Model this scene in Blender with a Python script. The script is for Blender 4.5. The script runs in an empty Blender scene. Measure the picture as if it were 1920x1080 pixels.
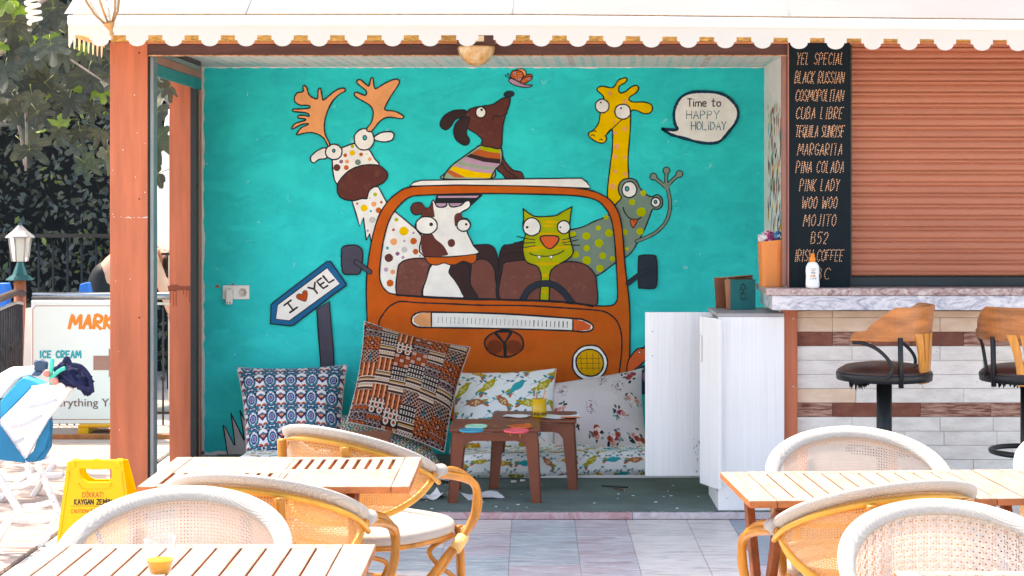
import bpy, bmesh, math, random
import numpy as np
from mathutils import Vector, Matrix
from mathutils.geometry import tessellate_polygon
random.seed(7); RNG = np.random.default_rng(7)
SC = bpy.context.scene
COL = SC.collection
PI = math.pi
# ------------------------------------------------------------------ camera
F = 3200.0; EYE = 1.65
cam = bpy.data.cameras.new('camera'); cam.lens = 60; cam.sensor_width = 36
cam.shift_x = -40/1920; cam.shift_y = -178/1920
cam.clip_start = .05; cam.clip_end = 500
co = bpy.data.objects.new('camera', cam); COL.objects.link(co)
co.location = (0, 0, EYE); co.rotation_euler = (PI/2, 0, 0); SC.camera = co
# ------------------------------------------------------------------ sky and sun
SUN_EL, SUN_AZ = 60, -32          # degrees; azimuth from +Y towards +X
w = bpy.data.worlds.new('World'); SC.world = w; w.use_nodes = True
nt = w.node_tree; bg = nt.nodes['Background']
sky = nt.nodes.new('ShaderNodeTexSky'); sky.sky_type = 'NISHITA'; sky.sun_disc = False
sky.sun_elevation = math.radians(SUN_EL); sky.sun_rotation = math.radians(SUN_AZ)
sky.air_density = 1.0; sky.dust_density = 2.5; sky.ozone_density = 1.0
nt.links.new(sky.outputs[0], bg.inputs[0]); bg.inputs[1].default_value = .15
sl = bpy.data.lights.new('sun', 'SUN'); sl.energy = 2.0; sl.angle = math.radians(.5); sl.color = (1, .95, .87)
so = bpy.data.objects.new('sun', sl); COL.objects.link(so)
ce, se = math.cos(math.radians(SUN_EL)), math.sin(math.radians(SUN_EL))
sa, ca = math.sin(math.radians(SUN_AZ)), math.cos(math.radians(SUN_AZ))
so.rotation_euler = Vector((-sa*ce, -ca*ce, -se)).to_track_quat('-Z', 'Y').to_euler(); so.location = (-4, 12, 12)
SC.view_settings.view_transform = 'Standard'; SC.view_settings.look = 'None'
SC.view_settings.exposure = 2.18; SC.view_settings.gamma = 1; SC.view_settings.use_curve_mapping = False
SC.view_settings.use_white_balance = True; SC.view_settings.white_balance_temperature = 7900
# ------------------------------------------------------------------ helpers
def P(px, py, D): return Vector(((px-1000)/F*D, D, EYE-(py-362)/F*D))
def lin(h):
    if not isinstance(h, str): return tuple(h)
    c = [int(h[i:i+2], 16)/255 for i in (0, 2, 4)]
    return tuple(x/12.92 if x <= .04045 else ((x+.055)/1.055)**2.4 for x in c)
MATS = {}
def mat(name, col, rough=.6, var=.12, scale=4, bump=0, bscale=60, metal=0, col2=None, stretch=(1, 1, 1),
        rand=0, spec=.4, trans=0, attr=None, thr=None, coat=0, detail=5, backcol=None):
    if name in MATS: return MATS[name]
    m = bpy.data.materials.new(name); m.use_nodes = True; MATS[name] = m
    n, l = m.node_tree.nodes, m.node_tree.links; b = n['Principled BSDF']; out = n['Material Output']
    b.inputs['Roughness'].default_value = rough; b.inputs['Metallic'].default_value = metal
    b.inputs['Specular IOR Level'].default_value = spec; b.inputs['Coat Weight'].default_value = coat
    c = lin(col); tc = n.new('ShaderNodeTexCoord'); oi = n.new('ShaderNodeObjectInfo')
    add = n.new('ShaderNodeVectorMath'); add.operation = 'MULTIPLY_ADD'
    l.new(oi.outputs['Random'], add.inputs[0]); add.inputs[1].default_value = (13, 17, 29); l.new(tc.outputs['Object'], add.inputs[2])
    mp = n.new('ShaderNodeMapping'); mp.inputs['Scale'].default_value = stretch; l.new(add.outputs[0], mp.inputs[0])
    nz = n.new('ShaderNodeTexNoise'); nz.inputs['Scale'].default_value = scale; nz.inputs['Detail'].default_value = detail
    nz.inputs['Roughness'].default_value = .62; l.new(mp.outputs[0], nz.inputs['Vector'])
    rp = n.new('ShaderNodeValToRGB'); l.new(nz.outputs['Fac'], rp.inputs[0])
    c2 = lin(col2) if col2 else tuple(min(1, x*(1-var*1.6)) for x in c)
    c1 = c if col2 else tuple(min(1, x*(1+var)) for x in c)
    a, z = thr or (.3, .7)
    rp.color_ramp.elements[0].position = a; rp.color_ramp.elements[1].position = z
    rp.color_ramp.elements[0].color = (*c2, 1); rp.color_ramp.elements[1].color = (*c1, 1)
    src = rp.outputs[0]
    if attr:
        at = n.new('ShaderNodeAttribute'); at.attribute_name = attr
        mx = n.new('ShaderNodeMix'); mx.data_type = 'RGBA'; mx.blend_type = 'MULTIPLY'; mx.inputs[0].default_value = 1
        l.new(at.outputs['Color'], mx.inputs[6]); l.new(src, mx.inputs[7]); src = mx.outputs[2]
    if rand:
        hs = n.new('ShaderNodeHueSaturation'); mr = n.new('ShaderNodeMapRange')
        l.new(oi.outputs['Random'], mr.inputs[0]); mr.inputs[3].default_value = 1-rand; mr.inputs[4].default_value = 1+rand
        l.new(mr.outputs[0], hs.inputs['Value']); l.new(src, hs.inputs['Color']); src = hs.outputs[0]
    if backcol:
        g = n.new('ShaderNodeNewGeometry'); mx = n.new('ShaderNodeMix'); mx.data_type = 'RGBA'
        l.new(g.outputs['Backfacing'], mx.inputs[0]); l.new(src, mx.inputs[6]); mx.inputs[7].default_value = (*lin(backcol), 1); src = mx.outputs[2]
    l.new(src, b.inputs['Base Color'])
    if bump:
        n2 = n.new('ShaderNodeTexNoise'); n2.inputs['Scale'].default_value = bscale; n2.inputs['Detail'].default_value = 4
        l.new(mp.outputs[0], n2.inputs['Vector']); bp = n.new('ShaderNodeBump'); bp.inputs['Strength'].default_value = min(1, bump)
        bp.inputs['Distance'].default_value = .004; l.new(n2.outputs['Fac'], bp.inputs['Height']); l.new(bp.outputs[0], b.inputs['Normal'])
    if trans:
        t = n.new('ShaderNodeBsdfTranslucent'); ms = n.new('ShaderNodeMixShader'); ms.inputs[0].default_value = trans
        l.new(src, t.inputs[0]); l.new(b.outputs[0], ms.inputs[1]); l.new(t.outputs[0], ms.inputs[2]); l.new(ms.outputs[0], out.inputs[0])
    return m
def glass(name, col=(1, 1, 1), rough=.02, alpha=.8, ior=1.3):
    if name in MATS: return MATS[name]
    m = bpy.data.materials.new(name); m.use_nodes = True; MATS[name] = m
    n, l = m.node_tree.nodes, m.node_tree.links
    t = n.new('ShaderNodeBsdfTransparent'); t.inputs[0].default_value = (*col, 1)
    g = n.new('ShaderNodeBsdfGlossy'); g.inputs['Roughness'].default_value = rough
    d = n.new('ShaderNodeBsdfDiffuse'); d.inputs[0].default_value = (*col, 1)
    f = n.new('ShaderNodeLayerWeight'); f.inputs[0].default_value = ior-1
    m1 = n.new('ShaderNodeMixShader'); m1.inputs[0].default_value = 1-alpha; l.new(t.outputs[0], m1.inputs[1]); l.new(d.outputs[0], m1.inputs[2])
    m2 = n.new('ShaderNodeMixShader'); l.new(f.outputs['Facing'], m2.inputs[0]); l.new(m1.outputs[0], m2.inputs[1]); l.new(g.outputs[0], m2.inputs[2])
    l.new(m2.outputs[0], n['Material Output'].inputs[0]); return m

def spline(pts, closed=False, n=6):
    pts = [Vector(p) for p in pts]; N = len(pts); out = []
    rng = range(N) if closed else range(N-1)
    for i in rng:
        if closed: p0, p1, p2, p3 = pts[i-1], pts[i], pts[(i+1) % N], pts[(i+2) % N]
        else: p0, p1, p2, p3 = pts[max(i-1, 0)], pts[i], pts[i+1], pts[min(i+2, N-1)]
        for k in range(n):
            t = k/n
            out.append(.5*((2*p1)+(p2-p0)*t+(2*p0-5*p1+4*p2-p3)*t*t+(3*p1-p0-3*p2+p3)*t**3))
    if not closed: out.append(pts[-1])
    return out
class MB:
    def __init__(s): s.v = []; s.f = []; s.m = []; s.s = []
    def add(s, vs, fs, m=0, sm=False):
        b = len(s.v); s.v += [tuple(v) for v in vs]
        for f in fs: s.f.append(tuple(i+b for i in f)); s.m.append(m); s.s.append(sm)
        return s
    def box(s, c, d, rz=0, m=0, R=None):
        hx, hy, hz = d[0]/2, d[1]/2, d[2]/2; R = R or Matrix.Rotation(rz, 3, 'Z'); c = Vector(c)
        vs = [c+R @ Vector((x*hx, y*hy, z*hz)) for z in (-1, 1) for y in (-1, 1) for x in (-1, 1)]
        return s.add(vs, [(0, 2, 3, 1), (4, 5, 7, 6), (0, 1, 5, 4), (2, 6, 7, 3), (0, 4, 6, 2), (1, 3, 7, 5)], m)
    def bx(s, x0, x1, y0, y1, z0, z1, m=0): return s.box(((x0+x1)/2, (y0+y1)/2, (z0+z1)/2), (x1-x0, y1-y0, z1-z0), 0, m)
    def beam(s, a, b, wd, th, m=0, up=(0, 0, 1)):
        a, b = Vector(a), Vector(b); d = b-a; L = d.length; d.normalize(); u = Vector(up)
        if abs(u.dot(d)) > .95: u = Vector((0, 1, 0))
        x = d.cross(u).normalized(); z = x.cross(d); R = Matrix((x, d, z)).transposed()
        return s.box((a+b)/2, (wd, L, th), 0, m, R)
    def tube(s, pts, r, n=8, m=0, closed=False, sm=True, cap=True):
        pts = [Vector(p) for p in pts]; N = len(pts); rs = r if isinstance(r, (list, tuple)) else [r]*N
        ref = None; vs = []; fs = []
        for i, p in enumerate(pts):
            a = pts[i-1] if (i or closed) else pts[i]; b = pts[(i+1) % N] if (i < N-1 or closed) else pts[i]
            t = (b-a).normalized() if (b-a).length > 1e-9 else Vector((0, 0, 1))
            if ref is None: ref = Vector((0, 0, 1)) if abs(t.z) < .9 else Vector((1, 0, 0))
            u = (ref-t*ref.dot(t)).normalized(); ref = u; v = t.cross(u)
            for k in range(n):
                q = 2*PI*k/n
                vs.append(p+u*math.cos(q)*rs[i]+v*math.sin(q)*rs[i])
        M_ = N if closed else N-1
        for i in range(M_):
            for k in range(n):
                a = i*n+k; b = i*n+(k+1) % n; c = ((i+1) % N)*n+(k+1) % n; d = ((i+1) % N)*n+k; fs.append((a, b, c, d))
        if cap and not closed: fs += [tuple(range(n))[::-1], tuple((N-1)*n+k for k in range(n))]
        return s.add(vs, fs, m, sm)
    def lathe(s, prof, c=(0, 0, 0), n=20, m=0, sm=True, R=None, a0=0):
        c = Vector(c); R = R or Matrix.Identity(3); vs = []; fs = []
        for r, z in prof:
            for k in range(n):
                q = 2*PI*k/n+a0; vs.append(c+R @ Vector((r*math.cos(q), r*math.sin(q), z)))
        for i in range(len(prof)-1):
            for k in range(n): fs.append((i*n+k, i*n+(k+1) % n, (i+1)*n+(k+1) % n, (i+1)*n+k))
        if prof[0][0] > 1e-5: fs.append(tuple(range(n))[::-1])
        if prof[-1][0] > 1e-5: fs.append(tuple((len(prof)-1)*n+k for k in range(n)))
        return s.add(vs, fs, m, sm)
    def prism(s, front, off, m=0):
        """closed polygon of world points extruded by the vector off"""
        A = [Vector(p) for p in front]; off = Vector(off); n = len(A)
        tr = tessellate_polygon([A]); vs = A+[a+off for a in A]; fs = [tuple(t) for t in tr]+[tuple(i+n for i in t)[::-1] for t in tr]
        fs += [(i, i+n, (i+1) % n+n, (i+1) % n) for i in range(n)]
        return s.add(vs, fs, m)
    def build(s, name, mats, parent=None, bevel=0, recalc=True, origin=None, seg=1):
        me = bpy.data.meshes.new(name); base = Vector(origin) if origin is not None else Vector((0, 0, 0))
        if parent is not None and origin is None: base = Vector(ROOT.get(parent.name, (0, 0, 0)))
        me.from_pydata([tuple(Vector(v)-base) for v in s.v], [], s.f)
        for p, m, sm in zip(me.polygons, s.m, s.s): p.material_index = m; p.use_smooth = sm
        for m in (mats if isinstance(mats, (list, tuple)) else [mats]): me.materials.append(m)
        if recalc or bevel:
            bm = bmesh.new(); bm.from_mesh(me)
            if recalc: bmesh.ops.recalc_face_normals(bm, faces=bm.faces)
            if bevel:
                es = [e for e in bm.edges if len(e.link_faces) == 2 and e.calc_face_angle(0) > .6 and not e.link_faces[0].smooth]
                bmesh.ops.bevel(bm, geom=es, offset=bevel, segments=seg, affect='EDGES', profile=.6)
            bm.to_mesh(me); bm.free()
        o = bpy.data.objects.new(name, me); COL.objects.link(o)
        if parent is not None: o.parent = parent; ROOT[o.name] = ROOT.get(parent.name, (0, 0, 0))
        elif origin is not None: o.location = origin
        if parent is None: ROOT[o.name] = tuple(base)
        return o
ROOT = {}
def thing(name, label, cat, loc=(0, 0, 0), rz=0, group=None):
    o = bpy.data.objects.new(name, None); COL.objects.link(o); o.empty_display_size = .1
    o.location = loc; o.rotation_euler = (0, 0, rz); ROOT[o.name] = tuple(loc) if rz == 0 else (0, 0, 0)
    o['label'] = label; o['category'] = cat
    if group: o['group'] = group
    return o
def lthing(name, label, cat, loc, rz=0, group=None):     # parts given in local coordinates
    o = thing(name, label, cat, loc, rz, group); ROOT[o.name] = (0, 0, 0); return o
def tag(o, label, cat, group=None):
    o['label'] = label; o['category'] = cat
    if group: o['group'] = group
    return o
def struct(o, kind='structure'): o['kind'] = kind; return o
def piece(name, me, parent, loc=(0, 0, 0), rot=(0, 0, 0), sc=(1, 1, 1)):
    o = bpy.data.objects.new(name, me); COL.objects.link(o); o.parent = parent
    o.location = Vector(loc)-Vector(ROOT.get(parent.name, (0, 0, 0))); o.rotation_euler = rot; o.scale = sc; return o
def mesh_of(mb, name, mats, **k):
    o = mb.build(name, mats, **k); me = o.data; bpy.data.objects.remove(o); return me
def copy_tree(o, parent=None, label=None):
    c = o.copy(); COL.objects.link(c); c.parent = parent
    for ch in [q for q in o.children]: copy_tree(ch, c)
    if label: c['label'] = label
    return c
def text_mesh(txt, size, ext=.0004, bold=0, shear=0, xs=1):
    cu = bpy.data.curves.new('t', 'FONT'); cu.body = txt; cu.size = size; cu.extrude = ext; cu.offset = bold; cu.shear = shear
    cu.resolution_u = 3
    o = bpy.data.objects.new('t', cu); COL.objects.link(o); bpy.context.view_layer.update()
    me = bpy.data.meshes.new_from_object(o.evaluated_get(bpy.context.evaluated_depsgraph_get()))
    bpy.data.objects.remove(o); bpy.data.curves.remove(cu)
    if me.vertices:
        xsv = [v.co.x for v in me.vertices]; x0, x1 = min(xsv), max(xsv)
        for v in me.vertices: v.co.x = (v.co.x-(x0+x1)/2)*xs
    return me
def text_on(name, txt, size, loc, m, parent, width=None, **k):   # upright, facing the camera side (-Y)
    me = text_mesh(txt, size, **k)
    if width:
        xs = [v.co.x for v in me.vertices]; f = width/(max(xs)-min(xs))
        for v in me.vertices: v.co.x *= f
    me.name = name; me.materials.clear(); me.materials.append(m)
    return piece(name, me, parent, loc, (PI/2, 0, 0))

# ------------------------------------------------------------------ materials
M_post = mat('terracotta_board', 'bd6848', .5, .14, 3, .15, 40, stretch=(6, 6, .6))
M_dark = mat('dark_gasket', '1c2226', .5)
M_alu = mat('bronze_aluminium', '7c8488', .35, .1, metal=.4)
M_brown = mat('dark_brown_paint', '56342f', .55, .25, 6, .3, 30, stretch=(.5, 4, 4))
M_white = mat('white_paint', 'efecea', .6, .03)
M_black = mat('black_metal', '16191c', .4, .1)
M_stainless = mat('steel_tube', '8c939b', .22, .1, metal=.85)
M_wood = mat('orange_teak', 'b5713c', .5, .25, 5, .2, 60, stretch=(1, 8, 8))
M_teaktop = mat('sun_bleached_teak', '94887c', .6, .26, 6, .25, 50, stretch=(8, 1, 8), rand=.06)
M_teakedge = mat('teak_edge', 'b86a3a', .55, .3, 8, .2, 60, rand=.1)
M_cane = mat('varnished_cane', 'c07a1e', .35, .3, 7, .1, 50, stretch=(2, 2, .6), coat=.3)
M_cane_l = mat('pale_cane_binding', 'e6bd78', .5, .12, 30, .4, 200)
M_node = mat('burnt_cane_node', '3a1f10', .6)
M_weave = mat('white_woven_cord', 'd9cfc7', .6, .05, trans=.15, backcol='dda062')
M_rim = mat('white_woven_rim', 'efebe6', .6, .1, 30, .8, 260)
# ------------------------------------------------------------------ ground
YO = 3200/370.0     # opening plane distance 8.65
YW = 3200/304.0     # back wall 10.53
ground = MB().bx(-40, 40, -12, 45, -.3, -.02).build('ground', mat('pale_concrete', 'ddd6ce', .8, .1, 3, .3, 30)); struct(ground)
# marble tile floor in front of the kiosk
M_tile = mat('blue_pink_marble', 'c9c9d2', .3, 0, 3.2, .05, 20, col2='a9a0ae', stretch=(1, 5, 1), rand=.1, thr=(.25, .62), spec=.5)
def marble(name, cols, scale=4.5, stretch=(1, 4.5, 1), rand=.05, rough=.3, dist=1.5):
    m = mat(name, cols[0], rough, 0, scale, 0, 20, stretch=stretch, rand=rand)
    nd = m.node_tree.nodes; rp = [x for x in nd if x.type == 'VALTORGB'][0]; nz = [x for x in nd if x.type == 'TEX_NOISE'][0]
    nz.inputs['Distortion'].default_value = dist*1.5; nz.inputs['Detail'].default_value = 8; nz.inputs['Roughness'].default_value = .7
    cr = rp.color_ramp
    while len(cr.elements) > 2: cr.elements.remove(cr.elements[-1])
    k = len(cols); cr.elements[0].position = .28; cr.elements[1].position = .74
    cr.elements[0].color = (*lin(cols[0]), 1); cr.elements[1].color = (*lin(cols[-1]), 1)
    for i in range(1, k-1):
        e = cr.elements.new(.28+.46*i/(k-1)); e.color = (*lin(cols[i]), 1)
    return m
M_t1 = marble('marble_blue', ['7a7c86', 'b4b0b8', 'a4b6ba', 'd6d0d0', 'bca8ac'])
M_t2 = marble('marble_pink', ['946e74', 'c4a8ac', 'b4b4bc', 'dacece', 'ded0c6'])
M_t3 = marble('marble_cream', ['98a8b4', 'c4babc', 'dad0c6', 'd8d2d2', 'b4a2ac'])
M_t4 = marble('marble_dark', ['6c7080', '8a8898', '7c9098', 'a8a4b0', 'b8b8c2'])
floor = struct(MB().bx(-2.3, 4.5, 2.2, YO-.02, -.02, -.004).build('terrace_floor', mat('tile_grout', 'b8b0aa', .8)))
xj = [-.108, .208, .468, .774, .99, 1.31, 1.63, 1.94, 2.26, 2.58, 2.9]
x = -.108
while x > -2.2: x -= .31; xj.insert(0, x)
tcnt = 0
for i in range(len(xj)-1):
    y = YO-.025
    first = True
    while y > 4.6:
        L = random.choice([.42, .55, .62, .5]) if not first else random.uniform(.3, .75)
        first = False
        y0 = max(y-L, 4.4); g = .0015
        b = MB().bx(xj[i]+g, xj[i+1]-g, y0+g, y-g, -.016, 0)
        c = random.choice([M_t1, M_t2, M_t3, M_t1, M_t2])
        if xj[i] > .95 and y > 7.6: c = M_t4
        if xj[i] in (.468, .774): c = random.choice([M_t3, M_t3, M_t2])
        b.build('tile', c, floor, bevel=.0015); y = y0; tcnt += 1
# marble step and the carpeted floor of the room
xs = [-1.95, -.9, .5, 1.27]
st = thing('marble_step', 'low pink and grey marble edge strip along the front of the green carpet', 'step', (0, YO, 0))
M_step1 = marble('marble_step_pink', ['9c6c6c', 'bd8f90', 'c9aeb2', 'b98a8c'], 9, (1, 1, 1))
M_step2 = marble('marble_step_grey', ['a8969c', 'c4b6ba', 'd4ccd0'], 9, (1, 1, 1))
for a, b_, m in ((-1.95, -.55, M_step2), (-.548, .5, M_step1), (.502, 1.27, M_step2)):
    MB().bx(a, b_, YO-.02, YO+.06, 0, .034).build('marble_strip', m, st, bevel=.002)
M_carpet = mat('dark_green_carpet', '717f79', .95, .25, 3, 1, 420, spec=.1, thr=(.2, .8))
bm = MB()
N = 90
for i in range(N):
    x0, x1 = -1.95+3.22*i/N, -1.95+3.22*(i+1)/N
    j0 = .006*math.sin(i*1.7)+random.uniform(0, .005); j1 = j0
    bm.add([(x0, YO+.004+j0, .0345), (x1, YO+.004+j1, .0345), (x1, YW, .0345), (x0, YW, .0345), (x0, YO+.004+j0, .039), (x1, YO+.004+j1, .039), (x1, YW, .039), (x0, YW, .039)],
           [(4, 5, 6, 7), (0, 1, 5, 4)])
struct(bm.build('carpet', M_carpet, recalc=False))
fr = MB()
for i in range(260):
    x0 = random.uniform(-1.9, 1.25); L = random.uniform(.01, .05); z = .036
    fr.add([(x0, YO+.004, z+.004), (x0+L, YO-.012+random.uniform(-.004, .006), z), (x0+L*.98, YO-.01, z+.002), (x0+.002, YO+.005, z+.006)], [(0, 1, 2, 3)])
o = fr.build('carpet_fringe', M_carpet, recalc=False); o['kind'] = 'stuff'; tag(o, 'frayed green threads along the front edge of the carpet', 'carpet fringe')
struct(MB().bx(-2.1, 1.4, YO+.06, YW+.1, -.02, .034).build('room_floor', mat('screed', '9b938c', .8)))

# left terrace: pale deck boards and raised plinth
M_deck = mat('bleached_deck', 'a8968e', .7, .22, 5, .3, 60, stretch=(1, 9, 1), rand=.08)
deck = struct(MB().bx(-7, -2.32, 5, 11.42, -.03, -.016).build('deck', mat('deck_gap_brown', '54382f', .8)))  # dark brown base seen in the gaps between the boards
me = mesh_of(MB().box((0, 0, 0), (4.66, .133, .02)), 'deck_board', M_deck, bevel=.003)
yy = 5.1
while yy < 11.4: piece('deck_board', me, deck, (-4.65, yy, -.006)); yy += .145
pl = struct(MB().bx(-9, -2.0, 11.45, 30, -.02, .02).build('path', mat('sunlit_paving', 'a69e98', .8, .12, 2, .2, 40)))
tag(MB().bx(-9, -1.9, 11.42, 11.46, -.018, .033).build('wooden_edging', M_teakedge, origin=(0, 0, 0)), 'thin brown timber edging along the low step behind the yellow sign', 'edging')

# ------------------------------------------------------------------ kiosk shell
M_plaster = mat('white_plaster', 'e8e4e2', .8, .05, 5, .3, 60)
kiosk = thing('kiosk', 'beach bar kiosk with open alcove, white ceiling and boarded frame', 'kiosk', (0, YO, 0))
# left rear return, right block, roof
MB().bx(1.424, 1.56, YO+.08, YW+.1, .034, 2.62).build('side_wall', M_plaster, kiosk)
MB().bx(1.56, 5.5, YO+.13, YW+.1, 0, 2.62).build('bar_light_block', mat('grey_plaster', 'a8a098', .8), kiosk)  # solid grey plaster block, added behind the bar to block light
MB().bx(-2.3, 5.5, YO+.02, YW+.4, 2.62, 2.74).build('roof', M_plaster, kiosk, bevel=.01)
# ceiling with faint turquoise stripes
ceil = MB().bx(-2.05, 1.424, YO+.03, YW, 2.43, 2.6).build('ceiling_panel', M_plaster, kiosk)
M_cst = mat('faded_turquoise_print', 'a6d2d0', .8, .2, 14, thr=(.35, .65), col2='dfe6e4')
M_csr = mat('faded_red_print', 'd8a8a4', .8, .2, 14, thr=(.35, .65), col2='dfe6e4')
cb = MB(); random.seed(5)
for i in range(46):
    x0 = -1.98+i*.073+random.uniform(-.01, .01); wd = random.choice([.012, .02, .035]); sk = .09
    a, b_ = YO+.1, YW-.01
    cb.add([(x0, a, 2.4295), (x0+wd, a, 2.4295), (x0+wd+sk, b_, 2.4295), (x0+sk, b_, 2.4295)], [(0, 1, 2, 3)], 1 if i % 11 == 7 else 0)
cb.build('ceiling_print', [M_cst, M_csr], kiosk)
MB().bx(-2.046, 1.424, YW-.012, YW-.0005, 2.424, 2.4285).build('cornice', M_white, kiosk)
# front beam, straw header, jambs
MB().bx(-1.951, 1.29, YO-.01, YO+.05, 2.347, 2.405).build('beam', M_brown, kiosk, bevel=.003)
MB().bx(-1.951, 1.29, YO-.016, YO-.011, 2.342, 2.349).build('beam_bead', mat('chipped_bead', 'b98a68', .7, .4, 40), kiosk)
MB().bx(-1.951, 5.4, YO-.015, YO+.05, 2.4055, 2.416).build('header_trim', mat('orange_trim', 'c47a50', .6), kiosk)
M_straw = mat('woven_straw', 'd9ab62', .8, .35, 40, .8, 150, stretch=(1, 1, 4))
MB().bx(-2.14, 5.4, YO-.01, YO+.03, 2.4165, 2.62).build('straw_header', M_straw, kiosk)
MB().bx(-1.951, -1.945, YO, YO+.10, .0, 2.342).build('gasket', M_dark, kiosk)
MB().bx(-1.944, -1.925, YO+.005, YO+.09, .034, 2.342).build('jamb', M_alu, kiosk, bevel=.002)
MB().bx(1.262, 1.284, YO-.005, YO+.05, 1.18, 2.346).build('jamb', mat('pink_brown_jamb', '9a6a60', .6), kiosk, bevel=.002)
# left side opening: lintel strips and rear frame
lx = -1.935
for z0, z1, m, xo in ((2.262, 2.325, mat('teal_lintel', '007f80', .5), 0), (2.327, 2.372, mat('pinkish_strip', 'a8705c', .6), -.004), (2.374, 2.402, mat('grey_strip', '7c8686', .5), -.008), (2.404, 2.4285, M_brown, -.004)):
    MB().bx(lx-.05+xo, lx-.03+xo, YO+.1, YO+1.46, z0, z1).build('lintel_strip', m, kiosk, bevel=.002)
MB().bx(-2.02, -1.982, YO+1.40, YO+1.46, .034, 2.43).build('rear_frame', M_dark, kiosk, bevel=.002)
MB().bx(-2.03, -1.99, YO+1.462, YO+1.50, .034, 2.43).build('rear_frame', mat('oxide_frame', '7a4a3c', .6), kiosk, bevel=.002)
MB().bx(-2.11, -2.048, YO+1.565, YW+.02, .034, 2.6).build('rear_return', M_dark, kiosk)
# posts
def post(name, x0, x1, y0, y1, z0, z1, label):
    t = thing(name, label, 'post', ((x0+x1)/2, (y0+y1)/2, z0))
    MB().bx(x0, x1, y0, y1, z0, z1).build('post_casing', M_post, t, bevel=.002)
    return t
fp = post('post', -2.143, -1.953, YO-.01, YO+.1, 0, 2.415, 'terracotta board post at the front left corner of the mural alcove')
for zz in (1.02, 1.62, 2.36): 
    MB().lathe([(.0045, 0), (0, .002)], (-1.995, YO-.0105, zz), 8, R=Matrix.Rotation(PI/2, 3, 'X')).build('screw', M_dark, fp)
rp_ = post('post', -2.165, -1.985, YO+1.50, YO+1.56, .0, 2.6, 'terracotta post seen through the side opening, with a dark brown drip stain')
bw_ = MB(); random.seed(2)
for i in range(16):
    px = random.uniform(210, 276); py = 408+random.uniform(-1, 1); q = P(px, py, YO-.0105); bw_.bx(q.x, q.x+random.uniform(.003, .012), YO-.0108, YO-.0095, q.z, q.z+random.uniform(.001, .003))
for i in range(14):
    q = P(random.uniform(209, 277), random.uniform(120, 900), YO-.0105); bw_.bx(q.x, q.x+random.uniform(.002, .004), YO-.0108, YO-.0095, q.z, q.z+random.uniform(.002, .006))
bw_.build('paint_nick', M_white, fp)['kind'] = 'stuff'
# drip stain
b = MB(); y = YO+1.498; S = F/(YO+1.499)
def rp2(px, py): return ((px-1000)/S, y, EYE-(py-362)/S)
top = [rp2(px, 535+random.uniform(-2, 2)) for px in range(314, 370, 4)]; bot = [rp2(px, 546-(px-314)*.06+random.uniform(-1.5, 1.5)) for px in range(368, 312, -4)]
b.prism(top+bot, (0, .0015, 0))
for px, l in ((319, 24), (325, 32), (330, 31), (344, 10), (350, 13), (355, 24)): b.prism([rp2(px-.7, 543), rp2(px+.7, 543), rp2(px+.5, 543+l), rp2(px-.5, 543+l)], (0, .0015, 0))
b.build('drip_stain', mat('brown_drips', '8a3f28', .5), rp_)
post('post', 1.268, 1.343, YO+.03, YO+.1, 0, 1.062, 'narrow red brown post under the left end of the marble bar counter')
for pz in (598, 726):
    MB().lathe([(.005, 0), (0, .002)], ((1489-1000)/370+.0, YO+.0295, EYE-(pz-362)/370), 8, R=Matrix.Rotation(PI/2, 3, 'X')).build('screw_cap', M_white, bpy.data.objects['post.002'])

# ------------------------------------------------------------------ awning
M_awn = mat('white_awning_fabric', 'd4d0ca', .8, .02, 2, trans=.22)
def sag(x): return -.0100*max(0, x)
YA = 8.0; SA = F/YA
aw = thing('awning', 'white scalloped fabric awning stretched across the top of the kiosk front', 'awning', (0, YA, 2.4))
# valance with scallops (traced once per period, real cloth thickness)
per = .1725; x = -2.18; poly = []
xs0 = (189-1000)/SA
k0 = -1; pts = []
zt, z1, z2, zb = EYE+(362-66)/SA, EYE+(362-75)/SA, EYE+(362-76)/SA, EYE+(362-87)/SA
xx = []
c = xs0-per
prof = []
while c < 4.3:
    prof += [(c-per/2+.004, zt), (c-.052, zt), (c-.052, z1), (c-.042, z1)]
    for k in range(0, 11):
        a = PI*k/10; prof.append((c-.041*math.cos(a), z1-.0295*math.sin(a)))
    prof += [(c+.042, z1), (c+.052, z1), (c+.052, zt)]
    c += per*random.uniform(.985, 1.015)
prof = [(x_, z_) for x_, z_ in prof if x_ > -2.17]
prof = [(-2.18, zb+.002), (-2.172, zb)] + prof
topz = EYE+(362-49)/SA
v = MB()
N = len(prof)
for i in range(N-1):
    (xa, za), (xb, zb_) = prof[i], prof[i+1]
    if xb-xa < 1e-5: continue
    wv = lambda q, z: YA+.004*math.sin(q*5)*(topz-z)*8+.002*math.sin(q*23)
    v.add([(xa, wv(xa, za), za+sag(xa)), (xb, wv(xb, zb_), zb_+sag(xb)), (xb, YA, topz+sag(xb)), (xa, YA, topz+sag(xa))], [(0, 1, 2, 3)])
v.build('valance', M_awn, aw, recalc=False)
bar = MB(); 
for i in range(60):
    xa, xb = -2.18+6.5*i/60, -2.18+6.5*(i+1)/60
    zz = [topz-.002, topz+.003, topz+.012, EYE+(362-31)/SA, EYE+(362-27)/SA]; ys = [YA+.006, YA-.004, YA-.018, YA-.016, YA+.012]
    vs = [(xa, ys[k], zz[k]+sag(xa)) for k in range(5)]+[(xb, ys[k], zz[k]+sag(xb)) for k in range(5)]
    bar.add(vs, [(k, k+5, k+6, k+1) for k in range(4)], 0, True)
bar.build('front_bar', mat('white_bar', 'dcd8d4', .5, .02), aw, recalc=False)
fabric = MB(); nx, ny = 60, 8; z0 = EYE+(362-26)/SA; vs = []; fs = []
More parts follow.
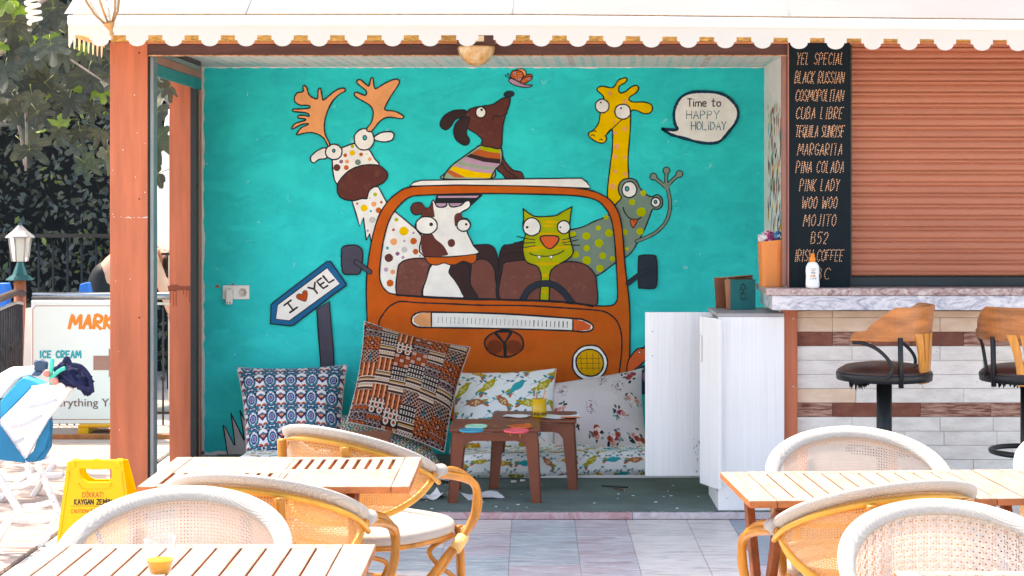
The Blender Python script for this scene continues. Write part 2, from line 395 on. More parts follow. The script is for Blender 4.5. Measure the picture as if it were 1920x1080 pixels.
for j in range(ny+1):
    for i in range(nx+1):
        xq = -2.2+6.55*i/nx; t = j/ny
        vs.append((xq, YA-.0+1.0*t, z0+.62*t-.02*math.sin(PI*t)+sag(xq)*(1-t)+.006*math.sin(xq*3.1)*math.sin(PI*t)))
for j in range(ny):
    for i in range(nx): a = j*(nx+1)+i; fs.append((a, a+1, a+nx+2, a+nx+1))
fabric.add(vs, fs, 0, True); fabric.build('awning_cloth', mat('sunlit_awning_cloth', '908e90', .8, .05, 1.3, .35, 5, trans=.2), aw, recalc=False)  # darker copy of the white fabric, its colour offsets the sun on top
for xq in (-1.35, -.1, 1.2, 2.5):
    sm_ = MB(); pts = []
    for j in range(9): t_ = j/8; pts.append((xq, YA+1.0*t_, z0+.62*t_-.02*math.sin(PI*t_)+sag(xq)*(1-t_)+.006*math.sin(xq*3.1)*math.sin(PI*t_)+.002))
    sm_.tube(pts, .004, 6).build('seam', M_awn, aw)
    q_ = MB(); q_.tube([(xq, YA-.0225, topz+.012+sag(xq)), (xq, YA-.0215, EYE+(362-31)/SA+sag(xq))], .003, 5).build('seam', mat('white_bar', 'dcd8d4', .5, .02), aw)
fl = MB(); y = YA
M_awnin = mat('awning_side_cloth', 'f0cfa4', .8, .1, trans=.5)  # peach tint holds the glow of sun through the white cloth
while y < 8.66:
    z = EYE+(362-66)/SA
    fl.add([(-2.18, y, z+.02), (-2.18, y+.085, z+.02), (-2.18, y+.085, z), (-2.18, y, z)], [(0, 1, 2, 3)])
    pts = [(-2.18, y+.004, z)]+[(-2.18, y+.022+.014*(-math.cos(PI*k/6)), z-.045-.012*math.sin(PI*k/6)) for k in range(7)]+[(-2.18, y+.05, z)]
    fl.add(pts, [tuple(range(len(pts)))]); y += .085
fl.add([(-2.183, YA+.01, z+.001), (-2.183, 8.68, z+.001), (-2.183, 8.68, z+.3), (-2.183, YA+.01, z+.08)], [(0, 1, 2, 3)])
fl.build('side_valance', M_awnin, aw, recalc=False)
# cassette wall behind the awning cloth
MB().bx(-2.2, 5.5, YA+.99, YO+.5, 3.02, 3.16).build('cassette', M_white, aw, bevel=.02)
tag(MB().bx(-2.2, 5.5, YO+.45, YO+.55, 2.7, 3.3).build('parapet', M_plaster, origin=(0, YO, 2.7)), 'white parapet wall on the kiosk roof carrying the awning', 'parapet')

# dome light hanging in front of the beam
D = 8.5; S = F/D; c = P(893, 88, D)
t = thing('dome_light', 'amber faceted glass dome lamp in a brown square holder under the awning', 'ceiling light', c)
MB().bx(c.x-.093, c.x+.093, D-.06, D+.06, c.z, c.z+.062).build('lamp_box', M_brown, t, bevel=.004)
MB().bx(c.x-.02, c.x+.04, D-.065, D-.061, c.z+.022, c.z+.05).build('lamp_tag', mat('cream_tag', 'e8d8b8', .5), t)
db = MB(); prof = [(.092, 0), (.094, -.006), (.088, -.03), (.072, -.06), (.046, -.084), (.02, -.094), (0, -.096)]
db.lathe(prof, c, 14, sm=False)
db.build('glass_dome', mat('amber_glass', 'd8922c', .12, .35, 26, .5, 60, trans=.35, coat=.6, col2='f2e2bc'), t)

# ------------------------------------------------------------------ hanging lantern and spiral bulb top left
D = 7.2; a, b2 = P(176, -70, D), P(205, 46, D); ax = (b2-a).normalized(); L = (b2-a).length
R = ax.to_track_quat('Z', 'Y').to_matrix()
t = thing('hanging_lantern', 'teardrop glass lantern with brass ribs hanging in front of the awning', 'lantern', a)
prof = [(.085, 0), (.082, L*.3), (.07, L*.6), (.048, L*.82), (.018, L*.98)]
MB().lathe(prof, a, 6, sm=False, R=R).build('glass_pane', glass('lantern_glass', (.92, .95, .93), .05, .75), t)
rb = MB()
for k in range(6):
    q = 2*PI*k/6; rb = MB(); rb.tube([a+R @ Vector((r*1.02*math.cos(q), r*1.02*math.sin(q), z)) for r, z in prof], .0045, 6); rb.build('rib', mat('aged_brass', 'a87c50', .35, .2, metal=.5), t)
MB().lathe([(.02, L*.95), (.024, L), (.012, L*1.06), (.007, L*1.12), (.011, L*1.15), (.004, L*1.2), (.002, L*1.32)], a, 12, R=R).build('finial', MATS['aged_brass'], t)
hx = MB(); 
hx.tube([a+R @ Vector((.025*math.cos(u*.9), .025*math.sin(u*.9), L*.25+u*.0075)) for u in range(0, 22)], .009, 8)
hx.build('bulb', mat('bulb_glass', 'f4f0e6', .3, trans=.3), t)
MB().tube([a, a-ax*.12, a-ax*.2+Vector((0, 0, .3))], .008, 8).build('hanger', MATS['aged_brass'], t)
D = 7.6; a = P(52, -60, D); b2 = P(66, 44, D); ax = (b2-a).normalized(); L = (b2-a).length; R = ax.to_track_quat('Z', 'Y').to_matrix()
t = thing('spiral_bulb', 'bare white spiral energy saving bulb hanging top left before the fig leaves', 'light bulb', a)
hx = MB(); hx.tube([a+R @ Vector((.028*math.cos(u*.55), .028*math.sin(u*.55), L*.42+u*.0026)) for u in range(0, 56)], .0085, 8); hx.build('spiral_tube', MATS['bulb_glass'], t)
MB().lathe([(.024, 0), (.03, .02), (.032, L*.25), (.026, L*.42)], a, 14, R=R).build('ballast', M_white, t)
MB().tube([a, a+Vector((0, 0, .35))], .004, 6).build('flex', M_white, t)
# ------------------------------------------------------------------ mural wall
SW = 304.0
wall = thing('mural_wall', 'turquoise back wall painted with cartoon animals riding in an orange van', 'wall', (0, YW, 0))
M_turq = mat('turquoise_wall_paint', '00dcdc', .7, .0, 2.2, .25, 30, col2='00c0c4', spec=.0, thr=(.3, .7), detail=9)
_n, _l = M_turq.node_tree.nodes, M_turq.node_tree.links
# brushed pale scuffs and white chips
def scuff(m, colr, scale, stretch, lo, hi, fac):
    n, l = m.node_tree.nodes, m.node_tree.links; b = n['Principled BSDF']; src = b.inputs['Base Color'].links[0].from_socket
    tc = n.new('ShaderNodeTexCoord'); mp = n.new('ShaderNodeMapping'); mp.inputs['Scale'].default_value = stretch; mp.inputs['Rotation'].default_value = (0, .5, 0)
    l.new(tc.outputs['Object'], mp.inputs[0]); z = n.new('ShaderNodeTexNoise'); z.inputs['Scale'].default_value = scale; z.inputs['Detail'].default_value = 7; z.inputs['Distortion'].default_value = .6
    l.new(mp.outputs[0], z.inputs['Vector']); r = n.new('ShaderNodeMapRange'); r.inputs[1].default_value = lo; r.inputs[2].default_value = hi; r.inputs[4].default_value = fac
    l.new(z.outputs['Fac'], r.inputs[0]); mx = n.new('ShaderNodeMix'); mx.data_type = 'RGBA'; l.new(r.outputs[0], mx.inputs[0]); l.new(src, mx.inputs[6]); mx.inputs[7].default_value = (*lin(colr), 1)
    l.new(mx.outputs[2], b.inputs['Base Color'])
scuff(M_turq, '0ae8e6', 3.0, (1, 1, 2.2), .5, .75, .6)
scuff(M_turq, 'a8e0de', 16, (1, 1, 1), .68, .78, .8)
wx0, wx1 = -2.046, 1.424
MB().bx(wx0, wx1, YW, YW+.12, .034, 2.6).build('painted_plaster', M_turq, wall)
# jagged white unpainted borders
b = MB(); random.seed(11)
def jag(x0, x1, z, h, n):
    up = [(x0+(x1-x0)*i/n, YW-.0006, z) for i in range(n+1)]; dn = [(x0+(x1-x0)*i/n, YW-.0006, z-h*random.uniform(.2, 1)) for i in range(n, -1, -1)]
    b.prism(up+dn, (0, .0005, 0))
jag(wx0, wx1, 2.43, .012, 120)
b.prism([(wx0, YW-.0006, 2.43)]+[(wx0+.016+random.uniform(-.006, .006), YW-.0006, 2.43-2.39*i/60) for i in range(61)]+[(wx0, YW-.0006, .04)], (0, .0005, 0))
b.prism([(wx0, YW-.0006, .034)]+[(wx0+.5*i/20, YW-.0006, .055+random.uniform(-.008, .006)) for i in range(21)]+[(wx0+.5, YW-.0006, .034)], (0, .0005, 0))
b.build('bare_plaster_edge', M_plaster, wall)

PAL = dict(k='23282c', w='e6e0dc', o='bd561d', o2='b04a20', em='713620', eb='9c4620', pch='f09a68', br='5e3430', br2='70453e', dk='3a2a2c', y='f0b400', ol='a2a80c', gr='6f8478', gl='8ea08a',
           sl='4a4856', sl2='2c3440', bl='125f8e', nv='153a50', li='b090a8', ru='b4582c', pu='84607c', te='17a6b4', cat='9ea416', cy='c9a013', co='d05c30', hl='d09a10', gy='b8b8b8', tl='1f6478')
PAL = {k: tuple(min(.9, c*1.22) for c in lin(v)) for k, v in PAL.items()}
PMAT = {k: mat('mural_'+k, v, .75, .09, 7, .2, 40, detail=8, spec=.1) for k, v in PAL.items()}
scuff(PMAT['o'], 'cb6722', 2.5, (1, 1, 2), .42, .7, .8); scuff(PMAT['br'], '8a5240', 26, (1, 1, 1), .56, .75, .7); scuff(PMAT['br2'], '95685e', 26, (1, 1, 1), .56, .75, .7)
PK = list(PAL)
LAY = [0]
def W(p): return Vector(((p[0]-1000)/SW, YW-.0012-LAY[0]*.00003, EYE-(p[1]-362)/SW))
def Zm(ox, oy, s): return lambda L: [(ox+x/s, oy+y/s) for x, y in L]
class Fig:
    def __init__(s, name, parent=None): s.mb = MB(); s.name = name; s.parent = parent or wall; s.used = []
    def mi(s, c):
        if c not in s.used: s.used.append(c)
        return s.used.index(c)
    def poly(s, pts, c, ow=0, oc='k', smooth=True, hole=None, n=5):
        q = spline([(x, y, 0) for x, y in pts], True, n) if smooth else [Vector((x, y, 0)) for x, y in pts]
        loops = [q]
        if hole: loops.append(spline([(x, y, 0) for x, y in hole], True, n))
        for L in loops:
            i = 0
            while i < len(L):
                if (L[i]-L[i-1]).length < .06: L.pop(i)
                else: i += 1
        LAY[0] += 1
        allv = [v for L in loops for v in L]
        tr = tessellate_polygon([[Vector(v) for v in L] for L in loops])
        s.mb.add([W(v) for v in allv], [tuple(t) for t in tr], s.mi(c))
        if ow:
            for L in loops: s.line([(v.x, v.y) for v in L], ow, oc, closed=True, smooth=False)
        return s
    def line(s, pts, wd, c='k', closed=False, smooth=True, wob=.16):
        q = spline([(x, y, 0) for x, y in pts], closed, 6) if smooth else [Vector((x, y, 0)) for x, y in pts]
        # drop near-duplicates
        r = [q[0]]
        for v in q[1:]:
            if (v-r[-1]).length > .25: r.append(v)
        q = r; N = len(q); LAY[0] += 1
        if N < 2: return s
        L, R_ = [], []
        for i in range(N):
            a = q[i-1] if (i or closed) else q[i]; b_ = q[(i+1) % N] if (i < N-1 or closed) else q[i]
            t = (b_-a); t = t.normalized() if t.length > 1e-6 else Vector((1, 0, 0)); nn = Vector((-t.y, t.x, 0))
            h = wd/2*(1+random.uniform(-wob, wob)); L.append(q[i]+nn*h); R_.append(q[i]-nn*h)
        m = s.mi(c); vs = [W(v) for v in L+R_]; fs = []
        for i in range(N if closed else N-1): j = (i+1) % N; fs.append((i, j, j+N, i+N))
        s.mb.add(vs, fs, m)
        if not closed:
            for e in (q[0], q[-1]): 
                s.mb.add([W((e.x+wd/2*math.cos(k*PI/4), e.y+wd/2*math.sin(k*PI/4)))+Vector((0, .00001, 0)) for k in range(8)], [tuple(range(8))], m)
        return s
    def ell(s, cx, cy, rx, ry, c, ow=0, rot=0, oc='k', wob=.03):
        pts = []
        for k in range(18):
            a = 2*PI*k/18; x, y = rx*math.cos(a)*(1+random.uniform(-wob, wob)), ry*math.sin(a)*(1+random.uniform(-wob, wob))
            pts.append((cx+x*math.cos(rot)-y*math.sin(rot), cy+x*math.sin(rot)+y*math.cos(rot)))
        return s.poly(pts, c, ow, oc, n=2)
    def done(s, label=None):
        if not s.mb.v: return None
        o = s.mb.build(s.name, [PMAT[c] for c in s.used], s.parent, recalc=False)
        for p in o.data.polygons:
            if p.normal.y > 0: p.flip()
        if label: o['label'] = label
        return o
OW = 2.6
A = Zm(530, 120, 4); B = Zm(620, 340, 3.857); C = Zm(750, 360, 9); E = Zm(900, 370, 4.697); Ff = Zm(1140, 290, 4)
Dd = Zm(1080, 130, 4.153); Gg = Zm(800, 120, 4.5); Hh = Zm(930, 120, 18); K = Zm(660, 540, 6.4); Lz = Zm(900, 560, 6); Sg = Zm(380, 460, 4.5); T = Zm(400, 660, 4.91)
def p1(Zf, x, y): return Zf([(x, y)])[0]
def eye(fig, Zf, s, x, y, rx, ry, px_, py_, pr, ring=False, ow=OW):
    f = Fig('painted_eye', fig); cx, cy = p1(Zf, x, y); f.ell(cx, cy, rx/s, ry/s, 'w', ow)
    qx, qy = p1(Zf, px_, py_)
    if ring: f.ell(qx, qy, pr/s*.8, pr/s, 'te', 2)
    else: f.ell(qx, qy, pr/s, pr/s*.95, 'dk')
    f.done()
def spots(f, Zf, s, L):
    for x, y, r, c in L: cx, cy = p1(Zf, x, y); f.ell(cx, cy, r/s, r/s*random.uniform(.93, 1.05), c, wob=.05)
# grey spiky rock at the lower left
f = Fig('painted_rock'); f.poly(T([(90, 670), (90, 670), (110, 690), (190, 855), (200, 860), (165, 570), (160, 560), (175, 590), (285, 815), (285, 800), (248, 545), (245, 535), (275, 600), (330, 700), (330, 970), (135, 970)]), 'gy', 2.4, smooth=False); f.done()
# giraffe
f = Fig('painted_giraffe')
f.poly(Dd([(215, 235), (205, 200), (165, 165), (175, 140), (215, 132), (275, 145), (305, 125), (330, 85), (380, 66), (398, 80), (380, 105), (340, 130), (332, 165), (350, 185), (390, 170), (420, 145), (465, 125), (488, 145), (470, 180), (420, 215), (415, 240), (450, 255), (530, 255), (585, 275), (595, 310), (575, 340), (530, 345), (470, 320), (430, 325), (425, 380), (420, 500), (405, 700), (410, 860), (390, 960), (350, 1050), (320, 1060), (246, 1000), (265, 760), (283, 620), (282, 470), (235, 512), (238, 545), (210, 575), (150, 560), (100, 520), (105, 490), (135, 475), (175, 420), (188, 350)]), 'y', OW)
spots(f, Dd, 4.153, [(265, 187, 16, 'pch'), (378, 250, 17, 'pch'), (303, 495, 15, 'pch'), (378, 465, 18, 'pch'), (320, 600, 21, 'pch'), (305, 682, 18, 'pch'), (378, 685, 15, 'pch'), (305, 795, 15, 'pch'), (380, 815, 16, 'pch'), (288, 912, 23, 'pch'), (300, 405, 12, 'pch')])
f.line(Dd([(355, 395), (300, 445), (235, 512), (222, 518)]), 2); f.line(Dd([(118, 520), (130, 510), (145, 520)]), 1.8); f.line(Dd([(182, 550), (195, 543), (207, 553)]), 1.8)
f.line(Dd([(105, 490), (130, 478), (158, 484)]), 1.8)
g = f.done(); eye(g, Dd, 4.153, 204, 286, 53, 53, 193, 258, 7); eye(g, Dd, 4.153, 363, 330, 62, 59, 350, 303, 8)
# frog
f = Fig('painted_frog')
f.poly(E([(720, 300), (800, 285), (900, 262), (1000, 215), (1135, 155)])+Ff([(60, 370), (100, 325), (80, 280), (85, 220), (120, 185), (180, 180), (215, 200), (240, 250), (290, 300), (330, 315), (370, 300), (405, 330), (405, 385), (370, 410), (335, 410), (310, 470), (270, 570), (235, 635), (215, 670), (185, 720), (140, 765)])+E([(1195, 575), (1030, 690), (960, 650), (700, 640), (700, 480)]), 'gr', OW)
spots(f, Ff, 4, [(265, 288, 22, 'ol'), (180, 356, 24, 'ol'), (248, 430, 35, 'ol'), (240, 575, 28, 'ol'), (125, 580, 22, 'ol'), (140, 705, 15, 'ol')])
spots(f, E, 4.697, [(820, 325, 28, 'ol'), (935, 340, 36, 'ol'), (1042, 270, 24, 'ol'), (1135, 315, 34, 'ol'), (1048, 403, 36, 'ol'), (938, 447, 28, 'ol'), (840, 505, 32, 'ol'), (940, 555, 38, 'ol'), (1080, 515, 30, 'ol'), (1165, 540, 24, 'ol'), (1055, 625, 32, 'ol'), (1110, 175, 22, 'ol')])
f.line(Ff([(113, 395), (125, 430), (160, 475), (210, 490), (250, 468)]), 2.4)
f.poly(Ff([(170, 487), (218, 487), (208, 520), (188, 547), (172, 520)]), 'co', 2); f.line(Ff([(194, 488), (192, 505)]), 1.6)
g = f.done(); eye(g, Ff, 4, 160, 262, 56, 60, 143, 256, 17, True); eye(g, Ff, 4, 358, 357, 34, 36, 356, 354, 13, True)
f = Fig('painted_arm', g); armp = Ff([(215, 650), (300, 615), (365, 578), (430, 510), (460, 430), (464, 350), (450, 270), (437, 215)])
fing = [Ff([(440, 250), (400, 215), (340, 165)]), Ff([(438, 250), (436, 200), (438, 120)]), Ff([(440, 250), (470, 205), (535, 145)])]
for L_ in [armp]+fing: f.line(L_, 7.6, 'k', wob=.05)
for L_ in fing: f.ell(L_[-1][0], L_[-1][1], 7.3, 7.3, 'k')
f.line(armp, 4.4, 'gr', wob=.08)
for L_ in fing: f.line(L_, 4.0, 'gr', wob=.05); f.ell(L_[-1][0], L_[-1][1], 5.4, 5.4, 'gr')
f.poly(Ff([(430, 210), (415, 225), (432, 262), (450, 262), (465, 225), (450, 212)]), 'gr'); f.done()
# butterfly
f = Fig('painted_butterfly')
f.poly(Hh([(690, 215), (800, 160), (900, 170), (990, 240), (1020, 370), (930, 440), (900, 400)]), 'pch', 2)
f.poly(Hh([(500, 450), (500, 330), (560, 240), (700, 215), (850, 250), (930, 350), (920, 450), (830, 600), (750, 590), (600, 510)]), 'ru', 2)
f.poly(Hh([(860, 520), (960, 420), (1100, 350), (1200, 370), (1225, 450), (1180, 540), (1000, 650), (950, 690), (830, 620)]), 'ru', 2)
f.line(Hh([(880, 520), (1000, 450), (1120, 420), (1215, 440)]), 1.5)
f.poly(Hh([(440, 520), (520, 490), (640, 540), (760, 600), (900, 670), (1050, 710), (1220, 710), (1150, 770), (1000, 790), (760, 760), (550, 680), (440, 590)]), 'li', 2)
for a_, b_ in (((475, 515), (325, 385)), ((485, 485), (400, 335))): f.line(Hh([a_, b_]), 1.4); q = p1(Hh, *b_); f.ell(q[0], q[1], 1.6, 1.6, 'k')
for x, y in ((630, 312), (790, 505), (1115, 505)): q = p1(Hh, x, y); f.ell(q[0], q[1], 2.6, 2.6, 'li'); f.ell(q[0], q[1], 1, 1, 'nv')
for x, y in ((765, 330), (840, 315), (645, 395), (770, 400), (690, 450), (940, 580), (1020, 500), (690, 520), (960, 330), (830, 400)): q = p1(Hh, x, y); f.ell(q[0], q[1], 1, 1, 'pch')
f.done()
# dog
f = Fig('painted_dog')
f.poly(Gg([(625, 690), (650, 800), (720, 890), (790, 910), (812, 940), (808, 975), (690, 978), (640, 930), (595, 885), (615, 800)]), 'br', OW)
f.line(Gg([(632, 830), (680, 905), (740, 940), (750, 965)]), 2)
for x in (700, 730, 765, 795): f.line(Gg([(x, 950), (x+5, 972)]), 1.6)
f.poly(Gg([(140, 968), (160, 920), (220, 850), (330, 770), (400, 720), (465, 685), (620, 705), (632, 830), (580, 890), (540, 968)]), 'gl', OW)
for pts, c in (([(465, 690), (620, 706), (619, 752), (530, 742), (447, 718)], 'ol'), ([(440, 718), (530, 742), (619, 752), (624, 802), (500, 790), (375, 757)], 'ru'), ([(372, 757), (500, 790), (624, 802), (622, 842), (480, 825), (330, 780)], 'dk'),
               ([(325, 782), (480, 825), (616, 842), (603, 872), (450, 860), (285, 820)], 'li'), ([(278, 820), (450, 862), (592, 874), (570, 892), (430, 882), (245, 842)], 'gl'), ([(240, 842), (430, 884), (568, 893), (556, 924), (400, 905), (228, 862)], 'li'),
               ([(224, 862), (400, 907), (555, 926), (541, 962), (330, 956), (196, 890)], 'y'), ([(192, 892), (330, 958), (235, 958), (172, 915)], 'ru')):
    f.poly(Gg(pts), c, smooth=False)
f.line(Gg([(140, 968), (160, 920), (220, 850), (330, 770), (400, 720), (465, 685), (620, 705), (632, 830), (580, 890), (540, 968)]), OW)
f.poly(Gg([(345, 400), (380, 375), (450, 360), (560, 340), (640, 290), (700, 285), (695, 350), (660, 450), (640, 550), (625, 705), (540, 702), (465, 685), (468, 640), (420, 590), (350, 545), (300, 455)]), 'br', OW)
f.poly(Gg([(330, 395), (250, 390), (170, 420), (120, 480), (120, 530), (160, 555), (200, 530), (240, 470), (315, 440)]), 'dk', OW)
f.poly(Gg([(365, 455), (310, 450), (250, 500), (228, 570), (250, 640), (310, 682), (350, 675), (360, 640), (335, 590), (345, 530)]), 'dk', OW)
q = p1(Gg, 695, 255); f.ell(q[0], q[1], 9.4, 5.4, 'sl2', 2, rot=-.12)
f.line(Gg([(562, 470), (574, 435), (620, 442), (682, 418)]), 2)
g = f.done(); eye(g, Gg, 4.5, 457, 408, 43, 47, 464, 386, 11)
# sweater end seen through the windscreen
f = Fig('painted_sweater', g); f.poly(C([(620, 20), (590, 170), (600, 270), (1100, 270), (1200, 235), (1390, 60), (1390, 20)]), 'k', smooth=False)
f.poly(C([(645, 66), (1335, 62), (1290, 98), (640, 98)]), 'li', smooth=False); f.poly(C([(610, 190), (1100, 190), (1000, 255), (620, 250)]), 'li', smooth=False); f.done()
# moose neck and body, then head
f = Fig('painted_moose')
f.poly(B([(230, 40), (155, 145), (185, 240), (210, 325), (238, 262), (258, 425), (282, 378), (305, 505), (330, 700), (360, 800), (480, 840), (740, 840), (740, 500), (615, 342), (470, 222), (410, 160), (345, 40)]), 'w', OW, smooth=False)
spots(f, B, 3.857, [(322, 95, 14, 'ol'), (313, 165, 19, 'pch'), (367, 151, 10, 'ru'), (243, 193, 25, 'y'), (348, 210, 21, 'o'), (291, 215, 9, 'te'), (303, 279, 24, 'gy'), (268, 357, 9, 'li'), (193, 161, 8, 'ru'), (284, 121, 6, 'gy'),
   (476, 277, 14, 'ol'), (454, 350, 11, 'ru'), (530, 360, 33, 'y'), (457, 437, 25, 'pch'), (600, 432, 24, 'o'), (599, 373, 9, 'li'), (533, 431, 8, 'li'), (411, 482, 11, 'te'), (534, 494, 21, 'gy'), (484, 523, 15, 'pu'), (615, 508, 20, 'ru'), (523, 550, 12, 'li'), (421, 553, 30, 'br'), (648, 538, 7, 'li'), (401, 638, 16, 'li'), (450, 655, 17, 'pch'), (430, 736, 25, 'o')])
f.poly(A([(325, 632), (270, 645), (215, 690), (212, 725), (235, 742), (275, 715), (330, 705)]), 'w', OW); f.poly(A([(690, 545), (740, 515), (810, 508), (835, 530), (820, 570), (760, 585), (690, 570)]), 'w', OW)
f.poly(A([(372, 700), (400, 640), (445, 628), (530, 598), (600, 600), (650, 645), (690, 710), (720, 770), (600, 900), (410, 905)]), 'w', OW)
spots(f, A, 4, [(524, 618, 13, 'ol'), (523, 667, 20, 'y'), (470, 685, 14, 'ru'), (589, 678, 14, 'ru'), (440, 732, 15, 'pu'), (483, 732, 16, 'pch'), (565, 737, 22, 'gr'), (654, 713, 13, 'pch'), (408, 777, 26, 'br'), (478, 777, 18, 'o'), (632, 674, 4, 'ru')])
f.poly(A([(410, 920), (430, 870), (500, 800), (580, 765), (660, 755), (730, 765), (780, 810), (785, 850), (750, 895), (690, 920), (650, 950), (634, 1005), (628, 1010), (590, 1010), (530, 1025), (450, 1010), (415, 970)]), 'br', OW)
g = f.done(); eye(g, A, 4, 385, 660, 62, 58, 384, 651, 12, True); eye(g, A, 4, 612, 565, 75, 80, 617, 553, 17, True)
f = Fig('painted_antler', g); f.poly(A([(340, 612), (312, 560), (270, 530), (220, 515), (170, 518), (110, 532), (112, 515), (140, 480), (190, 455), (188, 447), (140, 455), (75, 488), (75, 470), (100, 445), (165, 425), (170, 412), (122, 407), (118, 390), (160, 385), (195, 394), (198, 380), (170, 365), (85, 357), (82, 340), (150, 337), (200, 330), (203, 315), (180, 310), (130, 308), (95, 285), (90, 250), (110, 218), (155, 207), (152, 170), (165, 162), (185, 185), (195, 225), (225, 252), (262, 258), (268, 195), (285, 186), (298, 250), (310, 270), (380, 212), (430, 185), (465, 185), (468, 205), (430, 225), (375, 280), (335, 360), (315, 440), (318, 520), (355, 605)]), 'pch', OW, n=4); f.done()
f = Fig('painted_antler', g); f.poly(A([(630, 490), (665, 440), (680, 380), (672, 335), (640, 300), (560, 255), (538, 230), (550, 212), (580, 222), (615, 235), (630, 222), (620, 195), (560, 145), (565, 120), (590, 122), (640, 165), (652, 150), (665, 108), (680, 110), (684, 160), (700, 186), (760, 150), (830, 118), (868, 118), (872, 150), (820, 230), (775, 310), (770, 345), (840, 355), (900, 385), (905, 405), (880, 410), (790, 400), (730, 430), (666, 505)]), 'pch', OW, n=4); f.done()
# van seats
f = Fig('painted_seat'); f.poly([(874, 470), (880, 462), (900, 459), (920, 460), (930, 472), (935, 500), (936, 566), (880, 566)], 'dk', OW); f.poly([(884, 496), (895, 487), (912, 487), (925, 500), (929, 520), (930, 566), (886, 566)], 'br2', OW); f.done()
f = Fig('painted_seat'); f.poly([(936, 566), (936, 500), (937, 478), (943, 462), (955, 459), (1010, 458), (1015, 566)], 'dk', OW); f.poly(E([(190, 910), (195, 640), (215, 580), (290, 560), (390, 552), (460, 570), (560, 640), (560, 910)]), 'br2', OW); f.line(E([(172, 545), (200, 515), (260, 490), (380, 482)]), 2); f.done()
f = Fig('painted_seat'); f.poly(E([(560, 930), (590, 700), (640, 620), (740, 570), (850, 570), (940, 600), (1005, 670), (1025, 740), (1018, 960), (800, 950)]), 'br2', OW); f.done()
f = Fig('painted_seat'); f.poly(B([(490, 840), (485, 640), (520, 580), (600, 558), (690, 560), (745, 600), (690, 845)]), 'br2', OW); f.done()
# cow
f = Fig('painted_cow')
f.poly(B([(745, 590), (700, 690), (680, 850), (1045, 865), (1010, 740), (980, 590)]), 'dk', OW)
f.poly(B([(745, 598), (700, 690), (682, 842), (940, 848), (945, 800), (900, 720), (855, 660), (862, 598)]), 'w', 1.6)
f.poly(C([(365, 735), (400, 1075), (1280, 1050), (1240, 900), (1130, 660), (1190, 560), (1140, 460), (1060, 440), (1030, 380), (1040, 340), (1150, 280), (1190, 220), (1180, 165), (1150, 145), (1100, 160), (1040, 215), (960, 245), (855, 245), (805, 155), (780, 235), (690, 258), (620, 235), (560, 135), (510, 250), (455, 275), (410, 250), (360, 190), (280, 180), (210, 215), (185, 290), (220, 365), (290, 385), (370, 365), (350, 440), (270, 530), (270, 620)]), 'w', OW, n=4)
f.poly(C([(556, 170), (510, 252), (455, 273), (400, 245), (360, 198), (280, 188), (216, 220), (194, 290), (226, 358), (290, 376), (374, 358), (356, 430), (450, 415), (575, 425), (580, 360), (565, 270)]), 'br')
f.poly(C([(1030, 350), (960, 360), (920, 410), (920, 500), (945, 580), (1060, 450), (1030, 385)]), 'br')
f.poly(C([(372, 730), (530, 700), (600, 790), (720, 890), (790, 1000), (780, 1070), (404, 1070)]), 'br')
q = p1(C, 868, 860); f.ell(q[0], q[1], 7, 7.6, 'br')
g = f.done(); eye(g, C, 9, 450, 565, 182, 152, 527, 545, 32); eye(g, C, 9, 1075, 560, 114, 104, 1118, 545, 22)
f = Fig('painted_collar', g); f.poly(B([(680, 545), (690, 545), (860, 547), (1045, 527), (1055, 535), (1052, 570), (1020, 595), (960, 577), (905, 602), (860, 602), (820, 590), (765, 605), (710, 592)]), 'o', 2); f.done()
# cat
f = Fig('painted_cat')
f.poly(E([(380, 102), (384, 104), (430, 140), (500, 170), (660, 162), (720, 130), (806, 86), (808, 90), (795, 180), (785, 320), (800, 390), (820, 480), (780, 540), (700, 585), (650, 620), (615, 680), (603, 920), (530, 920), (540, 720), (525, 640), (500, 605), (420, 575), (390, 530), (378, 460), (385, 380), (400, 320), (378, 250), (385, 180)]), 'cat', OW, n=4)
for x, y, rx, ry in ((620, 215, 70, 14), (610, 250, 60, 10), (610, 320, 150, 9), (600, 440, 190, 13), (450, 465, 60, 10), (590, 585, 105, 13), (574, 685, 32, 14), (568, 830, 30, 12), (740, 385, 45, 9)):
    q = p1(E, x, y); f.ell(q[0], q[1], rx/4.697, ry/4.697, 'cy', wob=.08)
f.poly(E([(530, 365), (555, 340), (670, 340), (695, 370), (665, 420), (620, 452), (570, 430)]), 'co', 2.6)
f.line(E([(437, 490), (480, 510), (590, 518), (680, 500), (738, 470)]), 2.2)
for x in (520, 626): f.poly(E([(x-20, 514), (x+18, 514), (x, 550)]), 'w', 2, smooth=False)
for a_, b_ in (((325, 343), (485, 375)), ((303, 398), (485, 398)), ((340, 445), (485, 425)), ((725, 375), (845, 340)), ((725, 398), (865, 373)), ((735, 412), (875, 422))): f.line(E([a_, ((a_[0]+b_[0])/2, (a_[1]+b_[1])/2+3), b_]), 1.7)
g = f.done(); eye(g, E, 4.697, 456, 260, 77, 79, 415, 263, 12); eye(g, E, 4.697, 738, 262, 56, 57, 707, 263, 8)
f = Fig('painted_steering_wheel'); w1 = E([(365, 925), (420, 825), (490, 775), (570, 758), (650, 772), (735, 835), (815, 940)]); f.line(w1, 13, 'k', wob=.03); f.line(w1, 10, 'sl2', wob=.03); f.done()
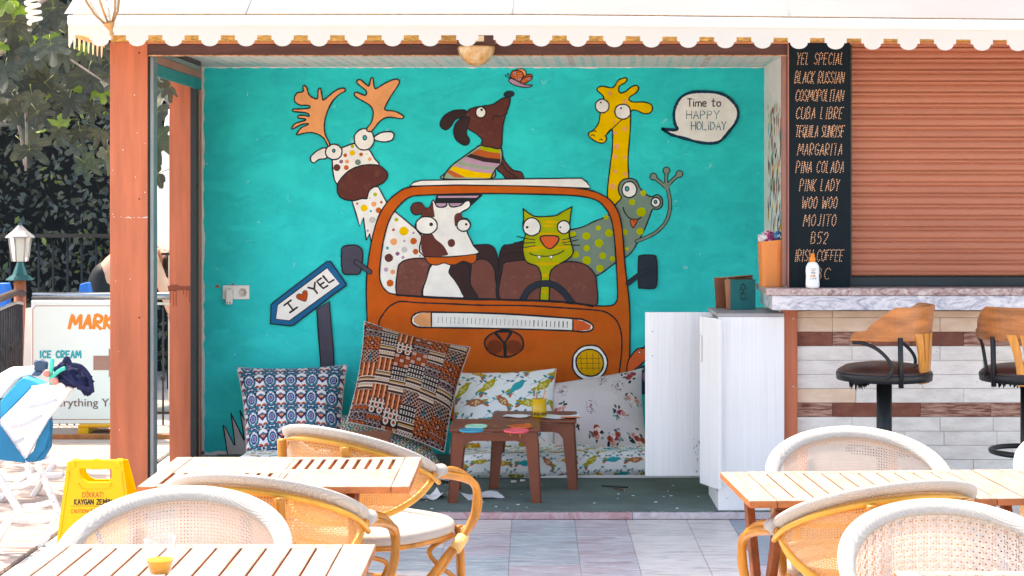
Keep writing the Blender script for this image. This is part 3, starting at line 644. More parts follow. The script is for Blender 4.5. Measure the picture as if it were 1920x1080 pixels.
# van body
f = Fig('painted_van')
outer = [(690, 640), (687, 540), (692, 480), (705, 420), (722, 385), (745, 362), (775, 350), (860, 347), (1000, 349), (1090, 354), (1130, 366), (1152, 385), (1165, 420), (1172, 500), (1180, 570), (1181, 640), (1179, 720), (1176, 775), (900, 785), (692, 775)]
inner = [(744, 552), (724, 545), (712, 521), (716, 470), (724, 431), (734, 405), (750, 384), (768, 370), (795, 366), (900, 363), (1000, 364), (1080, 367), (1117, 375), (1134, 389), (1145, 408), (1151, 438), (1155, 489), (1158, 551), (1155, 566), (1145, 573), (1113, 573), (1081, 568), (1017, 563), (900, 560), (800, 556)]
f.poly(outer, 'o', 2.8, hole=inner)
f.line(K([(325, 520), (328, 400), (370, 320), (440, 230), (520, 180), (600, 160), (800, 175), (1200, 190)])+Lz([(0, 72), (500, 77), (900, 100), (1200, 120), (1380, 140), (1480, 190), (1550, 270), (1590, 400), (1595, 550), (1580, 720), (1555, 900)]), 3)
f.line(Zm(0, 0, 1)([(744, 553), (800, 557), (900, 561), (1017, 564), (1081, 569), (1113, 574)]), 4, wob=.3)
g = f.done()
f = Fig('painted_roof_rack', g); f.poly([(768, 349), (775, 342), (790, 338), (1090, 334), (1100, 341), (1107, 353), (1080, 352), (1000, 349), (860, 347)], 'w', 2.6, smooth=False); f.done()
f = Fig('painted_grille', g); f.poly([(785, 586), (810, 585), (940, 588), (1075, 597), (1095, 600), (1111, 609), (1109, 619), (1090, 622), (1070, 620), (940, 616), (810, 614), (785, 613), (773, 606), (773, 594)], 'w', 3.2)
f.poly([(808, 586), (788, 587), (776, 595), (776, 604), (788, 612), (808, 612)], 'pch', smooth=False); f.poly([(1075, 598), (1094, 602), (1108, 610), (1106, 618), (1090, 620), (1075, 619)], 'co', smooth=False)
f.line([(809, 586), (809, 613)], 2.6); f.line([(1074, 598), (1074, 620)], 2.6)
for i in range(32): x = 822+i*7.8; yt = 594+i*.28; f.line([(x, yt), (x-.5, yt+11)], .8+(i > 22)*1.0*(random.random()), 'sl' if i < 20 else 'k', wob=.5)
f.done()
f = Fig('painted_badge', g); f.ell(945.8, 644, 36.5, 25, 'eb', 3.4); f.ell(928, 650, 15, 13, 'em'); f.ell(963, 650, 15, 13, 'em'); f.line([(929, 624), (946, 644), (958, 624)], 6, smooth=False, wob=.05); f.line([(946, 642), (947.5, 667)], 6.4, wob=.05); f.line([(929, 622), (960, 622)], 3); f.done()
f = Fig('painted_headlight', g); f.ell(1105.8, 680, 33, 33.5, 'w', 3); f.ell(1106, 680, 26, 25.5, 'hl', 3)
for k in range(4): f.line([(1089+k*11, 664-2*(k in (1, 2))), (1090+k*11, 694)], .9, 'br'); 
for k in range(3): f.line([(1084, 672+k*9), (1126, 672+k*9)], .9, 'br')
f.done()
f = Fig('painted_mirror', g); f.poly(B([(80, 510), (85, 480), (115, 465), (180, 462), (220, 485), (232, 520), (228, 590), (210, 665), (150, 672), (95, 665), (80, 600)]), 'sl', OW); L_ = B([(185, 582), (230, 615), (285, 655)]); f.line(L_, 10.5, 'k', wob=.03); f.line(L_, 7, 'sl', wob=.03); f.done()
f = Fig('painted_mirror', g); f.poly(Ff([(228, 790), (245, 757), (340, 755), (362, 780), (368, 900), (360, 985), (330, 1003), (250, 1000), (228, 980)]), 'sl2', OW); L_ = Ff([(285, 872), (220, 910), (150, 965)]); f.line(L_, 10, 'k', wob=.03); f.line(L_, 7, 'sl2', wob=.03); f.done()
# orange animal and dark wheel peeping at the right
f = Fig('painted_snail'); f.ell(1212, 712, 26, 26, 'nv', 2.4); f.ell(1213, 706, 10, 13, 'pu', 2)
for k in range(7): a = -2.6+k*.35; f.ell(1212+22*math.cos(a), 712+22*math.sin(a), 1.8, 1.8, 'gl')
f.poly(Lz([(1655, 860), (1660, 720), (1700, 640), (1770, 565), (1850, 555), (1910, 580), (1900, 640), (1820, 730), (1720, 810)]), 'co', 2.6)
f.line([(1203, 654), (1212, 645)], 1.8); q = (1199, 660); f.ell(*q, 2.2, 2.2, 'w', 1.2); f.done()
# speech bubble
f = Fig('speech_bubble')
bub = Dd([(668, 462), (672, 464), (700, 468), (785, 470), (768, 420), (762, 340), (782, 270), (825, 212), (900, 180), (1000, 175), (1110, 186), (1185, 220), (1245, 285), (1262, 345), (1245, 410), (1195, 478), (1125, 556), (1050, 577), (950, 567), (850, 540), (750, 512), (700, 485)])
f.poly(bub, 'w', 5.4, 'nv'); gb = f.done()
# signpost
f = Fig('painted_signpost'); f.poly(Sg([(965, 540), (975, 700), (1000, 1030), (1112, 1030), (1105, 880), (1070, 470)]), 'sl', OW, smooth=False); gs = f.done()
f = Fig('painted_sign_board', gs); f.poly(Sg([(580, 500), (600, 480), (1050, 136), (1080, 135), (1213, 325), (1213, 338), (1090, 425), (770, 672), (740, 678), (575, 660)]), 'bl', OW, smooth=False); f.poly(Sg([(635, 500), (1050, 190), (1160, 325), (735, 635), (620, 620)]), 'w', 1.8, smooth=False)
for L_ in ([(690, 505), (748, 462)], [(718, 483), (768, 548)], [(738, 566), (800, 522)], [(893, 355), (943, 368)], [(950, 312), (943, 368), (968, 403)], [(1002, 276), (966, 302), (990, 335), (1020, 362), (1056, 340)], [(992, 334), (1024, 313)], [(1018, 258), (1045, 290), (1068, 315), (1108, 290)]):
    f.line(Sg(L_), 3.6, 'dk', smooth=False, wob=.1)
f.poly(Sg([(872, 470), (840, 465), (798, 445), (796, 420), (815, 408), (840, 412), (848, 390), (866, 380), (884, 392), (884, 430)]), 'o2', 1.2); f.done()
# stroke font for hand lettering
FONT = {'A': [[(0, 0), (.5, 1), (1, 0)], [(.2, .38), (.8, .38)]], 'B': [[(0, 0), (0, 1), (.65, .95), (.8, .75), (.6, .54), (0, .52)], [(.6, .54), (.95, .3), (.75, .03), (0, 0)]], 'C': [[(.95, .85), (.6, 1), (.2, .85), (0, .5), (.2, .12), (.6, 0), (.95, .15)]],
 'D': [[(0, 0), (0, 1), (.6, .9), (1, .5), (.6, .1), (0, 0)]], 'E': [[(.9, 1), (0, 1), (0, 0), (.9, 0)], [(0, .5), (.7, .5)]], 'F': [[(.9, 1), (0, 1), (0, 0)], [(0, .5), (.7, .5)]], 'G': [[(.95, .85), (.55, 1), (.15, .85), (0, .5), (.15, .12), (.55, 0), (.95, .15), (.95, .45), (.55, .45)]],
 'H': [[(0, 0), (0, 1)], [(1, 0), (1, 1)], [(0, .5), (1, .5)]], 'I': [[(.5, 0), (.5, 1)]], 'J': [[(.8, 1), (.8, .2), (.5, 0), (.1, .15)]], 'K': [[(0, 0), (0, 1)], [(.85, 1), (0, .45), (.95, -.08)]], 'L': [[(0, 1), (0, 0), (.85, 0)]], 'M': [[(0, 0), (.12, 1), (.5, .35), (.88, 1), (1, 0)]],
 'N': [[(0, 0), (0, 1), (1, 0), (1, 1)]], 'O': [[(.5, 1), (.1, .8), (0, .5), (.1, .18), (.5, 0), (.9, .18), (1, .5), (.9, .8), (.5, 1)]], 'P': [[(0, 0), (0, 1), (.75, .93), (.9, .72), (.7, .5), (0, .45)]], 'Q': [[(.5, 1), (.1, .8), (0, .5), (.1, .18), (.5, 0), (.9, .18), (1, .5), (.9, .8), (.5, 1)], [(.55, .25), (1, -.12)]],
 'R': [[(0, 0), (0, 1), (.75, .93), (.9, .72), (.7, .5), (0, .47), (.95, -.06)]], 'S': [[(.9, .88), (.5, 1), (.1, .82), (.2, .58), (.8, .4), (.9, .15), (.5, 0), (.05, .12)]], 'T': [[(0, 1), (1, 1)], [(.5, 1), (.5, 0)]], 'U': [[(0, 1), (0, .2), (.3, 0), (.7, 0), (1, .2), (1, 1)]], 'W': [[(0, 1), (.22, 0), (.5, .7), (.78, 0), (1, 1)]],
 'Y': [[(0, 1), (.5, .5), (1, 1)], [(.5, .5), (.45, 0)]], 'Z': [[(0, 1), (1, 1), (0, 0), (1, 0)]], '5': [[(.9, 1), (.15, 1), (.08, .55), (.6, .6), (.9, .35), (.7, .05), (.05, 0)]], '2': [[(.05, .8), (.4, 1), (.85, .85), (.8, .55), (.1, .02), (.95, 0)]],
 'i': [[(.5, 0), (.5, .6)], [(.5, .88), (.52, .92)]], 'm': [[(0, 0), (.02, .55)], [(.02, .45), (.28, .6), (.48, .45), (.48, 0)], [(.5, .45), (.75, .6), (1, .45), (1, 0)]], 'e': [[(.05, .3), (.85, .35), (.75, .58), (.4, .65), (.08, .4), (.12, .1), (.5, -.02), (.9, .08)]],
 't': [[(.45, 1), (.42, .1), (.6, 0), (.8, .05)], [(.1, .68), (.85, .7)]], 'o': [[(.5, .6), (.1, .5), (.05, .15), (.45, 0), (.9, .12), (.9, .5), (.5, .6)]], ' ': []}
def hand(txt, x0, x1, ytop, ybot, gap=.28, slant=0):
    wds = {'I': .3, 'i': .3, ' ': .55, 'M': 1.25, 'W': 1.25, 'm': 1.2, 'J': .8}
    tot = sum(wds.get(ch, .85) for ch in txt)+gap*(len(txt)-1); u = (x1-x0-slant*(ybot-ytop))/tot; x = x0; out = []
    for ch in txt:
        wd = wds.get(ch, .85)*u
        for st_ in FONT[ch]:
            out.append([(x+(0 if ch in 'Ii' and False else 0)+(a*wd)+slant*(b_)*(ybot-ytop), ybot-b_*(ybot-ytop)) for a, b_ in st_])
        x += wd+gap*u
    return out
f = Fig('painted_lettering', gb)
for L_ in hand('Time to', 1289, 1351, 185.5, 199.5, .25): f.line(L_, 2.1, 'dk', smooth=len(L_) > 2, wob=.2)
for L_ in hand('HAPPY', 1287, 1348, 208, 222.5, .3): f.line(L_, 1.6, 'tl', smooth=False, wob=.3)
for L_ in hand('HOLiDAY', 1296, 1361, 228.5, 243.5, .22): f.line(L_, 1.7, 'tl', smooth=False, wob=.3)
f.done()
# sockets on the wall
D = YW-.004
sk = thing('wall_socket', 'double white wall socket with a plugged adapter on the turquoise wall', 'socket', P(442, 548, YW))
c = P(443, 548, YW); MB().bx(c.x-.082, c.x+.082, YW-.012, YW-.001, c.z-.043, c.z+.043).build('socket_plate', M_white, sk, bevel=.003)
for dx in (-.04, .042):
    MB().lathe([(.026, 0), (.024, .003), (.02, -.004), (0, -.004)], (c.x+dx, YW-.013, c.z), 20, R=Matrix.Rotation(PI/2, 3, 'X')).build('socket_face', mat('ivory', 'ddd6cc', .4), sk)
MB().bx(c.x-.058, c.x-.018, YW-.05, YW-.016, c.z-.072, c.z+.02).build('adapter', M_white, sk, bevel=.006)
for dx in (-.047, -.03): MB().lathe([(.0045, 0), (0, .001)], (c.x+dx, YW-.0505, c.z-.06), 8, R=Matrix.Rotation(PI/2, 3, 'X')).build('adapter_hole', M_black, sk)
b = MB()
for px, py, r in ((407, 537, 5), (437, 533, 3), (441, 537, 3)):
    q = P(px, py, YW-.0008); b.prism([(q.x+r/SW*math.cos(k)*random.uniform(.7, 1.2), YW-.001, q.z+r/SW*.55*math.sin(k)) for k in [i*.7 for i in range(9)]], (0, .0006, 0))
b.build('chipped_plaster', mat('brick_dust', 'a85a3c', .9), wall)
# right wall with vertical paint dabs
b = MB(); random.seed(3); cols = ['ru', 'te', 'ol', 'br', 'sl2', 'li', 'y', 'pch', 'bl', 'ru', 'gl']; used = []
dabm = [PMAT[c] for c in cols]
for i in range(170):
    px = random.uniform(1440, 1474); py = random.uniform(190, 440); Dp = 1.4235*F/(px-1000); S_ = F/Dp
    z = EYE-(py-362)/S_; h = random.uniform(.03, .09); wd = random.uniform(.02, .05); k = random.randrange(len(cols))
    pts = [(1.4232, Dp-wd*.5, z), (1.4232, Dp-wd*.3, z-h*.5), (1.4232, Dp, z-h), (1.4232, Dp+wd*.5, z-h*.55), (1.4232, Dp+wd*.3, z-h*.1), (1.4232, Dp, z+h*.2)]
    b.add(pts, [tuple(range(6))], k)
dab = b.build('paint_dabs', dabm, kiosk, recalc=False); dab['kind'] = 'stuff'

def ribbons(name, m, parent, strokes, wd, toW, cap=True):
    b = MB(); 
    for L_ in strokes:
        q = [Vector((x, y, 0)) for x, y in (L_ if len(L_) < 5 else [(v.x, v.y) for v in spline([(x, y, 0) for x, y in L_], False, 3)])]
        for i in range(len(q)-1):
            d = (q[i+1]-q[i]); 
            if d.length < .01: continue
            d.normalize(); n_ = Vector((-d.y, d.x, 0))*wd/2; e = d*wd*.38; a_, c_ = q[i]-e, q[i+1]+e
            k = len(b.v)//4; o_ = -.00003*(k % 9)
            b.add([toW(p.x, p.y)+Vector((0, o_, 0)) for p in (a_+n_, c_+n_, c_-n_, a_-n_)], [(0, 1, 2, 3)])
    return b.build(name, m, parent, recalc=False)
for _m, _c in ((M_t1, '7c6a74'), (M_t2, '8a6468'), (M_t3, '9a8a84')): scuff(_m, _c, 5, (1, 6, 1), .5, .68, .55); scuff(_m, 'ece6e0', 7, (1, 7, 1), .55, .7, .6)
# ------------------------------------------------------------------ bar counter, stone cladding
YC = 8.72; SCt = F/YC
cw = thing('stone_wall', 'bar front clad in pale travertine strips with two dark red brown courses', 'wall', (2.6, YC, 0))
M_s1 = mat('pale_travertine', 'e8e1da', .75, .0, 7, .5, 90, stretch=(1, 1, 3), rand=.05, col2='cdc2ba', thr=(.25, .6))
M_s2 = mat('beige_travertine', 'e8cdb6', .75, .0, 7, .5, 90, stretch=(1, 1, 3), rand=.04, col2='d8b498', thr=(.25, .6))
M_s3 = mat('red_travertine', '6a2e22', .6, .0, 12, .5, 90, stretch=(1, 1, 2), rand=.16, col2='8e5844', thr=(.3, .72))
M_s4 = mat('banded_red_travertine', '70352a', .6, .0, 22, .5, 90, stretch=(.5, 1, 5), col2='c29a86', thr=(.35, .6))
scuff(M_s1, '6e5f5a', 40, (1, 1, 2), .7, .76, .8); scuff(M_s3, 'b89484', 55, (1, 1, 1.5), .69, .75, .8)
MB().bx(1.345, 5.5, YC+.012, YC+.05, 0, 1.06).build('backing', mat('mortar', 'a89e96', .9), cw)
random.seed(21)
zb = EYE-(582.5-362)/SCt; rows = []
ytop = 595.5
bounds = [582.6]+[595.5+26.6*i for i in range(0, 15)]
for r in range(len(bounds)-1):
    z1, z0 = EYE-(bounds[r]-362)/SCt, EYE-(bounds[r+1]-362)/SCt
    if z0 < 0: z0 = .002
    if z1 < .01: break
    x = 1.348; 
    while x < 3.6:
        L = random.choice([.2, .27, .36, .45, .55]) if x > 1.35 else random.choice([.18, .3, .28])
        x1 = min(x+L, 3.6); kind = 'r' if r in (2, 7) else ('b' if r < 2 else 'w')
        m = (M_s4 if random.random() < .25 else M_s3) if kind == 'r' else (M_s2 if kind == 'b' or (r == 6 and random.random() < .4) else M_s1)
        g = .0009; o = MB().bx(x+g, x1-g, YC-random.uniform(0, .004), YC+.011, z0+g, z1-g).build('stone', m, cw, bevel=.001); x = x1
bc = thing('bar_counter', 'grey and pink marble bar counter slab with a chamfered left end', 'counter', (2.5, 8.6, 1.06))
M_ctop = marble('counter_pink', ['5f4240', '8f6c68', 'b79c98', 'd2c4c0', 'a8827c'], 16, (1, 1, 1.5))
M_cfas = marble('counter_grey', ['66748a', '9a9eac', 'c4bec6', 'dcd6d8', 'e6e0de', 'd0c0c0'], 5, (1, 1, 2.6), dist=2.5)
zt_ = 1.173; 
b = MB(); ch = [(1.175, 8.005), (1.165, 8.015)]
poly = [(1.18, 8.53), (1.165, 8.545), (1.185, 9.1), (1.5, 9.1), (1.5, 8.74), (3.6, 8.74), (3.6, 8.53)]
YF = 3200/375.0
poly = [(1.172, YF), (1.164, YF+.012), (1.184, 9.09), (1.42, 9.09), (1.5, YC+.005), (3.6, YC+.005), (3.6, YF)]
b.prism([(x, y, zt_-.036) for x, y in poly], (0, 0, .036)); b.build('counter_top', M_ctop, bc, bevel=.004)
b = MB(); b.prism([(x, y, 1.064) for x, y in [(1.196, YF+.006), (1.205, 9.06), (1.24, 9.06), (1.29, YF+.18), (1.345, YF+.14), (3.6, YF+.14), (3.6, YF+.006)]], (0, 0, .072)); b.build('counter_fascia', M_cfas, bc, bevel=.002)
# ------------------------------------------------------------------ blackboard
D = 8.63; S = F/D
bb = thing('menu_board', 'tall black cocktail menu board with dotted lettering standing on the bar', 'menu board', (1.445, D, zt_))
x0, x1 = (1479-1000)/S, (1593.5-1000)/S
M_bb = mat('blackboard', '141e24', .8, .12, 3, spec=.15)
MB().bx(x0, x1, D, D+.02, zt_, 2.41).build('board', M_bb, bb, bevel=.002)
MB().bx(x0-.006, x0, D-.006, D+.03, zt_, 2.4).build('side_strip', mat('pink_brown_jamb', '9a6a60', .6), bb)
M_chk = mat('chalk_dots', 'f2b890', .6, .15, 20)
ROWS = [('YEL SPECIAL', 110, 1493, 1584), ('BLACK RUSSIAN', 145, 1490, 1584), ('COSMOPOLITAN', 179, 1491, 1583), ('CUBA LIBRE', 212, 1492, 1582), ('TEQUILA SUNRISE', 246, 1491, 1584), ('MARGARITA', 280, 1495, 1581), ('PINA COLADA', 313, 1492, 1584),
        ('PINK LADY', 347, 1499, 1575), ('WOO WOO', 380, 1503, 1571), ('MOJITO', 413, 1506, 1569), ('B52', 446, 1520, 1554), ('IRISH COFFEE', 479, 1490, 1583), ('ABC', 513, 1514, 1558)]
for t_, py, a, c_ in ROWS:
    b = MB()
    for L_ in hand(t_, a, c_, py-10.5, py+10.5, .42 if len(t_) < 12 else .3, .14):
        q = [Vector((u, v_, 0)) for u, v_ in L_] if len(L_) <= 4 else spline([(u, v_, 0) for u, v_ in L_], False, 4)
        acc = 0; nxt = 0; 
        for i in range(len(q)-1):
            d = (q[i+1]-q[i]); Ls = d.length; s0 = nxt-acc
            while s0 <= Ls:
                p = q[i]+d*(s0/max(Ls, 1e-6)); cx, cz = (p.x-1000)/S, EYE-(p.y-362)/S
                b.add([(cx+.0026*math.cos(k*PI/3), D-.0008, cz+.0026*math.sin(k*PI/3)) for k in range(6)], [(0, 5, 4, 3, 2, 1)]); nxt += 3.4; s0 = nxt-acc
            acc += Ls
    b.build('lettering', M_chk, bb, recalc=False)
# ------------------------------------------------------------------ roller shutter
sh = thing('roller_shutter', 'terracotta coloured roller shutter closing the bar opening', 'shutter', (2.5, YC, 1.22))
M_slat = mat('shutter_slat_paint', 'a9674f', .5, .07, 3, .05, 40, stretch=(.5, 6, 6), rand=.05)
xs0, xs1 = 1.617, 3.6; pit = .0573
prof = [(0, 0), (-.004, .002), (-.011, .006), (-.013, .013), (-.009, .018), (-.003, .0205), (-.0015, .022), (-.0055, .026), (-.0075, .037), (-.0055, .049), (-.001, .0555), (0, .0573)]
b = MB(); n = len(prof); vs = [(xx_, YC-.008+dy*.9, z) for xx_ in (xs0, xs1) for dy, z in prof]
b.add(vs, [(i, i+n, i+n+1, i+1) for i in range(n-1)])
me = mesh_of(b, 'slat', M_slat, recalc=False)
for p in me.polygons:
    if p.normal.y > 0: p.flip()
for k in range(23): piece('slat', me, sh, (0, 0, 1.228+k*pit))
MB().bx(1.612, 1.62, YC-.035, YC+.02, 1.175, 2.41).build('guide_rail', M_dark, sh)
MB().bx(xs0, xs1, YC-.02, YC+.02, 1.176, 1.222).build('bottom_bar', mat('shutter_foot', '202a30', .5), sh, bevel=.002)
# ------------------------------------------------------------------ bin, bottle, box
D = 8.74; S = F/D; cx, z0 = (1446.5-1000)/S, zt_
t = thing('orange_bin', 'tall orange cardboard bin stuffed with plastic bags at the left end of the bar', 'bin', (cx, D, z0))
M_or = mat('orange_card', 'd8803f', .5, .06, 3); Hh_ = .236
b = MB(); r0, r1 = .058, .066
def sq(r, z, n=6, tilt=0):
    out = []
    for k in range(24):
        a = 2*PI*k/24; c_, s_ = math.cos(a), math.sin(a); q = (abs(c_)**n+abs(s_)**n)**(-1/n); out.append((cx+r*c_*q, D+r*s_*q, z+tilt*c_*r))
    return out
v_ = sq(r0, z0+.001)+sq(r1, z0+Hh_, tilt=.12)+sq(r1-.003, z0+Hh_, tilt=.12)+sq(r0-.003, z0+.02)
b.add(v_, [(i+24*k, (i+1) % 24+24*k, (i+1) % 24+24*(k+1), i+24*(k+1)) for k in range(3) for i in range(24)]+[tuple(range(24))[::-1]])
b.build('bin_body', M_or, t)
b = MB()
for k in range(26): b.bx(cx+.022, cx+.036, D-.0615-(k/26)*.007, D-.0585-(k/26)*.007, z0+.02+k*.0072, z0+.0235+k*.0072)
b.build('corrugation', M_or, t)
b = MB(); random.seed(4)
for q in range(7):
    cc = Vector((cx+random.uniform(-.045, .02), D+random.uniform(-.02, .02), z0+Hh_+random.uniform(0, .022))); R_ = random.uniform(.022, .034)
    vs = []; n1, n2 = 7, 10
    for i in range(n1+1):
        for j in range(n2): a = PI*i/n1; p = 2*PI*j/n2; rr = R_*random.uniform(.65, 1.25); vs.append(cc+Vector((math.sin(a)*math.cos(p), math.sin(a)*math.sin(p), math.cos(a)))*rr)
    b.add(vs, [(i*n2+j, i*n2+(j+1) % n2, (i+1)*n2+(j+1) % n2, (i+1)*n2+j) for i in range(n1) for j in range(n2)], 0 if q % 3 else 1)
b.build('plastic_bags', [mat('crumpled_white_plastic', 'e6e0e2', .2, .15, 30, trans=.3), mat('crumpled_pink_plastic', 'b0457a', .25, .3, 30)], t)
lbm = MB().lathe([(.024, 0), (.024, .002), (0, .002)], (cx+.028, D-.045, z0+Hh_+.024), 20, R=Matrix.Rotation(PI/2, 3, 'X') @ Matrix.Rotation(.3, 3, 'Y')); lbm.build('lid_label', mat('blue_label', '1c6a94', .4), t)
for dx, dz, rr in ((-.008, .004, .006), (.0, -.002, .005), (.007, .002, .005), (.012, -.008, .005)): MB().lathe([(rr, 0), (0, .001)], (cx+.028+dx, D-.0478, z0+Hh_+.024+dz), 8, R=Matrix.Rotation(PI/2, 3, 'X')).build('label_print', M_white, t)
D = 8.56; S = F/D; cx = (1523.5-1000)/S
t = thing('sunscreen_bottle', 'white sunscreen spray bottle with an orange cap in front of the menu board', 'bottle', (cx, D, zt_))
def oval(prof, c, m, nm, fx=1, fy=.6):
    b = MB(); vs = []; n = 20
    for r, z in prof:
        for k in range(n): vs.append((c[0]+r*fx*math.cos(2*PI*k/n), c[1]+r*fy*math.sin(2*PI*k/n), c[2]+z))
    fs = [(i*n+k, i*n+(k+1) % n, (i+1)*n+(k+1) % n, (i+1)*n+k) for i in range(len(prof)-1) for k in range(n)]+[tuple(range(n))[::-1], tuple((len(prof)-1)*n+k for k in range(n))]
    b.add(vs, fs, 0, True); return b.build(nm, m, t)
oval([(.028, 0), (.034, .004), (.035, .02), (.033, .06), (.035, .085), (.033, .108), (.024, .125), (.015, .131)], (cx, D, zt_+.001), mat('white_plastic', 'ecebea', .3, .02), 'bottle_body')
oval([(.014, .131), (.015, .14), (.015, .152), (.011, .155), (.011, .172), (.005, .174)], (cx, D, zt_+.001), mat('orange_cap', 'f0892a', .35), 'cap')
b = MB()
for (x_, z_, w_, h_, k) in ((0, .098, .007, .006, 0), (-.012, .097, .005, .003, 1), (.013, .098, .005, .004, 1), (0, .09, .022, .002, 1), (0, .085, .014, .0015, 0), (0, .079, .022, .0025, 2), (0, .0755, .02, .002, 2), (-.011, .062, .009, .005, 0), (.0, .064, .006, .007, 0), (.007, .064, .006, .007, 0), (.002, .056, .016, .0015, 1), (-.012, .048, .004, .005, 2), (0, .048, .005, .004, 2), (.012, .049, .005, .005, 2)):
    b.bx(cx+x_-w_/2, cx+x_+w_/2, D-.0222, D-.0205+abs(x_)*.02, zt_+z_-h_/2, zt_+z_+h_/2, k)
b.build('label_print', [mat('orange_ink', 'e08a20', .5), mat('grey_ink', '8a8f96', .5), mat('blue_ink', '4a6a9a', .5)], t)
# cabinet
yf, yb = YO+.01, 9.13
x0, x1 = (1347-1000)/370, (1471-1000)/370; z0, z1 = .04, 1.039
cab = thing('cabinet', 'white wood grain storage cabinet with its doors hanging open beside the bar', 'cabinet', ((x0+x1)/2, 8.9, z0))
M_cab = mat('white_laminate', 'eeecec', .45, .0, 5, .1, 30, stretch=(18, 18, .35), col2='e3e2e2', thr=(.3, .62))
MB().bx(x0, x1, yf, yf+.018, z0, z1-.018).build('front_panel', M_cab, cab, bevel=.001)
MB().bx(x0-.004, x1, yf, yb, z1-.017, z1).build('top_panel', mat('grey_cabinet_top', 'a9a4a6', .45), cab, bevel=.001)
MB().bx(x1-.018, x1, yf+.02, yb, z0, z1-.018).build('side_panel', M_cab, cab)
MB().bx(x0, x1-.02, yb-.012, yb, z0, z1-.018).build('rear_panel', M_cab, cab)
MB().bx(x0, x0+.017, yf+.02, yb-.013, z0, z0+.09).build('plinth', M_cab, cab)
MB().bx(x0+.0, x1-.02, yf+.02, yb-.013, .52, .536).build('shelf', M_cab, cab)
# door one, folded flat facing the terrace
D = 9.04; S = F/D; 
d1 = MB().bx((1210-1000)/S, (1336-1000)/S, D, D+.017, EYE-(892.5-362)/S, EYE-(585.5-362)/S).build('door', M_cab, cab, bevel=.001)
for px, py in ((1223.5, 621.5), (1223.5, 667)): q = P(px, py, D-.0002); MB().lathe([(.003, 0), (0, .0012)], q, 8, R=Matrix.Rotation(PI/2, 3, 'X')).build('screw_hole', M_black, d1)
b = MB(); random.seed(9)
for i in range(16):
    px, py = random.uniform(1298, 1312), random.uniform(822, 886); q = P(px, py, D-.0006); b.prism([(q.x, q.y, q.z), (q.x+random.uniform(.002, .006), q.y, q.z-random.uniform(-.004, .012)), (q.x+random.uniform(-.003, .003), q.y, q.z-random.uniform(.003, .02))], (0, .0004, 0))
b.build('scratches', mat('pencil_grey', '6a6c74', .7), d1)
# door two, hinged at the front corner
a = P(1348, 597, 8.60); c = P(1312, 592, 8.80); dv = (c-a); dv.z = 0; Ld = dv.length; dv.normalize(); nrm = Vector((-dv.y, dv.x, 0))
zt2, zb2 = 1.015, .155
b = MB(); f4 = [Vector((a.x, a.y, zb2)), Vector((c.x, c.y, zb2)), Vector((c.x, c.y, zt2)), Vector((a.x, a.y, zt2))]
b.prism(f4, nrm*.017 if nrm.y > 0 else -nrm*.017); d2 = b.build('door', M_cab, cab, bevel=.001)
hb = MB(); ho = Vector((c.x, c.y, 0))-dv*.012+Vector((-.0, -.016, 0)); zz = lambda py: EYE-(py-362)/364
hb.tube([ho+Vector((0, .015, zz(630))), ho+Vector((0, 0, zz(630))), ho+Vector((0, 0, zz(677))), ho+Vector((0, .015, zz(677)))], .0055, 6, sm=False); hb.build('handle', mat('satin_handle', 'd8d6d8', .3, metal=.3), d2)
b = MB(); random.seed(19)
for i in range(26):
    px, py = random.uniform(1350, 1470), random.uniform(880, 956); q = P(px, py, yf); b.bx(q.x, q.x+random.uniform(.003, .012), yf-.0006, yf-.0001, q.z, q.z+random.uniform(.001, .004))
o = b.build('base_scuffs', mat('grey_scuff', 'a8a6a4', .8), cab); o['kind'] = 'stuff'
# cardboard box
D = 8.93; S = F/D; z0 = 1.040; cxx = (1395-1000)/S
bxo = lthing('cardboard_box', 'open cardboard box with a dark green front and a child\'s stick figure drawing', 'box', ((1393-1000)/S, D, z0), rz=.04)
M_cb = mat('cardboard', 'b5805f', .8, .12, 8); M_gf = mat('dark_green_card', '00686a', .7, .15, 6)
M_cbd = mat('cardboard_inside', '8a5a44', .85, .12, 8)
MB().bx(-.066, .066, -.002, 0, 0, .158).build('box_front', M_gf, bxo)
MB().bx(-.066, -.063, .001, .08, .002, .156).build('box_side', M_cb, bxo); MB().bx(.063, .066, .001, .08, .002, .156).build('box_side', M_cb, bxo)
MB().bx(-.066, .066, .081, .084, .0, .165).build('box_rear', M_cbd, bxo); MB().bx(-.063, .063, .001, .08, 0, .003).build('box_floor', M_cbd, bxo)
MB().prism([(-.068, .0, .004), (-.088, -.012, .006), (-.098, -.012, .158), (-.069, 0, .157)], (0, .003, 0)).build('box_flap', M_cb, bxo)
MB().prism([(-.07, .084, .0), (-.135, .05, .004), (-.145, .048, .166), (-.07, .084, .165)], (0, .003, 0)).build('box_flap', M_cbd, bxo)
MB().prism([(-.13, .06, .164), (.064, .084, .166), (.06, .045, .178), (-.1, .03, .166)], (0, 0, .003)).build('box_flap', M_cb, bxo)
b = MB()
def stick(pts, w_=.0016): b.tube([(x_, -.0024, z_) for x_, z_ in pts], w_, 5)
stick([(.011*math.cos(k*.5), .117+.014*math.sin(k*.5)) for k in range(14)]); stick([(0, .103), (0, .088)]); stick([(-.018, .082), (0, .09), (.018, .085)]); stick([(0, .088), (-.016, .058), (.018, .06), (0, .088)])
stick([(-.004, .058), (-.004, .046)]); stick([(.006, .058), (.006, .048)]); stick([(-.012, .12), (-.018, .1)]); stick([(.012, .12), (.02, .103)]); stick([(-.01, .128), (.0, .134), (.01, .128)], .0026)
b.build('drawing', M_black, bxo)

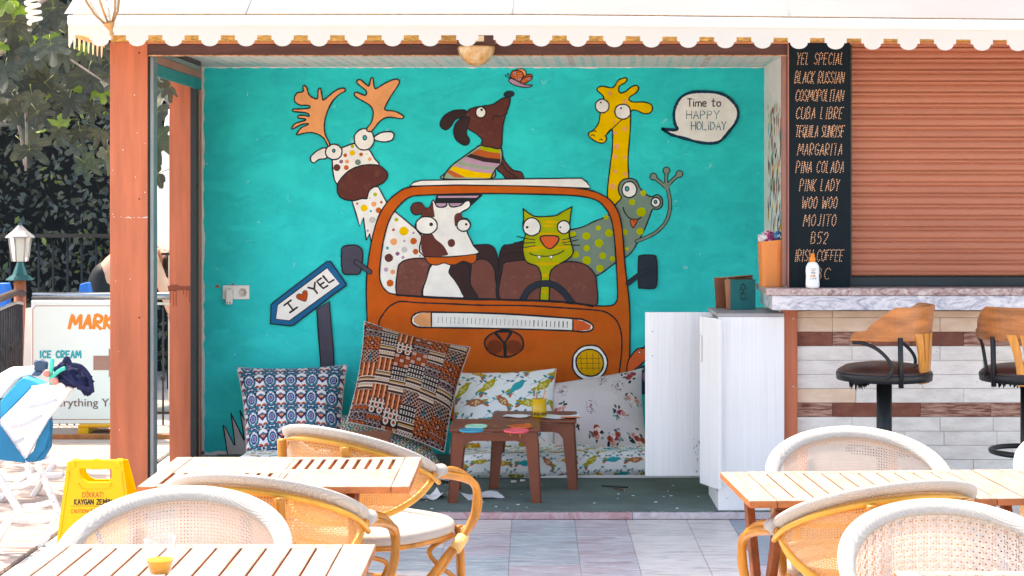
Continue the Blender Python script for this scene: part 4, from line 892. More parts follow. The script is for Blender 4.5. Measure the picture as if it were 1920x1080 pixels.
# ------------------------------------------------------------------ printed cloth: colours computed per vertex
def vattr(me, cols):
    at = me.color_attributes.new('Col', 'FLOAT_COLOR', 'POINT'); arr = np.ones((len(me.vertices), 4), dtype=np.float32); arr[:, :3] = cols; at.data.foreach_set('color', arr.ravel())
M_cloth = mat('printed_cloth', 'ffffff', .85, .03, 12, .25, 120, attr='Col', spec=.15)
def HL(h): return np.array(lin(h))
class Cv:
    def __init__(s, U, V, bgc): s.U, s.V = U, V; s.c = np.empty(U.shape+(3,)); s.c[:] = HL(bgc)
    def ell(s, cx, cy, rx, ry, col, rot=0, U=None, V=None, ring=0):
        U = s.U if U is None else U; V = s.V if V is None else V
        dx, dy = U-cx, V-cy; c, n = math.cos(rot), math.sin(rot); a = (dx*c+dy*n)/rx; b = (-dx*n+dy*c)/ry; d = a*a+b*b
        m = d < 1
        if ring: m &= d > (1-ring)**2
        s.c[m] = HL(col); return s
    def line(s, pts, wd, col, U=None, V=None):
        U = s.U if U is None else U; V = s.V if V is None else V
        for (ax, ay), (bx_, by) in zip(pts[:-1], pts[1:]):
            dx, dy = bx_-ax, by-ay; L2 = dx*dx+dy*dy+1e-9; t = np.clip(((U-ax)*dx+(V-ay)*dy)/L2, 0, 1); m = (U-ax-t*dx)**2+(V-ay-t*dy)**2 < (wd/2)**2; s.c[m] = HL(col)
    def mask(s, m, col): s.c[m] = HL(col)
def pr_ottoman(U, V):      # U,V in cm
    cv = Cv(U, V, 'e4e3e6'); cw_, ch_ = 6.9, 5.9; nv, tq, rd = '1d2a58', '2b7f92', 'b04c2c'
    X = (U/cw_-np.floor(U/cw_)-.5)*cw_; Y = (V/ch_-np.floor(V/ch_)-.5)*ch_; X2 = (U/cw_+.5-np.floor(U/cw_+.5)-.5)*cw_; Y2 = (V/ch_+.5-np.floor(V/ch_+.5)-.5)*ch_
    cv.ell(0, -.1, 2.1, 2.9, nv, 0, X2, Y, .12); cv.ell(0, -.1, 1.85, 2.6, tq, 0, X2, Y, .26); cv.ell(0, -.2, 1.2, 1.35, nv, 0, X2, Y); cv.ell(0, -.2, .82, .95, '8fa6d0', 0, X2, Y); cv.ell(0, -.2, .5, .6, '33508a', 0, X2, Y); cv.ell(0, -.2, .22, .26, 'e0705c', 0, X2, Y)
    for sx in (-1, 1): cv.line([(0, 2.6), (sx*.8, 1.7), (sx*.3, 1.2)], .16, nv, X2, Y); cv.line([(0, -1.4), (sx*.9, -2.2)], .14, nv, X2, Y); cv.ell(sx*1.1, -2.45, .34, .36, '6a2c4a', 0, X2, Y)
    for a in range(-4, 5): cv.ell(math.sin(a*.42)*1.15, .5-math.cos(a*.42)*1.0, .26, .78, '42255a', -a*.42, X, Y)
    for a in range(-3, 4): cv.ell(math.sin(a*.42)*.7, .6-math.cos(a*.42)*.6, .2, .42, 'd8602c', -a*.42, X, Y)
    cv.ell(0, .75, 1.15, .32, '4f6b78', 0, X, Y); cv.ell(0, 1.05, .5, .3, '4f6b78', 0, X, Y)
    for sx in (-.35, .35): cv.ell(sx, .15, .17, .17, 'f2d9a0', 0, X, Y)
    for sx in (-1, 1):
        cv.ell(sx*.85, .75, .78, .33, rd, sx*.25, X, Y2); cv.ell(sx*1.75, -.1, .8, .7, tq, 0, X, Y2); cv.ell(sx*1.75, -.1, .8, .7, nv, 0, X, Y2, .2); cv.ell(sx*2.5, 1.2, .5, .3, tq, sx*.7, X, Y2); cv.ell(sx*1.9, -1.5, .5, .3, nv, -sx*.5, X, Y2); cv.ell(sx*1.75, -.1, .2, .2, nv, 0, X, Y2); cv.ell(sx*1.0, -.85, .8, .16, '5a3a2c', -sx*.3, X, Y2)
        cv.line([(0, .3), (sx*.8, -.45), (sx*1.7, -.85), (sx*2.6, -.2)], .14, nv, X, Y2); cv.line([(0, .3), (sx*1.0, .35), (sx*1.8, .75)], .13, nv, X, Y2)
    cv.ell(0, -.1, .36, .42, nv, 0, X, Y2)
    return cv.c
def pr_kilim(U, V):
    cv = Cv(U, V, '5a3228'); rs = np.random.RandomState(3); cw_ = 7.4; ci = np.floor(U/cw_).astype(int); off = np.where(ci % 2 == 0, 0, 3.1); ri = np.floor((V+off)/6.3).astype(int)
    X = (U-ci*cw_)*6.2/cw_; Y = (V+off-ri*6.3)*5.3/6.3; kind = np.array([0, 2, 5, 4, 6, 3, 1, 7, 2, 4, 7, 6, 3, 0, 5, 6, 4, 1, 5, 7])[((ci+40)*7+(ri+40)*11+((ci+40)*(ri+40))//3) % 20]
    br, ru, cr, dk, gn = '4c2a20', 'a44a22', 'e2ccbe', '242224', '3c4a48'
    def S(k, m, c): cv.mask((kind == k) & m, c)
    S(0, X > -1, dk)                       # knots in rows
    for r in range(3): S(0, (np.abs(Y-(.9+r*1.75)) < .5) & (np.abs(((X % 1.05))-.52) < .3) & ~((np.abs(Y-(.9+r*1.75)) < .2) & (np.abs(((X % 1.05))-.45) < .16)), cr)
    S(1, X > -1, ru); S(1, ((np.floor(X/2.07)+np.floor(Y/1.8)) % 2 == 0) & (np.abs(X % 2.07-1) < .75) & (np.abs(Y % 1.8-.9) < .65), 'c99c8c'); S(1, (X % 2.07 < .2) | (Y % 1.8 < .18), dk)
    S(2, X > -1, dk)                       # white flowers
    for dx, dy in ((1.5, 1.4), (4.6, 1.4), (3.05, 3.1), (0, 3.1), (6.1, 3.1), (1.5, 4.7), (4.6, 4.7)):
        d = (X-dx)**2+(Y-dy)**2; S(2, d < 1.15, cr); S(2, d < .35, ru)
    S(3, X > -1, ru)
    for k_ in (1.1, 3.1, 5.1): S(3, np.abs(X-k_) < .28, 'e6a47c'); S(3, (np.abs(X-k_-.6) < .25+.15*np.sin(Y*3)), br)
    S(4, X > -1, br); S(4, (Y % 1.25 < .32), cr); S(4, (Y % 2.5 > 1.25) & (Y % 1.25 > .45) & (Y % 1.25 < .75), 'dba24c'); S(4, (np.abs(Y-2.3) < .55) & ((np.floor(X/.5)+np.floor(Y/.28)) % 2 == 0), cr)
    S(5, X > -1, br); S(5, (np.abs((np.abs(X % 2-1))+np.abs(Y % 1.9-.95)-.8) < .17), '9a8a90'); S(5, (Y % 2.6 < .25) & (X % .6 < .32), cr); S(5, (np.abs(Y-4.2) < .5), ru)
    S(6, X > -1, dk); S(6, (np.abs(((X+Y) % 1.5)-.75) < .16) | (np.abs(((X-Y) % 1.5)-.75) < .16), 'd09a84'); S(6, (np.abs(X-3.1) < .7*(5.3-Y)/5.3) & (Y > 1), '2a6a7a'); S(6, np.abs(X-Y*.6-1.5) < .14, dk)
    S(7, X > -1, ru); S(7, np.sin(X*3)*np.cos(Y*3) > .35, dk); S(7, np.sin(X*3+1)*np.cos(Y*3+1) > .75, 'e0905a'); S(7, ((X-3.1)**2+(Y-2.6)**2 < 1.1), '3a2a28'); S(7, ((X-3.1)**2+(Y-2.6)**2 < .3), 'c88a7a')
    cv.mask((X < .12) | (Y < .12), '241c1c'); cv.c *= .8
    return cv.c
def bird(cv, x, y, s, fl, col, kind=0, U=None, V=None):
    U = cv.U if U is None else U; V = cv.V if V is None else V
    X = (U-x)*fl/s; Y = (V-y)/s; a = .35*(1 if kind else -1); X, Y = X*math.cos(a)+Y*math.sin(a), -X*math.sin(a)+Y*math.cos(a)
    for q, c in ((-.5, 'ba5c34' if col != '1aa3ac' else 'd06c3c'), (-.1, '1d8f98'), (.35, 'a29a22')): cv.ell(1.75+abs(q)*-.1, -.75+q*1.0, .75, .28, c, -.5+q*.9, X, Y)
    cv.ell(0, 0, 1.25, .78, col, .0-.35, X, Y); cv.ell(-1.05, .62, .52, .48, col, 0, X, Y); cv.ell(-1.65, .55, .3, .14, col, -.2, X, Y); cv.ell(.9, -.4, .8, .45, col, -.55, X, Y)
    if col != '1aa3ac':
        for dx, dy in ((-.5, .15), (.1, .05), (.55, -.25), (-.05, -.4), (.35, .25)): cv.ell(dx, dy, .19, .19, 'f2e6a8', 0, X, Y); cv.ell(dx, dy, .09, .09, col, 0, X, Y)
    cv.ell(-1.12, .7, .08, .08, '2a2a2a', 0, X, Y)
def pr_birds(U, V, seed=2, sc=1.0):
    cv = Cv(U, V, 'eceeef'); rs = random.Random(seed); cols = ['b5a524', '1aa3ac', 'c9962a', 'b56a4c', '9a9628', 'b5a524']; u0, u1, v0, v1 = U.min(), U.max(), V.min(), V.max(); k = 0
    y = v0-2
    while y < v1+4:
        x = u0-3+(k % 2)*6.2
        while x < u1+4:
            pts = [(x-5+i*2.1, y+4+2.6*math.sin(i*.7+x)) for i in range(7)]; cv.line(pts, .2, '8a7a80')
            for i in range(1, 6, 1): cv.ell(pts[i][0], pts[i][1]+(1 if i % 2 else -1), 1.0, .52, '17808a' if rs.random() < .75 else '4aa3a8', rs.uniform(-1, 1.3))
            x += 12.4
        y += 9.6; k += 1
    y = v0; k = 0
    while y < v1+4:
        x = u0-2+(k % 2)*6.2
        while x < u1+4:
            bird(cv, x+rs.uniform(-1, 1), y+rs.uniform(-1, 1), 2.35*sc*rs.uniform(.85, 1.1), rs.choice((1, -1)), rs.choice(cols), rs.randrange(2)); x += 12.4
        y += 9.4; k += 1
    return cv.c
def pr_floral(U, V):
    cv = Cv(U, V, 'cfc6c8'); rs = random.Random(8)
    m = (np.sin(U*.21+V*.13)+np.sin(U*.1-V*.27+2)) > .9; cv.c[m] *= 1.05
    for (x, y) in ((-20, 15), (-4, -2), (13, 12), (14, -6), (4, 19), (-16, -12), (22, 3), (-2, -18), (20, 20), (-23, 3), (22, -19), (8, -20)):
        th = rs.random()
        if th < .28:
            for i in range(40): a, r = rs.uniform(0, 6.3), rs.uniform(0, 4.6); cv.ell(x+r*math.cos(a)*.8, y+r*math.sin(a)*1.1, .32, .32, rs.choice(['7a3c44', 'a04c5a', '4a3a40']))
            continue
        for i in range(12): a = rs.uniform(0, 6.3); r = rs.uniform(2.2, 5.2); cv.ell(x+r*math.cos(a), y+r*math.sin(a), rs.uniform(.8, 1.6), rs.uniform(.5, .8), rs.choice(['2c3c3c', '3e5048', '7a9a92', '1e2628']), rs.uniform(0, 3))
        for i in range(6): a = rs.uniform(0, 6.3); r = rs.uniform(.3, 3.2); q = rs.choice([('b0503c', '7a2c24'), ('d8a49c', 'b06a64'), ('e8dcd8', 'c8a8a0'), ('a83c5c', '7a2440')]); X, Y = x+r*math.cos(a), y+r*math.sin(a); cv.ell(X, Y, 1.7, 1.55, q[0]); cv.ell(X, Y, 1.0, .9, q[1]); cv.ell(X+.2, Y, .5, .45, q[0])
    return cv.c
def pr_ikat(U, V):
    cv = Cv(U, V, 'e4e6e0'); cw_, ch_ = 6.6, 9.5
    for o_ in (0, .5):
        X = ((U/cw_+o_)-np.floor(U/cw_+o_)-.5)*2; Y = ((V/ch_+o_)-np.floor(V/ch_+o_)-.5)*2; d = np.abs(X)*1.0+np.abs(Y)**1.6*1.0+.05*np.sin(V*6); 
        m = (d < .98) & (np.abs(X)+np.abs(Y) < 1.0)
        alt = (np.floor(V/ch_+o_)+np.floor(U/cw_+o_)) % 2 == 0
        cv.mask(m & (d < .9), '17808a'); cv.mask(m & (d < .9) & alt, 'a89a2a'); cv.mask(m & (d < .66), '1b4c58'); cv.mask(m & (d < .5), 'e4e6e0'); cv.mask(m & (d < .3), 'b0563c'); cv.mask(m & (d < .12), '2a2a34')
    return cv.c
def cushion(name, label, TL, TR, BR, BL, thick, fn, wcm, hcm, n=170, sag=.05, tuft=0, seed=0, cat='cushion', pinch=.06):
    """pillow through four world corners; printed front, plain rear, pinched edges and wrinkles"""
    TL, TR, BR, BL = map(Vector, (TL, TR, BR, BL)); cen = (TL+TR+BR+BL)/4; nv_ = (TR-TL).cross(BL-TL).normalized()
    if nv_.y > 0: nv_ = -nv_
    u = np.linspace(-1, 1, n); U, V = np.meshgrid(u, u); s, t = (U+1)/2, (V+1)/2           # t=1 top
    def sh_(a): return np.sign(a)*np.abs(a)
    pu = 1-pinch*(1-V**2); pv = 1-pinch*(1-U**2)
    s2 = (U*pu+1)/2; t2 = (V*pv+1)/2
    arr = (1-s2)[..., None]*(t2[..., None]*np.array(TL)+(1-t2)[..., None]*np.array(BL))+s2[..., None]*(t2[..., None]*np.array(TR)+(1-t2)[..., None]*np.array(BR))
    prof = ((1-np.abs(U)**2.6)*(1-np.abs(V)**2.6))**.62
    rs = np.random.RandomState(seed); wr = np.zeros_like(U)
    for k in range(10):
        a = rs.uniform(0, PI); f_ = rs.uniform(3, 9); wr += np.sin((U*math.cos(a)+V*math.sin(a))*f_+rs.uniform(0, 6))*.12/f_*3
    # radiating puckers near the corners
    for cx_, cy_ in ((-1, 1), (1, 1), (-1, -1), (1, -1)):
        r_ = np.hypot(U-cx_, V-cy_); an = np.arctan2(V-cy_, U-cx_); wr += .35*np.exp(-(r_/.55)**2)*np.sin(an*13+cx_)*np.minimum(r_*3, 1)
    h = thick*prof*(1+.10*wr)+thick*.02*wr*(prof > .05)
    fr_ = arr+h[..., None]*np.array(nv_); me = bpy.data.meshes.new(name)
    nb = 26; ub = np.linspace(-1, 1, nb); UB, VB = np.meshgrid(ub, ub); idx = np.rint((ub+1)/2*(n-1)).astype(int)
    bk = arr[np.ix_(idx, idx)]-(thick*.55*prof[np.ix_(idx, idx)])[..., None]*np.array(nv_)
    verts = np.vstack([fr_.reshape(-1, 3), bk.reshape(-1, 3)])-np.array(cen)
    ii = np.arange(n*n).reshape(n, n); f1 = np.stack([ii[:-1, :-1], ii[:-1, 1:], ii[1:, 1:], ii[1:, :-1]], -1).reshape(-1, 4)
    jj = n*n+np.arange(nb*nb).reshape(nb, nb); f2 = np.stack([jj[:-1, :-1], jj[1:, :-1], jj[1:, 1:], jj[:-1, 1:]], -1).reshape(-1, 4)
    me.from_pydata(verts.tolist(), [], np.vstack([f1, f2]).tolist()); me.polygons.foreach_set('use_smooth', [True]*len(me.polygons))
    cols = np.vstack([fn(U*wcm/2, V*hcm/2).reshape(-1, 3), fn(UB*wcm/2, VB*hcm/2).reshape(-1, 3)]); vattr(me, cols); me.materials.append(M_cloth); me.update()
    if me.polygons[n*n//2].normal.dot(nv_) < 0: me.flip_normals()
    root = lthing(name, label, cat, cen); o = bpy.data.objects.new('cover', me); COL.objects.link(o); o.parent = root
    b = MB(); e = [arr[0, ::6], arr[::6, -1], arr[-1, ::-6], arr[::-6, 0]]; pts = [Vector(p)-cen for q in e for p in q.tolist()]
    pp = [pts[0]]
    for p in pts[1:]:
        if (p-pp[-1]).length > .004: pp.append(p)
    b.tube(pp, .0028, 6, closed=True); b.build('seam', MATS['printed_cloth_seam'], root); return root
mat('printed_cloth_seam', 'c8c0bc', .85, .1, 30)
# mattresses
def mattress(name, label, x0, x1, y0, y1, z0, z1, fn, seed, nx=330):
    root = lthing(name, label, 'mattress', ((x0+x1)/2, (y0+y1)/2, z0)); W_, Dp, H = x1-x0, y1-y0, z1-z0
    ny = 110; q = np.concatenate([np.linspace(0, .3, 80, endpoint=False), np.linspace(.3, 1, 30)]); u = np.linspace(-1, 1, nx); rs = np.random.RandomState(seed)
    # profile runs from the bottom front up over the front and back over the top
    Lf = H*1.0; Lt = Dp; tot = Lf+Lt; sarr = q*tot; py_ = np.where(sarr < Lf, 0, sarr-Lf); pz_ = np.where(sarr < Lf, sarr, H)
    r = .045; m = sarr < Lf+r; 
    a = np.clip((sarr-(Lf-r))/(2*r), 0, 1)*PI/2; cor = (sarr > Lf-r) & (sarr < Lf+r); py_ = np.where(cor, r-r*np.cos(a), py_); pz_ = np.where(cor, H-r+r*np.sin(a), pz_)
    low = sarr < r; al = sarr/r*PI/2; py_ = np.where(low, r*(1-np.sin(al))*.7, py_)
    U, Q = np.meshgrid(u, q); X = U*W_/2; Y = np.repeat(py_[:, None], nx, 1); Z = np.repeat(pz_[:, None], nx, 1); wr = np.zeros_like(U)
    for k in range(12): f_ = rs.uniform(4, 22); wr += np.sin(X*f_+Q*rs.uniform(-9, 9)+rs.uniform(0, 6))/f_
    Y = Y-.018*wr*1.4; Z = Z+.012*wr*1.4+.012*np.sin(X*3.1+1)
    e = 1-np.clip((1-np.abs(U))*W_/2/.05, 0, 1); Y = Y+e**2*.03; Z = Z-e**2*.025*(Q > .1)
    verts = np.stack([X, Y-Dp/2, Z+.002], -1).reshape(-1, 3); ii = np.arange(nx*ny).reshape(ny, nx); fs = np.stack([ii[:-1, :-1], ii[:-1, 1:], ii[1:, 1:], ii[1:, :-1]], -1).reshape(-1, 4)
    me = bpy.data.meshes.new(name); me.from_pydata(verts.tolist(), [], fs.tolist()); me.polygons.foreach_set('use_smooth', [True]*len(me.polygons))
    vattr(me, fn(X*100, (np.repeat(sarr[:, None], nx, 1))*100).reshape(-1, 3)); me.materials.append(M_cloth); o = bpy.data.objects.new('cover', me); COL.objects.link(o); o.parent = root
    MB().bx(-W_/2+.02, W_/2-.02, -Dp/2+.03, Dp/2, .0, H-.03).build('foam_core', M_white, root); return root
zc = .040
mattress('seat_mattress', 'floor mattress printed with birds under the bird cushion and the floral cushion', -.46, 1.1, 9.62, 10.46, zc, .178, lambda U, V: pr_birds(U, V, 5), 1)
mattress('seat_mattress', 'pale bird print floor mattress under the blue floral tile cushion at the left', -1.70, -1.18, 9.66, 10.46, zc, .14, lambda U, V: pr_birds(U, V, 15), 4, 120)
# ikat cushion lying flat, tilted
cushion('seat_cushion', 'flat teal and mustard ikat seat cushion under the patchwork cushion', P(640, 778, 10.2), P(790, 800, 10.1), P(848, 902, 9.45), P(620, 880, 9.4), .06, pr_ikat, 62, 62, n=150, seed=3)
cushion('cushion', 'blue and white floral tile print cushion leaning at the left of the mural', P(444, 689, 10.36), P(651, 684, 10.36), P(641, 866, 9.98), P(462, 866, 9.98), .095, pr_ottoman, 34, 33.5*.86, n=230, seed=1)
cushion('cushion', 'large brown patchwork kilim print cushion tilted to the right', P(683, 602, 10.1), P(882, 651, 10.05), P(833, 848, 9.66), P(650, 791, 9.72), .105, pr_kilim, 46, 46, n=260, seed=2, pinch=.07)
cushion('cushion', 'white cushion with mustard and teal birds behind the yellow mug of pencils', P(850, 699, 10.30), P(1043, 691, 10.28), P(1042, 845, 9.92), P(842, 850, 9.92), .09, lambda U, V: pr_birds(U, V, 2), 46, 38, n=230, seed=3)
cushion('cushion', 'pale pink grey cushion with rose bouquets at the right end of the mattress', P(1028, 720, 10.26), P(1203, 691, 10.3), P(1216, 853, 9.86), P(1038, 853, 9.86), .1, pr_floral, 54, 52, n=220, seed=4)

# ------------------------------------------------------------------ brown plastic stools on the carpet
M_bp = mat('brown_plastic', '7a3c26', .38, .1, 6, .05, 30)
def plastic_table(label, cx, cy, rz, w_=.475, d_=.40, h=.385):
    t = lthing('plastic_table', label, 'low table', (cx, cy, .0395), rz, 'low brown plastic tables on the carpet')
    hw, hd = w_/2, d_/2
    b = MB().bx(-hw, hw, -hd, hd, h-.018, h); b.build('tabletop', M_bp, t, bevel=.007, seg=2)
    for sx in (-1, 1):
        for sy in (-1, 1):
            # L-section leg, wider at the top, splayed slightly
            b = MB(); tw, bw = .072, .05
            X0, Y0 = sx*(hw-.012), sy*(hd-.012); X1, Y1 = sx*(hw+.006), sy*(hd+.004)
            for (ax, ay) in ((1, 0), (0, 1)):
                top = [(X0, Y0), (X0-sx*tw*ax, Y0-sy*tw*ay)]; bt = [(X1, Y1), (X1-sx*bw*ax, Y1-sy*bw*ay)]; th = .006; off = (0, -sy*th) if ax else (-sx*th, 0)
                vs = [(x, y, h-.019) for x, y in top]+[(x+off[0], y+off[1], h-.019) for x, y in top[::-1]]+[(x, y, 0) for x, y in bt]+[(x+off[0], y+off[1], 0) for x, y in bt[::-1]]
                b.add(vs, [(0, 1, 2, 3), (7, 6, 5, 4), (0, 4, 5, 1), (1, 5, 6, 2), (2, 6, 7, 3), (3, 7, 4, 0)])
            b.build('leg', M_bp, t)
    for (ax, sgn) in ((1, -1), (1, 1), (0, -1), (0, 1)):   # apron with arched lower edge
        L_ = hw-.02 if ax else hd-.02; o_ = (hd-.011)*sgn if ax else (hw-.011)*sgn; n = 12; pts = [(-L_, h-.02), (L_, h-.02), (L_, h-.13)]
        for k in range(n+1): a = k/n; xq = L_-.05-a*(2*L_-.1); e = min(a, 1-a)*(2*L_-.1); pts.append((xq, h-.065-.04*max(0, 1-e/.05)**2))
        pts.append((-L_, h-.13)); P3 = [(u, o_, z) if ax else (o_, u, z) for u, z in pts]
        MB().prism(P3, (0, -sgn*.005, 0) if ax else (-sgn*.005, 0, 0)).build('apron', M_bp, t)
    return t
t1 = plastic_table('brown plastic low table with coloured paint lids, nearest on the carpet', (927.5-1000)/361, 9.07, .0)
t2 = plastic_table('brown plastic low table with the yellow pencil cup, behind and right of the lids table', (1002-1000)/346, 9.48, -.03, .47, .40, .375)
t3 = plastic_table('brown plastic low table half hidden behind the cane chair at the left', (645-1000)/365, 8.82, .02, .475, .32, .36)
# paint drips on the first table
b = MB(); M_drip = mat('dried_mustard_paint', 'c98f28', .4, .2, 30)
S = F/8.865; y = 8.866
for px, l in ((957, 9), (975, 12), (868, 5), (980, 6)):
    x = (px-1000)/S; z = .0395+.384; w2 = .011; b.prism([(x-w2, y, z-.002), (x-w2*.3, y, z-.01), (x-.002, y, z-l/S-.01), (x+.002, y, z-l/S-.01), (x+w2*.3, y, z-.012), (x+w2, y, z-.002)], (0, .001, 0))
o = b.build('paint_drips', M_drip, None); 
o.parent = t1; o.location = -Vector(t1.location); o.name = 'paint_drips'
b = MB()
for i in range(7): q = random.uniform; x, yy = t1.location.x+q(-.2, .2), t1.location.y+q(-.17, .15); b.lathe([(q(.008, .02), 0), (0, .0012)], (x, yy, .0395+.3853), 9)
o = b.build('paint_spots', M_drip); o.parent = t1; o.location = -Vector(t1.location)
# lids
zt1 = .0395+.3855
def lid(px, py, col, nm, label, w_px, m=None):
    Dp = (EYE-zt1-.006)*F/(py-362); r = w_px/2/(F/Dp); x = (px-1000)/(F/Dp); t = thing('paint_lid', label, 'lid', (x, Dp, zt1))
    MB().lathe([(r*.94, 0), (r, .003), (r, .009), (r*.97, .011), (r*.92, .0105), (r*.9, .007), (0, .007)], (x, Dp, zt1+.001), 28).build('lid_disc', mat(nm, col, .35, .06, 8), t)
    return t
lid(884, 807, '1595b0', 'blue_lid', 'round blue paint lid, front left on the low table', 46)
lid(893, 799.5, 'a4d8b8', 'mint_lid', 'round mint green paint lid behind the blue one', 42)
lid(968, 808, 'f05a6a', 'pink_lid', 'round coral pink paint lid, front right on the low table', 47)
lid(977, 799.5, 'c85c24', 'rust_lid', 'round rust orange paint lid behind the pink one', 43)
# cup with pencils
D = 9.42; S = F/D; z0 = .0395+.3755; cx = (1011-1000)/S
cu = thing('pencil_cup', 'yellow mug printed with dark letters holding pencils', 'mug', (cx, D, z0)); r = 13.8/S; h = 34/S
M_yc = mat('yellow_ceramic', 'd8a800', .3, .04, 4, coat=.3)
MB().lathe([(r*.94, 0), (r, .004), (r, h), (r-.003, h), (r-.003, .01), (0, .008)], (cx, D, z0+.001), 28).build('mug_body', M_yc, cu)
me = text_mesh('SUNSHINE', .024, ext=.0003, bold=.0008)
xs_ = [v.co.x for v in me.vertices]; wsc = (2*r*1.25)/(max(xs_)-min(xs_))
for v in me.vertices:
    a = v.co.x*wsc/r; zq = v.co.y; ee = v.co.z; v.co = Vector((cx+(r+.0008+ee)*math.sin(a), D-(r+.0008+ee)*math.cos(a), z0+.012+zq))-Vector(ROOT[cu.name])
me.materials.clear(); me.materials.append(M_black); o = bpy.data.objects.new('lettering', me); COL.objects.link(o); o.parent = cu
random.seed(12)
for i, c in enumerate(['e8c8b0', 'f0d0a8', '5fbcc4', 'c89078', 'e6e0d8', 'b86a50', 'd8b494', 'eae4da', '7aa04a']):
    a = i*2.1; b0 = Vector((cx+.012*math.cos(a), D+.012*math.sin(a), z0+.012)); tip = Vector((cx+r*(.5+.5*random.random())*math.cos(a)*1.25, D+r*math.sin(a), z0+h+random.uniform(.03, .062)))
    pc = lthing('pencil', ['beige', 'cream', 'turquoise', 'brown', 'white', 'rust red', 'tan', 'ivory', 'green'][i]+' pencil standing in the yellow mug', 'pencil', (0, 0, 0)); ROOT[pc.name] = (0, 0, 0)
    MB().tube([b0, b0.lerp(tip, .9)], .0034, 6, sm=False).build('shaft', mat('pencil_'+c, c, .5), pc); MB().tube([b0.lerp(tip, .9), tip], [.0034, .0006], 6, sm=False).build('tip', mat('pencil_wood', 'd8b080', .6), pc)
# papers
M_paper = mat('white_paper', 'e8e8ea', .7, .03)
def paper(label, c, w_, d_, rz, z, curl=.004, tint=None, nm='paper_sheet'):
    t = lthing(nm, label, 'paper', (c[0], c[1], z), rz); b = MB(); n = 8; vs = []
    for j in range(n+1):
        for i in range(n+1): u, v_ = i/n-.5, j/n-.5; vs.append((u*w_, v_*d_, .0008+curl*(.5+.5*math.sin(u*7+v_*4+c[0]*9))*(abs(u)+abs(v_))*1.6))
    b.add(vs, [(j*(n+1)+i, j*(n+1)+i+1, (j+1)*(n+1)+i+1, (j+1)*(n+1)+i) for j in range(n) for i in range(n)], 0, True); b.build('sheet', tint or M_paper, t, recalc=False); return t
paper('stacked white paper right of the yellow mug', (.15, 9.40), .22, .14, .1, z0+.0005, .006); paper('printed white paper left of the yellow mug', (-.09, 9.44), .14, .12, -.2, z0+.0005, .004)
pcl = lthing('pencil', 'orange pencil lying at the right edge of the table with the mug', 'pencil', ((1070-1000)/S, 9.33, z0+.009)); MB().tube([(-.055, 0, 0), (.045, .004, 0)], .004, 6).build('shaft', mat('orange_pencil', 'd8703a', .5), pcl); MB().tube([(.045, .004, 0), (.06, .005, 0)], [.004, .0008], 6).build('tip', MATS['pencil_wood'], pcl)
paper('large torn sheet of paper on the carpet between the table legs and cane chair', ((905-1000)/350, 9.05), .20, .16, .35, .0395, .012)
paper('crumpled drawing with red marks on the carpet left of the brown table leg', ((806-1000)/355, 9.02), .17, .14, .6, .0395, .03)
paper('blue edged sheet standing behind the left cane chair', ((520-1000)/350, 9.5), .1, .22, .2, .2, .02)
random.seed(77)
M_scr = M_paper
for i in range(26):
    px, py = random.uniform(940, 1330), random.uniform(905, 955)
    if i > 17: px = random.uniform(790, 940)
    Dp = (EYE-.04)*F/(py-362); c = P(px, py, Dp); s_ = random.uniform(.004, .014)
    o = MB().prism([(c.x, c.y, .0402), (c.x+s_, c.y+s_*.4, .0402), (c.x+s_*.7, c.y+s_*1.5, .0402), (c.x-s_*.4, c.y+s_, .0402)], (0, 0, .0018)).build('paper_scrap', M_scr, origin=c); tag(o, 'tiny scrap of white paper lying on the dark green carpet', 'paper scrap', 'paper scraps on the carpet')
for (a_, b_, c_, lb) in (((1128, 911), (1183, 914), '22303c', 'long dark blue pencil on the carpet in front of the cabinet door'), ((1150, 914), (1172, 920), '6a4a3c', 'short brown pencil on the carpet beside the dark blue one')):
    A_ = P(a_[0], a_[1], (EYE-.044)*F/(a_[1]-362)); B_ = P(b_[0], b_[1], (EYE-.044)*F/(b_[1]-362)); t = thing('pencil', lb, 'pencil', A_); MB().tube([A_, A_.lerp(B_, .93)], .004, 6).build('shaft', mat('floor_'+c_, c_, .5), t); MB().tube([A_.lerp(B_, .93), B_], [.004, .0006], 6).build('tip', MATS['pencil_wood'], t)
for px, py, lb in ((963, 903, 'white stub of chalk on the carpet between the table legs'), (980, 901, 'broken white crumb of chalk near the middle of the carpet')):
    c = P(px, py, (EYE-.045)*F/(py-362)); tag(MB().tube([c-Vector((.014, 0, 0)), c+Vector((.014, .004, 0))], .006, 8).build('chalk', M_white, origin=c), lb, 'chalk')
